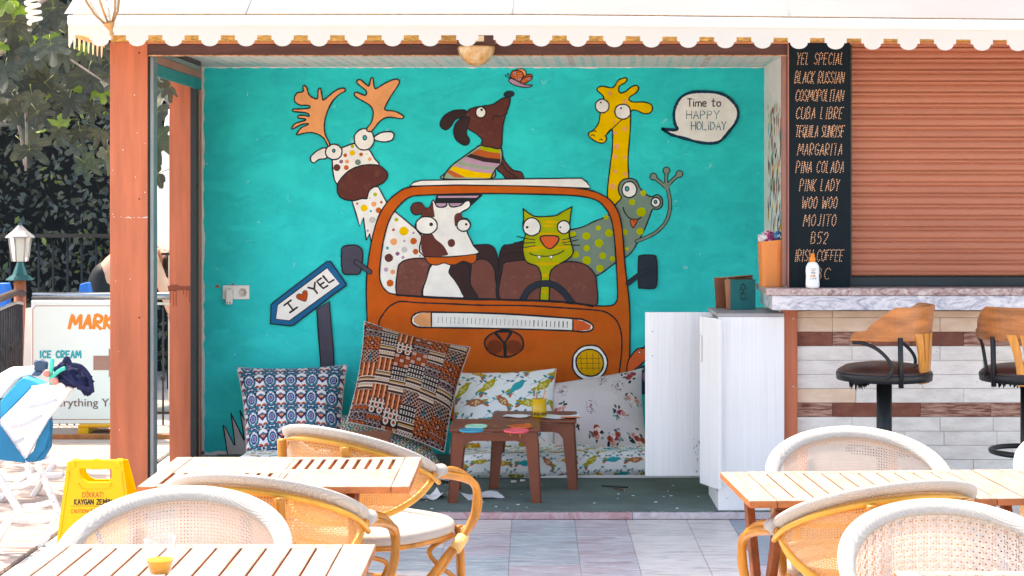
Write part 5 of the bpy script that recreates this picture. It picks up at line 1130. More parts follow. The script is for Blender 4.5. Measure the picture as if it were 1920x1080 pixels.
# ------------------------------------------------------------------ teak tables (local: x 0..w from the near left corner, y 0..d)
def board(parent, x0, x1, y0, y1, z0=.728, z1=.75, name='board', m=None):
    return MB().bx(x0, x1, y0, y1, z0, z1).build(name, m or [M_teaktop], parent, bevel=.0018)
def finish(o, side=M_teakedge):
    me = o.data; me.materials.append(side)
    for p in me.polygons:
        if p.normal.z < .5: p.material_index = len(me.materials)-1
def teak_table(label, loc, rz, w_, d_, kind):
    t = lthing('teak_table', label, 'table', (loc[0], loc[1], 0), rz, 'slatted teak tables on the terrace'); B_ = []
    g = .0018
    if kind == 'quad':
        e, r = .056, .045; B_.append(board(t, 0, e-g/2, 0, d_)); B_.append(board(t, w_-e+g/2, w_, 0, d_)); B_.append(board(t, e+g/2, w_-e-g/2, 0, r)); B_.append(board(t, e+g/2, w_-e-g/2, d_-r, d_))
        ym = d_/2; xm = w_/2; B_.append(board(t, e+g/2, w_-e-g/2, ym-.035, ym+.035))
        for (xa, xb, ya, yb, sl) in ((e, xm-.01, r, ym-.035, 1), (xm+.01, w_-e, r, ym-.035, 0), (e, xm-.01, ym+.035, d_-r, 0), (xm+.01, w_-e, ym+.035, d_-r, 1)):
            if sl:
                n = 9 if xa > .2 else 9; sw = (xb-xa)/n
                for k in range(n): B_.append(board(t, xa+k*sw+(.011 if k or xa > .2 else .011), xa+(k+1)*sw-.0005, ya+g/2, yb-g/2, .731, .7495))
            else:
                for k in range(2): hh = (yb-ya)/2; B_.append(board(t, xa+g/2, xb-g/2, ya+k*hh+g/2, ya+(k+1)*hh-g/2, z1=.7494))
        B_.append(board(t, xm-.009, xm+.009, r+g/2, ym-.036)); B_.append(board(t, xm-.009, xm+.009, ym+.036, d_-r-g/2))
    else:
        e, r = .083 if kind == 'r' else .058, .045; e2 = .083
        B_.append(board(t, 0, e-g/2, 0, d_)); B_.append(board(t, w_-e2+g/2, w_, 0, d_)); B_.append(board(t, e+g/2, w_-e2-g/2, 0, r)); B_.append(board(t, e+g/2, w_-e2-g/2, d_-r, d_))
        n = 11; sw = (w_-e-e2)/n
        for k in range(n): B_.append(board(t, e+k*sw+.0028, e+(k+1)*sw-.0028, r+g/2, d_-r-g/2, .731, .7495, 'slat'))
    for o in B_: finish(o)
    # folding X legs
    lx_ = .09 if kind != 'quad' else .2
    for sx in (lx_, w_-lx_):
        for a, b_ in (((.07, .715), (d_-.05, 0.0)), ((d_-.07, .715), (.05, 0.0))):
            off = .014 if a[0] < .1 else -.014
            MB().beam((sx+off, a[0], a[1]), (sx+off, b_[0], b_[1]), .026, .045, up=(0, 1, 0)).build('leg', M_tleg, t, bevel=.003)
    MB().bx(lx_, w_-lx_, .06, .085, .70, .727).build('rail', M_tleg, t); MB().bx(lx_, w_-lx_, d_-.085, d_-.06, .70, .727).build('rail', M_tleg, t)
    MB().bx(.1, w_-.1, d_/2-.012, d_/2+.012, .35, .375).build('stretcher', M_tleg, t)
    return t
M_tleg = mat('teak_leg', '8a4a26', .5, .25, 8, .2, 60, stretch=(4, 4, 1))
teak_table('teak table with short slots in two corners of its top, middle left', (-1.216, 5.236), 0, .835, .585, 'quad')
teak_table('near teak table at the lower left with a glass of orange juice on it', (-1.242, 3.79), 0, .838, .585, 'n')
teak_table('right teak table before the bar, the left one of the joined pair', (.632, 4.99), math.radians(3.2), .82, .52, 'r')
teak_table('teak table cut off by the right edge, joined to its left neighbour', (.632+.826*math.cos(math.radians(3.2)), 4.99+.826*math.sin(math.radians(3.2))), math.radians(3.2), .82, .52, 'r')
teak_table('nearest teak table at the bottom right corner, only its far edge in view', (.858, 3.48), 0, .84, .585, 'n')
# ------------------------------------------------------------------ cane armchairs; local front is -Y
def hoop(t, off=0, dz=0):
    a = t*math.radians(104); rx, ry = .272+off, .255+off
    return Vector((rx*math.sin(a)*(1-.03*abs(t)), ry*math.cos(a)+.0, .652+.166*math.cos(t*PI/2)**.95+dz))
def low(t):
    a = t*math.radians(100); r = .232; return Vector((r*1.08*math.sin(a), r*math.cos(a)*1.0+.0, .50+.14*abs(t)**2.2))
def weave_sheet(nt, ns, coarse):
    b = MB(); vs = []; fs = []
    def pt(u, v_):
        T_, B_ = hoop(u*.985, -.004, -.012), low(u*.985); p = T_.lerp(B_, v_); bul = .012*math.sin(PI*v_); n = Vector((p.x, p.y, 0)).normalized(); return p+n*bul, n
    cells = [[None]*nt for _ in range(ns)]
    for j in range(ns):
        for i in range(nt):
            sft = .5 if (coarse and j % 2) else 0
            u0, u1 = (i+sft)/nt*2-1, (i+1+sft)/nt*2-1; u1 = min(u1, 1); u0 = min(u0, 1)
            if u1-u0 < 1e-4: continue
            v0, v1 = j/ns, (j+1)/ns
            border = j < 1 or j > ns-2
            h = .27 if coarse else .36
            um, vm, du, dv = (u0+u1)/2, (v0+v1)/2, (u1-u0)/2, (v1-v0)/2
            B0 = len(vs); amp = .0022 if coarse else .001
            for (a, c, e) in ((-1, -1, 1), (1, -1, 1), (1, 1, 1), (-1, 1, 1)):
                p, n = pt(um+a*du, vm+c*dv); vs.append(p-n*(amp if (i+j) % 2 else -amp)*.6)
            for (a, c) in ((-1, -1), (1, -1), (1, 1), (-1, 1)):
                p, n = pt(um+a*du*h, vm+c*dv*h); vs.append(p+n*(0 if not coarse else -amp))
            k = B0; fs += [(k, k+1, k+5, k+4), (k+1, k+2, k+6, k+5), (k+2, k+3, k+7, k+6), (k+3, k, k+4, k+7)]
    b.add(vs, fs, 0, False); me = mesh_of(b, 'woven_back', M_weave, recalc=False); me.flip_normals()
    return me
def flatring(pts, outs, wa, wb, n=10, closed=False):
    """flattened oval rim swept along pts; outs = outward vectors"""
    b = MB(); vs = []; N = len(pts)
    for i, p in enumerate(pts):
        a = pts[max(i-1, 0)] if not closed else pts[i-1]; c = pts[min(i+1, N-1)] if not closed else pts[(i+1) % N]; t = (c-a).normalized(); A_ = outs[i]; A_ = (A_-t*A_.dot(t)).normalized(); B_ = t.cross(A_)
        e = 1 if closed else min(1, .55+min(i, N-1-i)/5)
        for k in range(n): q = 2*PI*k/n; vs.append(p+A_*wa*e*math.cos(q)+B_*wb*e*math.sin(q))
    fs = [(i*n+k, i*n+(k+1) % n, ((i+1) % N)*n+(k+1) % n, ((i+1) % N)*n+k) for i in range(N if closed else N-1) for k in range(n)]
    if not closed: fs += [tuple(range(n))[::-1], tuple((N-1)*n+k for k in range(n))]
    return b.add(vs, fs, 0, True)
# woven surface material with cord relief for rim and seat
def cord(name, base, sx, sy, dirv):
    m = mat(name, base, .6, .04, 20); n, l = m.node_tree.nodes, m.node_tree.links; bsdf = n['Principled BSDF']
    tc = n.new('ShaderNodeTexCoord'); mp = n.new('ShaderNodeMapping'); mp.inputs['Rotation'].default_value = dirv; l.new(tc.outputs['Object'], mp.inputs[0])
    w1 = n.new('ShaderNodeTexWave'); w1.inputs['Scale'].default_value = sx; w1.inputs['Distortion'].default_value = .6; l.new(mp.outputs[0], w1.inputs['Vector'])
    w2 = n.new('ShaderNodeTexWave'); w2.bands_direction = 'Y'; w2.inputs['Scale'].default_value = sy; w2.inputs['Distortion'].default_value = .6; l.new(mp.outputs[0], w2.inputs['Vector'])
    mu = n.new('ShaderNodeMath'); mu.operation = 'MULTIPLY'; l.new(w1.outputs['Fac'], mu.inputs[0]); l.new(w2.outputs['Fac'], mu.inputs[1])
    bp = n.new('ShaderNodeBump'); bp.inputs['Strength'].default_value = .9; bp.inputs['Distance'].default_value = .0025; l.new(mu.outputs[0], bp.inputs['Height']); l.new(bp.outputs[0], bsdf.inputs['Normal'])
    src = bsdf.inputs['Base Color'].links[0].from_socket; mr = n.new('ShaderNodeMapRange'); mr.inputs[1].default_value = 0; mr.inputs[2].default_value = .18; mr.inputs[3].default_value = .45; mr.inputs[4].default_value = 0; l.new(mu.outputs[0], mr.inputs[0])
    mx = n.new('ShaderNodeMix'); mx.data_type = 'RGBA'; l.new(mr.outputs[0], mx.inputs[0]); l.new(src, mx.inputs[6]); mx.inputs[7].default_value = (*lin('a89a90'), 1); l.new(mx.outputs[2], bsdf.inputs['Base Color']); return m
M_rimc = cord('woven_rim_cord', 'c2bcb5', 75, 75, (.4, .6, .8)); M_seatc = cord('woven_seat_cord', 'b2aca6', 38, 8, (0, 0, .5))
me_fine = weave_sheet(112, 32, False); me_coarse = weave_sheet(64, 20, True)
def make_chair(label):
    t = lthing('cane_armchair', label, 'armchair', (0, 0, 0), 0, 'white woven cane armchairs round the tables')
    piece('woven_back', me_fine, t)
    n = 40; ts = [i/n*2-1 for i in range(n+1)]; P_ = [hoop(q) for q in ts]; out = [(Vector((p.x, p.y, 0)).normalized()*.75+Vector((0, 0, .66))) for p in P_]
    flatring(P_, out, .0255, .013).build('woven_rim', M_rimc, t)
    def tb(nm, pts, r, m=M_cane, nn=8, nodes=()):
        o = MB().tube(spline(pts, False, 7), r, nn).build(nm, m, t); return o
    # cane frame under the rim and lower rail of the back
    MB().tube([hoop(q, .008, -.03) for q in ts], .0085, 8).build('top_cane', M_cane_y, t)
    MB().tube([low(q)+Vector((low(q).x, low(q).y, 0)).normalized()*.008 for q in ts], .012, 8).build('lower_cane', M_cane_y, t)
    # seat
    sp = []; 
    for k in range(40):
        a = 2*PI*k/40; c, s_ = math.cos(a), math.sin(a); q = (abs(c)**2.7+abs(s_)**2.7)**(-1/2.7); sp.append(Vector((.245*c*q, -.035+.235*s_*q, .445)))
    flatring(sp, [Vector((p.x, p.y+.035, 0)).normalized()*.5+Vector((0, 0, .1)) for p in sp], .014, .02, closed=True).build('seat_rim', M_rimc, t)
    b = MB(); vs = []; fs = []
    for r in range(7):
        f = r/6
        for k in range(40): p = sp[k]; vs.append((p.x*f, (p.y+.035)*f-.035, .452-.012*(1-f*f)))
    for r in range(6): fs += [(r*40+k, r*40+(k+1) % 40, (r+1)*40+(k+1) % 40, (r+1)*40+k) for k in range(40)]
    b.add(vs, fs, 0, True); b.build('woven_seat', M_seatc, t)
    MB().tube([p+Vector((0, 0, -.028))-Vector((p.x, p.y+.035, 0)).normalized()*.008 for p in sp], .0125, 8, closed=True).build('seat_cane', M_cane, t)
    for sx in (-1, 1):
        e = hoop(sx*.97)
        for dd, nm in ((0, 0), (.021, 1)):
            pts = [e+Vector((sx*(-.004+dd*.55), .03, -.004)), (sx*(.262+dd*.55), -.14, .655-dd), (sx*(.268+dd*.4), -.235, .60-dd*.3), (sx*(.266+dd*.3), -.272+dd, .53), (sx*(.262+dd*.3), -.25+dd, .46), (sx*(.258+dd*.2), -.16+dd, .39-dd), (sx*.25, .0, .27-dd), (sx*.232, .15, .13-dd*.6), (sx*.224, .2, .09-dd*.5)]
            tb('arm_cane', pts, .0135)
        tb('front_leg', [(sx*.215, -.228, .44), (sx*.222, -.236, .2), (sx*.23, -.245, 0)], .0155)
        tb('rear_leg', [(sx*.205, .225, 0), (sx*.19, .225, .2), (sx*.165, .225, .45), (sx*.148, .247, .62), (sx*.140, .262, .775)], .0155)
        for z, (x_, y_) in ((.09, (.201, .225)), (.33, (.178, .225)), (.57, (.1535, .24))): MB().tube([(sx*x_, y_, z), (sx*x_, y_, z+.004)], .0168, 8).build('cane_node', M_node, t)
        MB().tube([(sx*.2245, -.239, .13), (sx*.2245, -.239, .134)], .0168, 8).build('cane_node', M_node, t)
        tb('brace', [(sx*.215, -.2, .41), (sx*.19, -.1, .36), (sx*.218, -.225, .24)], .009); tb('brace', [(sx*.18, .21, .40), (sx*.18, .1, .35), (sx*.195, .215, .25)], .009)
        MB().tube([(sx*.224, -.239, .385), (sx*.224, -.239, .435)], .0195, 10).build('binding', M_cane_l, t); MB().tube([(sx*.23, -.243, .03), (sx*.23, -.244, .10)], .018, 10).build('binding', M_cane_l, t)
        p0 = Vector((sx*.268, -.17, .40)); MB().tube([p0+Vector((0, -.015, .012)), p0+Vector((0, .03, -.025))], .0215, 10).build('binding', M_cane_l, t)
        q0 = Vector((sx*.262, -.085, .662)); MB().tube([e+Vector((0, .015, 0)), q0], [.028, .024], 10).build('binding', M_rimc, t)
        MB().tube([(sx*.155, .236, .50), (sx*.1495, .243, .54)], .023, 10).build('binding', M_cane_l, t)
    tb('stretcher', [(-.218, -.235, .2), (0, -.225, .215), (.218, -.235, .2)], .009); tb('stretcher', [(-.19, .215, .2), (0, .2, .215), (.19, .215, .2)], .009)
    return t
M_cane_y = mat('yellow_cane', 'd99a2e', .35, .2, 7, .1, 50, coat=.3)
proto = make_chair('cane armchair behind the middle left table, turned away with its curved arm over the floor')
def place(o, x, y, rz): o.location = (x, y, 0); o.rotation_euler = (0, 0, rz); o.scale = (1.08, 1.05, 1.01); return o
place(proto, -.60, 6.14, math.radians(143))
R_ = math.radians
chairs = [('cane armchair seen from behind at the near side of the middle left table', -.79, 5.17, 163, 0), ('white cane armchair facing the camera behind the orange juice table', -.935, 4.42, 2, 0),
          ('white cane armchair behind the right table before the bar stool', 1.075, 5.62, -2, 0), ('cane armchair seen from behind at the near side of the right table', 1.0, 5.05, 198, 0),
          ('nearest white cane armchair with coarse weave at the bottom right', 1.065, 4.22, 3, 1), ('white cane armchair cut off by the right edge behind the right tables', 1.90, 5.62, 0, 0)]
for lb, x, y, a, c in chairs:
    o = copy_tree(proto, None, lb); place(o, x, y, R_(a))
    if c:
        for ch in o.children:
            if ch.name.startswith('woven_back'): ch.data = me_coarse
# ------------------------------------------------------------------ bar stools; local front is -Y
M_bw = mat('reddish_beech', 'b4703f', .45, .28, 5, .1, 60, stretch=(1, 1, 6), coat=.2); M_bw2 = mat('light_beech', 'cf883c', .45, .22, 5, .1, 60, stretch=(6, 6, 1), coat=.2)
M_vinyl = mat('dark_brown_vinyl', '3c2420', .3, .2, 6, .2, 40); 
def bar_stool(label, x, y, rz):
    t = lthing('bar_stool', label, 'bar stool', (x, y, 0), rz, 'worn bar stools in front of the counter')
    MB().lathe([(0, .852), (.1, .85), (.18, .838), (.215, .818), (.222, .808)], n=36).build('seat_pad', M_vinyl, t)
    MB().lathe([(.222, .81), (.226, .80), (.222, .772), (.19, .768), (0, .768)], n=36).build('seat_frame', M_black, t)
    b = MB(); random.seed(5)
    for k in range(34):
        a = -PI/2-.9+k*.055; r = random.uniform(.13, .17); h = random.uniform(.02, .055); c, s_ = math.cos(a), math.sin(a); b.add([(r*c, r*s_, .77), (r*math.cos(a+.2), r*math.sin(a+.2), .77), (r*.97*math.cos(a+.12), r*.97*math.sin(a+.12), .77-h), (r*.95*math.cos(a+.05), r*.95*math.sin(a+.05), .77-h*.7)], [(0, 1, 2, 3)])
        b.add([(r*.9*c, r*.9*s_, .77), (r*.9*math.cos(a+.25), r*.9*math.sin(a+.25), .77), (r*.88*math.cos(a+.15), r*.88*math.sin(a+.15), .77-h*.8)], [(0, 1, 2)])
    b.build('torn_underside', mat('torn_black_cloth', '0c0f12', .9), t, recalc=False)
    MB().lathe([(.036, 0.02), (.036, .765)], n=24).build('column', M_black, t)
    MB().lathe([(.0, .04), (.06, .036), (.2, .022), (.23, .012), (.232, 0)], n=36).build('base', M_black, t)
    ring = [(.17*math.cos(a*PI/16), .17*math.sin(a*PI/16), .44) for a in range(32)]; MB().tube(ring, .0125, 8, closed=True).build('foot_ring', M_black, t)
    for a in range(3): MB().tube([(.03*math.cos(a*2.1), .03*math.sin(a*2.1), .42), (.165*math.cos(a*2.1), .165*math.sin(a*2.1), .438)], .008, 6).build('ring_spoke', M_black, t)
    # bent top rail (arms and back in one)
    vs = []; fs = []; n = 44; b = MB()
    for i in range(n+1):
        q = i/n*2-1; a = abs(q)
        ang = q*math.radians(95)
        if a < .62: th = q/.62*math.radians(92); x_, y_ = .212*math.sin(th), .20*math.cos(th)
        else: x_, y_ = math.copysign(.212, q), -.007-(a-.62)/.38*.09
        zb_ = .968-.002*a; h = .158 if a < .42 else .158-(a-.42)/.25*.108 if a < .67 else .05-.012*(a-.67)/.33
        if a > .93: h *= 1-(a-.93)/.07*.5
        nx_, ny_ = (math.sin(q/.62*math.radians(92)), math.cos(q/.62*math.radians(92))) if a < .62 else (math.copysign(1, q), 0)
        tl = .02*h/.145
        for (o_, z_) in ((0, 0), (.013, 0), (.013+tl, h), (tl, h)): vs.append((x_+nx_*o_, y_+ny_*o_, zb_+z_))
    for i in range(n): fs += [(i*4+k, i*4+(k+1) % 4, (i+1)*4+(k+1) % 4, (i+1)*4+k) for k in range(4)]
    fs += [(0, 1, 2, 3), (n*4+3, n*4+2, n*4+1, n*4)]; b.add(vs, fs); b.build('top_rail', M_bw, t, bevel=.003)
    # slotted splat
    b = MB(); nz_, nq = 20, 9; 
    def sp_(u, v_):
        w_ = .082+.045*v_**2.2; th = u*w_/.2; r = .200+.012*v_; return Vector((r*math.sin(th), r*math.cos(th)-.0, .765+v_*.235))
    for k in range(5):
        u0, u1 = -1+k*.4, -1+(k+1)*.4
        vs = []; fs = []
        for j in range(nz_+1):
            v_ = j/nz_; g = .0 if v_ < .38 else .055*min(1, (v_-.38)/.12)
            a0, a1 = (u0+(g if k else 0), u1-(g if k < 4 else 0)); 
            for u in (a0, a1):
                p = sp_(u, v_); nn_ = Vector((p.x, p.y, 0)).normalized(); vs += [p, p+nn_*.011]
        for j in range(nz_): c = j*4; fs += [(c, c+2, c+6, c+4), (c+1, c+5, c+7, c+3), (c, c+4, c+5, c+1), (c+2, c+3, c+7, c+6)]
        fs += [(0, 1, 3, 2)]; b = MB(); b.add(vs, fs); b.build('splat', M_bw2, t)
    for dx in (-.022, .022): MB().tube([(dx, .212, .79), (dx, .2145, .79)], .0035, 6).build('screw', M_black, t)
    for sx in (-1, 1):
        MB().tube([(sx*.178, .128, .755), (sx*.182, .125, .985)], .0125, 8).build('upright', M_black, t)
        MB().tube(spline([(sx*.212, -.09, .958), (sx*.212, -.045, .957), (sx*.213, .02, .935), (sx*.212, .075, .888), (sx*.208, .095, .84), (sx*.208, .07, .80), (sx*.208, .0, .782), (sx*.195, -.09, .776)]), .0085, 8).build('arm_hoop', M_black, t)
    return t
bar_stool('bar stool with torn underside and tan wooden back turned to the left', 1.655, 8.05, R_(-117))
bar_stool('bar stool at the right edge, its slotted wooden back turned to the camera', (1928-1000)/400, 8.0, R_(-186))
# ------------------------------------------------------------------ glass of juice
cx, cy, z0 = (300-1000)/802, 3.99, .7505
t = lthing('juice_glass', 'small tumbler half full of orange juice on the near left table', 'glass', (cx, cy, z0))
MB().lathe([(0, 0), (.024, 0), (.026, .004), (.028, .026), (.036, .053), (.038, .095), (.0368, .095), (.0345, .054), (.0258, .026), (.022, .0115), (0, .0105)], n=32).build('tumbler', glass('clear_glass', (.98, .99, 1), .01, .975, 1.1), t)
MB().lathe([(0, .012), (.0215, .012), (.0252, .026), (.031, .043), (0, .043)], n=32).build('juice', mat('orange_juice', 'f7a400', .5, .02, 5, spec=.1), t)
# ------------------------------------------------------------------ wet floor sign
D = 6.8; S = F/D; t = thing('wet_floor_sign', 'yellow plastic wet floor warning board with a handle slot', 'warning sign', P(180, 1090, D))
M_yp = mat('yellow_plastic', 'f4c000', .4, .03, 5, trans=.12)
def wq(px, py): # board leans back towards the top
    k = (1139-py)/(1139-862); q = P(px, py, D); return Vector((q.x*(1+.06*k/D), D+.06*k, EYE+(q.z-EYE)*(1+.06*k/D)))
outl = [(126, 866), (150, 862), (172, 862), (180, 860), (188, 862), (230, 864), (236, 905), (262, 1137), (90, 1137), (124, 880)]
hole = [(149, 879), (158, 878), (162, 880), (198, 880), (202, 879), (209, 880), (209, 896), (203, 904), (165, 904), (155, 898), (150, 890)]
b = MB(); A_ = [wq(*p) for p in outl]; H_ = [wq(*p) for p in hole]; tr = tessellate_polygon([A_, H_]); vs = A_+H_; off = Vector((0, .014, 0)); N = len(vs)
fs = [tuple(q) for q in tr]+[tuple(i+N for i in q)[::-1] for q in tr]; n1, n2 = len(A_), len(H_)
fs += [(i, i+N, (i+1) % n1+N, (i+1) % n1) for i in range(n1)]+[(n1+i, n1+(i+1) % n2, n1+(i+1) % n2+N, n1+i+N) for i in range(n2)]
b.add([tuple(v) for v in vs]+[tuple(Vector(v)+off) for v in vs], fs); b.build('front_board', M_yp, t, bevel=.002)
b = MB(); rr = [(232, 866), (238, 905), (268, 1137), (90, 1137), (130, 866)]; fo = lambda x, y: wq(x+1, y)+Vector((0, .05+.28*(y-860)/280, 0))
A_ = [fo(*p) for p in rr]; H_ = [fo(x, 880+(y-880)*1.02+2) for x, y in hole]; tr = tessellate_polygon([A_, H_]); vs = A_+H_; off = Vector((0, .012, 0)); N = len(vs)
fs = [tuple(q) for q in tr]+[tuple(i+N for i in q)[::-1] for q in tr]; n1, n2 = len(A_), len(H_)
fs += [(i, i+N, (i+1) % n1+N, (i+1) % n1) for i in range(n1)]+[(n1+i, n1+(i+1) % n2, n1+(i+1) % n2+N, n1+i+N) for i in range(n2)]
b.add([tuple(v) for v in vs]+[tuple(Vector(v)+off) for v in vs], fs); b.build('rear_board', M_yp, t, bevel=.002)
for x0, x1 in ((133, 141), (215, 226)): MB().prism([wq(x0, 863)-Vector((0, .008, 0)), wq(x1, 863)-Vector((0, .008, 0)), wq(x1, 876)-Vector((0, .004, 0)), wq(x0, 876)-Vector((0, .004, 0))], (0, .06, 0)).build('hinge', M_yp, t, bevel=.002)
# raised frame line round the face and under the handle
b = MB(); b.tube([wq(x, y)+Vector((0, -.001, 0)) for x, y in ((130, 884), (112, 1010), (98, 1130))], .003, 6); b.tube([wq(x, y)+Vector((0, -.001, 0)) for x, y in ((147, 906), (152, 915), (160, 918), (195, 918), (204, 915), (209, 906))], .0025, 6); b.tube([wq(x, y)+Vector((0, -.001, 0)) for x, y in ((228, 884), (242, 1010), (254, 1130))], .003, 6); b.build('moulded_rib', M_yp, t)
M_ro = mat('red_print', 'c24a2c', .5); M_bk = mat('black_print', '141820', .5); M_nb = mat('navy_print', '1c3f7a', .5)
def wtext(txt, cxp, base, hpx, wpx, m, bold=0):
    me = text_mesh(txt, hpx/S*1.38, ext=.0004, bold=bold); xs_ = [v.co.x for v in me.vertices]; f = (wpx/S)/(max(xs_)-min(xs_))
    q = wq(cxp, base)+Vector((0, -.0012, 0))-Vector(ROOT[t.name])
    for v in me.vertices: x_, z_ = v.co.x*f, v.co.y; v.co = q+Vector((x_, -v.co.z+z_*.06/(277/S), z_))
    me.materials.clear(); me.materials.append(m); o = bpy.data.objects.new('lettering', me); COL.objects.link(o); o.parent = t
wtext('DİKKAT!', 174, 932.5, 10, 40, M_ro); KZ = hand('KAYGAN ZEMIN', 140, 209.5, 936.5, 945.5, .3)+[[(199.4, 934.6), (199.6, 934.6)]]; ribbons('lettering', M_bk, t, KZ, 1.9, lambda x, y: wq(x, y)+Vector((0, -.0012, 0))); wtext('CAUTION!', 150, 962, 7.5, 34, M_ro); ribbons('lettering', M_bk, t, hand('WET FLOOR', 171, 218, 954.5, 962, .3), 1.6, lambda x, y: wq(x, y)+Vector((0, -.0012, 0)))
b = MB(); b.prism([wq(133, 948.6)-Vector((0, .0006, 0)), wq(218, 948.6)-Vector((0, .0006, 0)), wq(218, 949.4)-Vector((0, .0006, 0)), wq(133, 949.4)-Vector((0, .0006, 0))], (0, .0005, 0)); b.build('print_line', M_ro, t)
Lg = [wq(x, y)-Vector((0, .0008, 0)) for x, y in ((173, 970), (178, 974), (222, 1090), (124, 1090), (128, 1080))]; Hg = [wq(x, y)-Vector((0, .0008, 0)) for x, y in ((173, 986), (210, 1082), (137, 1082))]
tr = tessellate_polygon([Lg, Hg]); MB().add([tuple(v) for v in Lg+Hg], [tuple(q) for q in tr]).build('warning_triangle', M_nb, t)
# ------------------------------------------------------------------ white and blue folded sun loungers
def slab(px, D, th, lean=0):
    ys = [p[1] for p in px]; y1 = max(ys); return [P(x, y, D+lean*(y1-y)/200) for x, y in px], (0, th, 0)
M_lw = mat('white_lounger_plastic', 'f0eeee', .35, .03, 4, trans=.1); M_lb = mat('blue_sling', '0e7fae', .6, .1, 6, .3, 90, trans=.2); M_lb2 = mat('blue_sling_bright', '149fc8', .6, .1, 6, .3, 90)
t = thing('sun_lounger', 'folded white plastic sun lounger with a blue sling, standing at the left edge', 'sun lounger', P(40, 1060, 7.9))
def ps(nm, px, D, th, m, bevel=.004, lean=0):
    f, o_ = slab(px, D, th, lean); return MB().prism(f, o_).build(nm, m, t, bevel=bevel)
ps('back_panel', [(0, 797), (0, 786), (30, 757), (62, 724), (118, 717), (136, 728), (94, 779), (70, 820), (47, 861), (40, 850)], 7.9, .05, M_lw)
ps('side_edge', [(58, 724), (62, 740), (124, 728), (118, 717)], 7.885, .012, M_lw, .002)
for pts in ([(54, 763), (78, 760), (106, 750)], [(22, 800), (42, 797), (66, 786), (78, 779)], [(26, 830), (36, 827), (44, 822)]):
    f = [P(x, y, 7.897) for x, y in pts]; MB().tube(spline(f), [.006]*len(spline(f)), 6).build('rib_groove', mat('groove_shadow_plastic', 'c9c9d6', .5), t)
ps('blue_edge', [(0, 786), (0, 752), (36, 712), (44, 708), (62, 714), (84, 726), (58, 727), (28, 757)], 7.93, .1, M_lb2)
ps('rear_panel', [(-20, 742), (0, 700), (18, 690), (64, 688), (66, 704), (44, 706), (30, 712), (0, 748)], 8.02, .06, M_lw)
ps('blue_sling', [(-30, 770), (0, 799), (46, 862), (46, 868), (0, 862), (-30, 860)], 7.88, .012, M_lb, .001)
ps('blue_band', [(92, 781), (94, 800), (90, 822), (78, 846), (50, 862), (60, 867), (78, 864), (92, 840), (94, 800)], 7.95, .05, M_lb, .002)
ps('blue_band', [(46, 862), (62, 846), (72, 820), (72, 806), (94, 780), (93, 812), (84, 842), (66, 862), (54, 867)], 7.93, .04, M_lb, .002)
# white frame with steps below
fr_ = [(((70, 868), (112, 965)), 8.1, .028), (((-8, 885), (48, 978)), 7.85, .03), (((50, 868), (58, 905)), 8.05, .022), (((112, 965), (55, 1055)), 8.0, .034), (((20, 968), (-25, 1050)), 7.8, .034), (((-25, 1050), (55, 1052)), 7.85, .04)]
for (a_, b_), D_, wd in fr_: MB().beam(P(*a_, D_), P(*b_, D_), wd, .03, up=(0, 1, 0)).build('frame_leg', M_lw, t, bevel=.006)
for pts, D_ in (([(-12, 905), (30, 912), (60, 902), (72, 890)], 7.98), ([(44, 950), (70, 948), (100, 940)], 8.0), ([(48, 972), (75, 972), (108, 960)], 7.95), ([(0, 890), (30, 896), (58, 884)], 8.05), ([(0, 968), (40, 976), (78, 976), (112, 966)], 7.86)):
    q = spline([P(x, y, D_) for x, y in pts]); MB().tube(q, .014, 8).build('frame_rung', M_lw, t)
for px, py in ((73, 894), (92, 925)): MB().tube([P(px, py, 8.0), P(px, py, 8.12)], .012, 10).build('knob', M_lw, t)
# second lounger frame lying low behind
t = thing('sun_lounger', 'second white sun lounger frame lying low on the deck behind the folded one', 'sun lounger', P(60, 960, 9.0))
for (a_, b_), D_, wd in ((((-30, 862), (90, 856)), 10.0, .05), (((-30, 900), (120, 890)), 9.2, .05), (((0, 935), (60, 880)), 9.1, .05), (((60, 935), (100, 870)), 9.3, .05)):
    MB().beam(P(*a_, D_), P(*b_, D_), wd, .03).build('frame_bar', M_lw, t, bevel=.006)
# towel and swim goggles on top
t = thing('beach_towel', 'crumpled dark navy towel hanging over the top of the folded lounger', 'towel', P(120, 705, 7.95))
M_tw = mat('navy_towel', '2c3152', .95, .25, 9, .8, 200, spec=.1)
def cloth_blob(pts_c, nm, m, D_, seed):
    rs = random.Random(seed); b = MB()
    for (x, y, rx, ry, rot) in pts_c:
        c = P(x, y, D_+rs.uniform(-.02, .03)); n1, n2 = 14, 20; vs = []
        for i in range(n1+1):
            for j in range(n2):
                a, p = PI*i/n1, 2*PI*j/n2; u = Vector((math.sin(a)*math.cos(p)*rx, math.sin(a)*math.sin(p)*.07*400, math.cos(a)*ry)); f = 1+.12*math.sin(p*5+a*4+seed+x)+.08*math.sin(a*11-p*3)
                X, Z = u.x*f, u.z*f; X, Z = X*math.cos(rot)+Z*math.sin(rot), -X*math.sin(rot)+Z*math.cos(rot); vs.append(c+Vector((X, u.y*f, Z))/400)
        b.add(vs, [(i*n2+j, i*n2+(j+1) % n2, (i+1)*n2+(j+1) % n2, (i+1)*n2+j) for i in range(n1) for j in range(n2)], 0, True)
    return b.build(nm, m, t)
cloth_blob([(120, 695, 18, 11, .2), (142, 700, 22, 13, .5), (155, 714, 20, 15, .8), (128, 712, 24, 12, .3), (163, 728, 9, 13, -.3), (118, 688, 8, 9, 0)], 'towel_folds', M_tw, 7.93, 3)
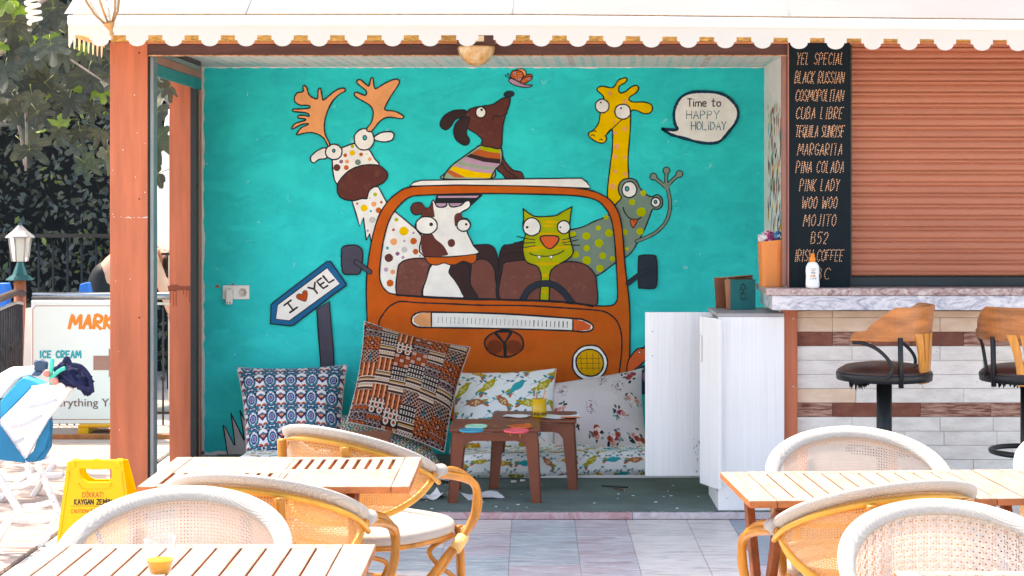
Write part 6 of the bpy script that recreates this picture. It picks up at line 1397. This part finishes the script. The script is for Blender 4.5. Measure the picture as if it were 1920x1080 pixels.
for k, pts in enumerate(([(112, 690), (128, 700), (142, 716), (170, 733)], [(118, 702), (136, 716), (158, 730)], [(134, 684), (152, 688), (168, 708), (173, 736)], [(120, 680), (126, 672), (132, 684)])):
    MB().tube(spline([P(x, y, 7.87) for x, y in pts]), .011, 8).build('towel_hem', M_tw, t)
t = thing('swim_goggles', 'turquoise swim goggles with a dark blue strap on top of the folded lounger', 'goggles', P(95, 705, 7.9))
M_gt = mat('turquoise_rubber', '2fc9b4', .4, .1, 6); M_gs = mat('slate_strap', '3a5470', .6, .1, 8)
MB().tube(spline([P(98, 674, 7.86), P(97, 684, 7.85), P(95, 700, 7.86), P(96, 714, 7.88)]), .010, 8).build('frame', M_gt, t)
MB().tube(spline([P(122, 690, 7.84), P(110, 696, 7.84), P(100, 706, 7.85), P(95, 720, 7.87)]), .009, 8).build('frame', M_gt, t)
for px, py, rx_ in ((102, 714, .02), (88, 700, .018)): MB().lathe([(rx_, 0), (rx_*.6, .008), (0, .01)], P(px, py, 7.85), 16, R=Matrix.Rotation(PI/2, 3, 'X')).build('lens', mat('pink_lens', 'e88f86', .15, .2), t)
ps2 = [P(63, 676, 7.88), P(76, 674, 7.9), P(88, 680, 7.9), P(86, 698, 7.9), P(64, 696, 7.88)]; MB().prism(ps2, (0, .03, 0)).build('strap', M_gs, t, bevel=.005)
ps2 = [P(64, 696, 7.88), P(78, 698, 7.88), P(72, 706, 7.87), P(58, 704, 7.88)]; MB().prism(ps2, (0, .03, 0)).build('strap', M_gs, t, bevel=.004)
# ------------------------------------------------------------------ left background: sign, railings, lamp post, person, parasol
D = 11.6; S = F/D
t = thing('market_sign', 'white A-board market sign with orange and turquoise lettering behind the post', 'sign', P(165, 812, D))
def bp_(x, y, o_=0): return P(x, y, D+o_)
M_sgn = mat('sign_white', 'eeedec', .5, .02, 2)
b = MB(); q0, q1 = bp_(58, 563), bp_(283, 795); b.bx(q0.x, q1.x, D, D+.02, q1.z, q0.z); b.build('board', M_sgn, t, bevel=.006)
b = MB(); b.prism([P(48, 578, D+.1), P(60, 576, D+.1), P(60, 770, D+.3), P(40, 770, D+.3)], (.5, .02, 0)); b.build('rear_board', M_sgn, t)
rr = [(62, 600)]; c = 6; L, R, Tt, Bb = 58.5+3, 279, 573.5, 786.5
pts = [(L+c, Tt), (R-c, Tt), (R, Tt+c), (R, Bb-c), (R-c, Bb), (L+c, Bb), (L, Bb-c), (L, Tt+c)]
MB().tube([bp_(x, y, -.001) for x, y in pts], .0022, 5, closed=True).build('border_line', mat('orange_line', 'c4572e', .5), t)
M_sor = mat('orange_letters', 'f5862a', .5, .02); M_ste = mat('turquoise_letters', '16a2b0', .5, .02); M_sbr = mat('brown_letters', '6b463c', .5, .02)
def st_(txt, x0, x1, base, h, m, bold=0, shear=0):
    me = text_mesh(txt, h/S*1.38, ext=.0006, bold=bold, shear=shear); xs_ = [v.co.x for v in me.vertices]; f = ((x1-x0)/S)/(max(xs_)-min(xs_)); q = bp_((x0+x1)/2, base, -.0015)
    for v in me.vertices: v.co = Vector((v.co.x*f, -v.co.z, v.co.y))+q-Vector(ROOT[t.name])
    me.materials.clear(); me.materials.append(m); o = bpy.data.objects.new('lettering', me); COL.objects.link(o); o.parent = t
ribbons('lettering', M_sor, t, hand('MARKET', 130, 252, 592, 615, .36, .15), 6.2, lambda x, y: bp_(x, y, -.0015)); ribbons('lettering', M_ste, t, hand('ICE CREAM', 75, 151.5, 658.5, 670.5, .42), 3.3, lambda x, y: bp_(x, y, -.0015)); st_('everything You', 86, 228, 762, 15.5, M_sbr)
b = MB(); b.prism([bp_(x, y, -.002) for x, y in ((175, 667), (204, 667), (204, 653), (232, 680), (204, 708), (204, 694), (175, 694))], (0, .0018, 0)); b.build('arrow_print', mat('brown_print', 'b07f74', .6), t)
for x0, x1, y0, y1 in ((150, 210, 794, 800), (150, 170, 799, 814), (255, 276, 799, 814), (210, 276, 794, 800)): MB().bx(bp_(x0, 0).x, bp_(x1, 0).x, D-.06, D+.2, bp_(0, y1).z, bp_(0, y0).z).build('foot', mat('amber_plastic', 'f0a010', .4), t, bevel=.006)
# steel railing
D = 12.0; zr = EYE-(555-362)/(F/D); 
t = thing('railing', 'low steel tube railing with dark twisted bars behind the market sign', 'railing', (P(60, 0, D).x, D, 0))
x0, x1 = P(62, 0, D).x, -1.9; MB().tube([(x0, D, zr), (x1, D, zr)], .026, 12).build('top_tube', M_stainless, t)
M_ir = mat('weathered_iron', '3a3436', .5, .3, 20, metal=.3)
MB().bx(x0, x1, D-.012, D+.012, zr-.062, zr-.046).build('rail_bar', mat('pale_rail', 'b7aaa4', .5), t); MB().bx(x0, x1, D-.012, D+.012, .10, .115).build('rail_bar', M_ir, t)
x = x0+.03; k = 0
while x < x1:
    MB().tube([(x, D, .02), (x, D, zr-.05)], .007, 6).build('bar', M_ir, t)
    if k % 2: MB().lathe([(.007, -.025), (.018, -.008), (.018, .008), (.007, .025)], (x, D, .35+.25*((k//2) % 2)), 8).build('bar_knot', M_ir, t)
    x += .052; k += 1
# curved railing at the left edge joined to the lamp post
t = thing('railing', 'curved dark railing with knotted bars running from the lamp post to the left edge', 'railing', P(35, 700, 12.1))
pts = [P(42, 551, 12.15), P(30, 549, 12.0), P(10, 556, 11.6), P(-15, 566, 11.2), P(-50, 580, 10.8)]
MB().tube(spline(pts), .026, 10).build('top_tube', mat('brown_steel', '6e5a56', .35, .2, metal=.4), t); MB().tube([p-Vector((0, 0, .07)) for p in spline(pts)], .012, 8).build('rail_bar', mat('pale_rail', 'b7aaa4', .5), t)
sp_ = spline(pts, False, 5)
for k, p in enumerate(sp_[1:]):
    MB().tube([Vector((p.x, p.y, .02)), p-Vector((0, 0, .07))], .009, 6).build('bar', M_ir, t)
    if k % 2: MB().lathe([(.009, -.03), (.022, -.008), (.022, .008), (.009, .03)], (p.x, p.y, .36+.22*((k//2) % 2)), 8).build('bar_knot', M_ir, t)
# lamp post
D = 12.2; S = F/D; c = P(37.5, 525, D)
t = thing('lamp_post', 'short terracotta post carrying a six sided lantern with a flared green foot', 'lamp post', (c.x, D, 0))
MB().tube([(c.x, D, .0), (c.x, D, c.z)], .042, 14).build('pole', mat('terracotta_pole', 'b8684c', .5, .1, 4), t)
k_ = 1/S
MB().lathe([(26*k_, 0), (25*k_, 2*k_), (14*k_, 10*k_), (8*k_, 26*k_), (5*k_, 35*k_)], c, 6, sm=False, a0=.3).build('flared_foot', mat('green_bronze', '2f6668', .35, .2, metal=.3), t)
MB().lathe([(14*k_, 35*k_), (20*k_, 79*k_), (0, 79.2*k_)], c, 6, sm=False, a0=.3).build('glass_pane', glass('lamp_glass', (.92, .88, .86), .05, .55), t)
for j in range(6): a = .3+j*PI/3; MB().tube([c+Vector((14.4*k_*math.cos(a), 14.4*k_*math.sin(a), 35*k_)), c+Vector((20.4*k_*math.cos(a), 20.4*k_*math.sin(a), 80*k_))], .0055, 6).build('rib', mat('silver_paint', 'a8a0a0', .35, .2, metal=.3), t)
MB().lathe([(27*k_, 79*k_), (26*k_, 82*k_), (14*k_, 92*k_), (5*k_, 101*k_), (2.5*k_, 104*k_)], c, 6, sm=False, a0=.3).build('lantern_roof', MATS['silver_paint'], t)
MB().lathe([(3*k_, 101*k_), (3.6*k_, 105*k_), (1*k_, 108*k_), (0.6*k_, 116*k_)], c, 8).build('finial', MATS['green_bronze'], t)
MB().lathe([(5*k_, 36*k_), (6.5*k_, 50*k_), (6.5*k_, 76*k_)], c, 10).build('bulb', mat('bulb_glass', 'f4f0e6', .3, trans=.3), t)
# leaves of a fig tree, hedge behind
M_fig = mat('fig_leaf', '3c4336', .5, .25, 3, .3, 60, rand=.4, trans=.22, spec=.5); M_vein = mat('fig_leaf_vein', '74803f', .5)
M_figsun = mat('sunlit_fig_leaf', '6f8a30', .5, .2, 3, .3, 60, rand=.25, trans=.5)  # yellow-green leaf copy with the sunlight put into its colour
def fig_leaf(seed, m):
    rs = random.Random(seed); lob = [(a+rs.uniform(-.1, .1), L_*rs.uniform(.9, 1.08), w_) for a, L_, w_ in ((-1.5, .70, .42), (-.76, .92, .34), (0, 1.08, .30), (.76, .92, .34), (1.5, .70, .42))]
    zf = lambda x, y: -.16*x*x-.16*y*y+.03*math.sin(x*6+seed)+.02*math.sin(y*9)
    pts = []
    for k in range(61):
        th = -2.75+5.5*k/60; r = max(L_*math.exp(-abs((th-a)/w_)**2.6*.9) for a, L_, w_ in lob); r = max(r, .46 if abs(th) < 2.0 else .46-(abs(th)-2.0)*.34)
        r *= 1+.025*math.sin(k*2.4+seed); pts.append((r*math.sin(th), r*math.cos(th)))
    b = MB(); q = [Vector((0, 0, 0))]+[Vector((x, y, zf(x, y))) for x, y in pts]; n = len(pts)
    mid = [Vector((x*.5, y*.5, zf(x*.5, y*.5)-.0)) for x, y in pts]; vs = q+mid
    b.add(vs, [(0, n+1+k, n+2+k) for k in range(n-1)]+[(n+1+k, 1+k, 2+k, n+2+k) for k in range(n-1)], 0, True)
    for a, L_, w_ in lob:
        d = Vector((math.sin(a), math.cos(a), 0)); n_ = Vector((d.y, -d.x, 0)); s2 = []
        for sg in (.009, -.009):
            ring = []
            for f in (0, .33, .66, .92): p = d*L_*f; ring.append((p, f))
            vs = []
            for p, f in ring: wv = .011*(1-f); vs += [p+n_*wv+Vector((0, 0, zf(p.x, p.y)+sg)), p-n_*wv+Vector((0, 0, zf(p.x, p.y)+sg))]
            b.add(vs, [(i*2, i*2+1, i*2+3, i*2+2) for i in range(3)], 1)
    b.tube([(0, 0, 0), (0, -.3, .06), (0, -.5, .2)], .014, 4, 1)
    return mesh_of(b, 'leaf', [m, M_vein], recalc=False)
FL = [fig_leaf(i, M_fig) for i in range(4)]+[fig_leaf(9, M_figsun)]
t = thing('fig_tree', 'fig tree with large lobed leaves and grey limbs at the upper left', 'tree', P(-60, 700, 10.4))
M_bark = mat('grey_bark', '8f8682', .8, .25, 6, .6, 30, stretch=(3, 3, 1))
def limb(pts, r0, r1, nm='limb'):
    q = spline(pts); n = len(q); MB().tube(q, [r0+(r1-r0)*i/n for i in range(n)], 8).build(nm, M_bark, t)
limb([P(-130, 862, 10.9), P(-120, 500, 10.9), P(-90, 250, 10.8), P(-40, 60, 10.6), P(20, -80, 10.2)], .07, .04, 'trunk')
limb([P(-80, 200, 10.8), P(-20, 150, 10.5), P(12, 180, 10.3), P(36, 240, 10.3), P(46, 310, 10.3)], .016, .007); limb([P(48, 205, 10.3), P(50, 250, 10.2), P(48, 320, 10.1)], .009, .006)
limb([P(-40, 60, 10.6), P(60, 60, 10.2), P(130, 110, 9.6), P(190, 150, 9.5)], .011, .004); limb([P(0, 100, 10.2), P(60, 20, 9.7), P(110, -20, 9.5)], .02, .008)
limb([P(60, -80, 10), P(160, -60, 9.7), P(330, -60, 9.9)], .03, .01)
rs = random.Random(31); nl = 0
def put(px, py, D_, s_px, m=None, tilt=None, roll=None):
    sc = s_px/(F/D_); me = FL[m if m is not None else rs.randrange(4)]
    piece('leaf', me, t, P(px, py, D_), (PI/2+(tilt if tilt is not None else rs.uniform(-.7, .35)), 0 if roll is None else 0, 0), (sc, sc, sc)); o = t.children[-1]
for (px, py, r, m) in ((95, 88, 46, None), (120, 98, 44, 1), (165, 145, 50, 2), (75, 55, 30, None), (60, 100, 42, 3), (25, 45, 52, 0), (35, 85, 40, 1), (150, 60, 36, 2), (190, 140, 48, 0), (60, 185, 36, 1), (85, 160, 34, 3), (10, 130, 44, 2), (130, 190, 40, 1), (175, 205, 30, 2), (100, 20, 38, 0), (8, 10, 40, 4), (35, 20, 30, 4),
                       (150, 250, 30, 3), (70, 215, 34, 0), (15, 205, 32, 2), (95, 75, 24, 4), (160, 95, 18, 4), (8, 92, 18, 4), (110, 250, 28, 1), (55, 285, 30, 0), (190, 255, 28, 2), (302, 175, 46, 1), (295, 215, 40, 0), (300, 265, 34, 3), (310, 150, 30, 2)):
    D_ = rs.uniform(9.4, 10.0) if px < 280 else rs.uniform(12.5, 13.5); sc = r/(F/D_)*1.15
    o = piece('leaf', FL[m if m is not None else 0], t, P(px, py-6, D_), (0, 0, 0), (sc, sc, sc))
    o.rotation_euler = Matrix.Rotation(rs.uniform(-.35, .35), 3, 'Y').to_4x4().to_euler()
    Rm = Matrix.Rotation(rs.uniform(-.9, .9), 3, 'Y') @ Matrix.Rotation(rs.uniform(-.5, .5), 3, 'Z') @ Matrix.Rotation(-PI/2+rs.uniform(-.5, .35), 3, 'X'); o.rotation_euler = Rm.to_euler(); nl += 1
for i in range(230):
    px, py = rs.uniform(-160, 330), rs.uniform(-190, 330)
    if 215 < px < 285: continue
    if py > 230 and rs.random() < .6: continue
    D_ = rs.uniform(9.9, 11.6); sc = rs.uniform(34, 58)/(F/D_); o = piece('leaf', FL[4 if rs.random() < .12 else rs.randrange(4)], t, P(px, py, D_), (0, 0, 0), (sc, sc, sc))
    Rm = Matrix.Rotation(rs.uniform(-1.6, 1.6), 3, 'Y') @ Matrix.Rotation(rs.uniform(-1, 1), 3, 'Z') @ Matrix.Rotation(-PI/2+rs.uniform(-1.1, .9), 3, 'X'); o.rotation_euler = Rm.to_euler()
# hedge
t = thing('hedge', 'tall dark evergreen hedge behind the railings at the left', 'hedge', (-4.2, 15, 0)); 
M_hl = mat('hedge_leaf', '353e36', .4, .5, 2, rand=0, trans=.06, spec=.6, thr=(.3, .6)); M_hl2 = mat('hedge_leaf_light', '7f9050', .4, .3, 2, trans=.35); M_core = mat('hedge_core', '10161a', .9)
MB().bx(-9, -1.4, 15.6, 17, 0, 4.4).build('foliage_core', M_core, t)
g = np.random.default_rng(5); NL = 15000; b = MB(); V = np.empty((NL*4, 3)); 
X = g.uniform(-7.5, -1.4, NL); Z = g.uniform(.1, 4.5, NL)**1.0; Y = 15.55-g.random(NL)**1.8*.9+.25*np.sin(X*3.1)*np.sin(Z*2.7); L_ = g.uniform(.045, .095, NL)
d = g.normal(size=(NL, 3))*np.array([1, .5, 1]); d /= np.linalg.norm(d, axis=1)[:, None]; up = g.normal(size=(NL, 3))*np.array([.5, 1.2, .8])+np.array([0, -1, .5]); n_ = np.cross(d, up); n_ /= np.linalg.norm(n_, axis=1)[:, None]
Pc = np.stack([X, Y, Z], 1); V[0::4] = Pc; V[1::4] = Pc+d*L_[:, None]*.5+n_*L_[:, None]*.26; V[2::4] = Pc+d*L_[:, None]; V[3::4] = Pc+d*L_[:, None]*.5-n_*L_[:, None]*.26
me = bpy.data.meshes.new('foliage'); me.from_pydata(V.tolist(), [], np.arange(NL*4).reshape(-1, 4).tolist()); me.materials.append(M_hl); me.materials.append(M_hl2)
mi = (g.random(NL) < .07).astype(np.int32); me.polygons.foreach_set('material_index', mi); me.transform(Matrix.Translation((4.2, -15, 0))); o = bpy.data.objects.new('foliage', me); COL.objects.link(o); o.parent = t; o['kind'] = 'stuff'
# dark fence in front of the hedge
D = 14.2; zf = EYE-(441-362)/(F/D); t = thing('fence', 'thin black metal fence in front of the hedge', 'fence', (-4, D, 0))
MB().bx(-6.5, -1.6, D-.02, D+.02, zf-.02, zf+.012).build('fence_rail', M_black, t); MB().bx(-6.5, -1.6, D-.015, D+.015, .3, .33).build('fence_rail', M_black, t)
x = P(75, 0, D).x-.12*20
while x < -1.6: MB().tube([(x, D, .02), (x, D, zf)], .010, 6).build('bar', M_black, t); x += .1195
# blue items
def bluebag(label, pts, D_, cat):
    t = thing('blue_backrest', label, cat, P(*pts[0], D_)); b = MB(); b.prism([P(x, y, D_) for x, y in pts], (0, .10, 0)); b.build('padding', mat('royal_blue_fabric', '1570d0', .6, .12, 6, .3, 60), t, bevel=.012, seg=2)
bluebag('blue padded lounger backrest beside the bending person', [(143, 620), (146, 553), (149, 533), (164, 529), (169, 552), (170, 620)], 12.6, 'lounger backrest'); bluebag('blue padded lounger backrest behind the lamp post at the left edge', [(-20, 620), (-20, 532), (12, 531), (16, 545), (8, 620)], 12.6, 'lounger backrest')
# closed white parasol
D = 12.8; S = F/D; t = thing('closed_parasol', 'closed white parasol hanging behind the rear terracotta post', 'parasol', (P(322, 0, D).x, D, 0))
def zz_(py): return EYE-(py-362)/S
cx = P(320, 0, D).x; MB().lathe([(.0, zz_(208)), (10/S, zz_(222)), (20/S, zz_(290)), (31/S, zz_(370)), (34/S, zz_(430)), (30/S, zz_(458)), (14/S, zz_(470)), (0, zz_(471))], (cx, D, 0), 18).build('canopy', mat('white_parasol_cloth', 'f2f0ee', .8, .04, 6, trans=.3), t)
MB().tube([(cx, D, .05), (cx, D, zz_(205))], .018, 10).build('pole', M_white, t); MB().lathe([(.22, .02), (.22, .06), (.04, .09)], (cx, D, 0), 24).build('base', mat('concrete', '9a958f', .8), t)
MB().lathe([(18/S, zz_(474)), (19/S, zz_(478))], (cx, D, 0), 14).build('strap', M_black, t)
# ------------------------------------------------------------------ person bending over behind the railing
def skin_body(name, verts, edges, radii, root_i, m, parent, sub=2):
    me = bpy.data.meshes.new(name); me.from_pydata([tuple(v) for v in verts], edges, []); o = bpy.data.objects.new(name, me); COL.objects.link(o)
    md = o.modifiers.new('skin', 'SKIN'); md.use_smooth_shade = True
    for i, r in enumerate(radii): me.skin_vertices[0].data[i].radius = r if isinstance(r, tuple) else (r, r)
    me.skin_vertices[0].data[root_i].use_root = True
    s_ = o.modifiers.new('sub', 'SUBSURF'); s_.levels = sub; s_.render_levels = sub
    bpy.context.view_layer.update(); dg = bpy.context.evaluated_depsgraph_get(); m2 = bpy.data.meshes.new_from_object(o.evaluated_get(dg)); bpy.data.objects.remove(o)
    m2.transform(Matrix.Translation(-Vector(ROOT[parent.name]))); m2.materials.clear(); m2.materials.append(m); m2.name = name
    m2.polygons.foreach_set('use_smooth', [True]*len(m2.polygons)); q = bpy.data.objects.new(name, m2); COL.objects.link(q); q.parent = parent; return q
t = thing('person', 'person in black shorts bending forward behind the railing, bare back and arm showing', 'person', P(200, 745, 13.0))
D = 13.0; M_skin = mat('skin', 'd9a08a', .5, .05, 6, spec=.3)
pel, wai, che, nek, hed = P(200, 512, D), P(222, 490, D), P(262, 478, D-.02), P(300, 478, D-.05), P(326, 500, D-.08)
shR, shL = P(284, 486, D-.22), P(284, 486, D+.2); elR, elL = P(303, 528, D-.26), P(306, 530, D+.2); haR, haL = P(322, 590, D-.3), P(326, 590, D+.15)
hR, hL = P(196, 530, D-.11), P(196, 530, D+.11); kR, kL = P(210, 640, D-.14), P(206, 640, D+.14); aR, aL = P(192, 738, D-.14), P(190, 738, D+.14); fR, fL = P(212, 748, D-.15), P(210, 748, D+.15)
vs = [pel, wai, che, nek, hed, shR, elR, haR, shL, elL, haL, hR, kR, aR, fR, hL, kL, aL, fL]
ed = [(0, 1), (1, 2), (2, 3), (3, 4), (2, 5), (5, 6), (6, 7), (2, 8), (8, 9), (9, 10), (0, 11), (11, 12), (12, 13), (13, 14), (0, 15), (15, 16), (16, 17), (17, 18)]
rd = [(.15, .14), (.13, .11), (.15, .12), .055, .09, .065, .048, .03, .065, .048, .03, .11, .062, .04, .035, .11, .062, .04, .035]
skin_body('body', vs, ed, rd, 0, M_skin, t)
for hb_, e_ in ((haR, elR), (haL, elL)):
    dr = (hb_-e_).normalized(); sd = Vector((0, 1, 0)).cross(dr).normalized()
    for k in range(4): b0 = hb_+sd*(.012*(k-1.5))*1.3; MB().tube([b0-dr*.01, b0+dr*(.05+.008*(1 if k in (1, 2) else 0)), b0+dr*.085+sd*.006], [.009, .008, .006], 6).build('finger', M_skin, t)
    MB().tube([hb_-dr*.02, hb_-sd*.03+dr*.02, hb_-sd*.034+dr*.05], [.011, .009, .007], 6).build('thumb', M_skin, t)
skin_body('shorts', [P(198, 512, D), P(213, 500, D), hR, P(204, 585, D-.125), hL, P(202, 585, D+.125)], [(0, 1), (0, 2), (2, 3), (0, 4), (4, 5)], [(.172, .165), (.148, .13), .128, .098, .128, .098], 0, mat('black_shorts', '10181d', .7, .2, 10, .2, 60), t)
c = hed; MB().lathe([(0, -.115), (.07, -.09), (.092, -.02), (.09, .04), (.06, .09), (0, .11)], c+Vector((0, 0, .015)), 18).build('hair', mat('brown_hair', '3a2a20', .6, .3, 40), t)
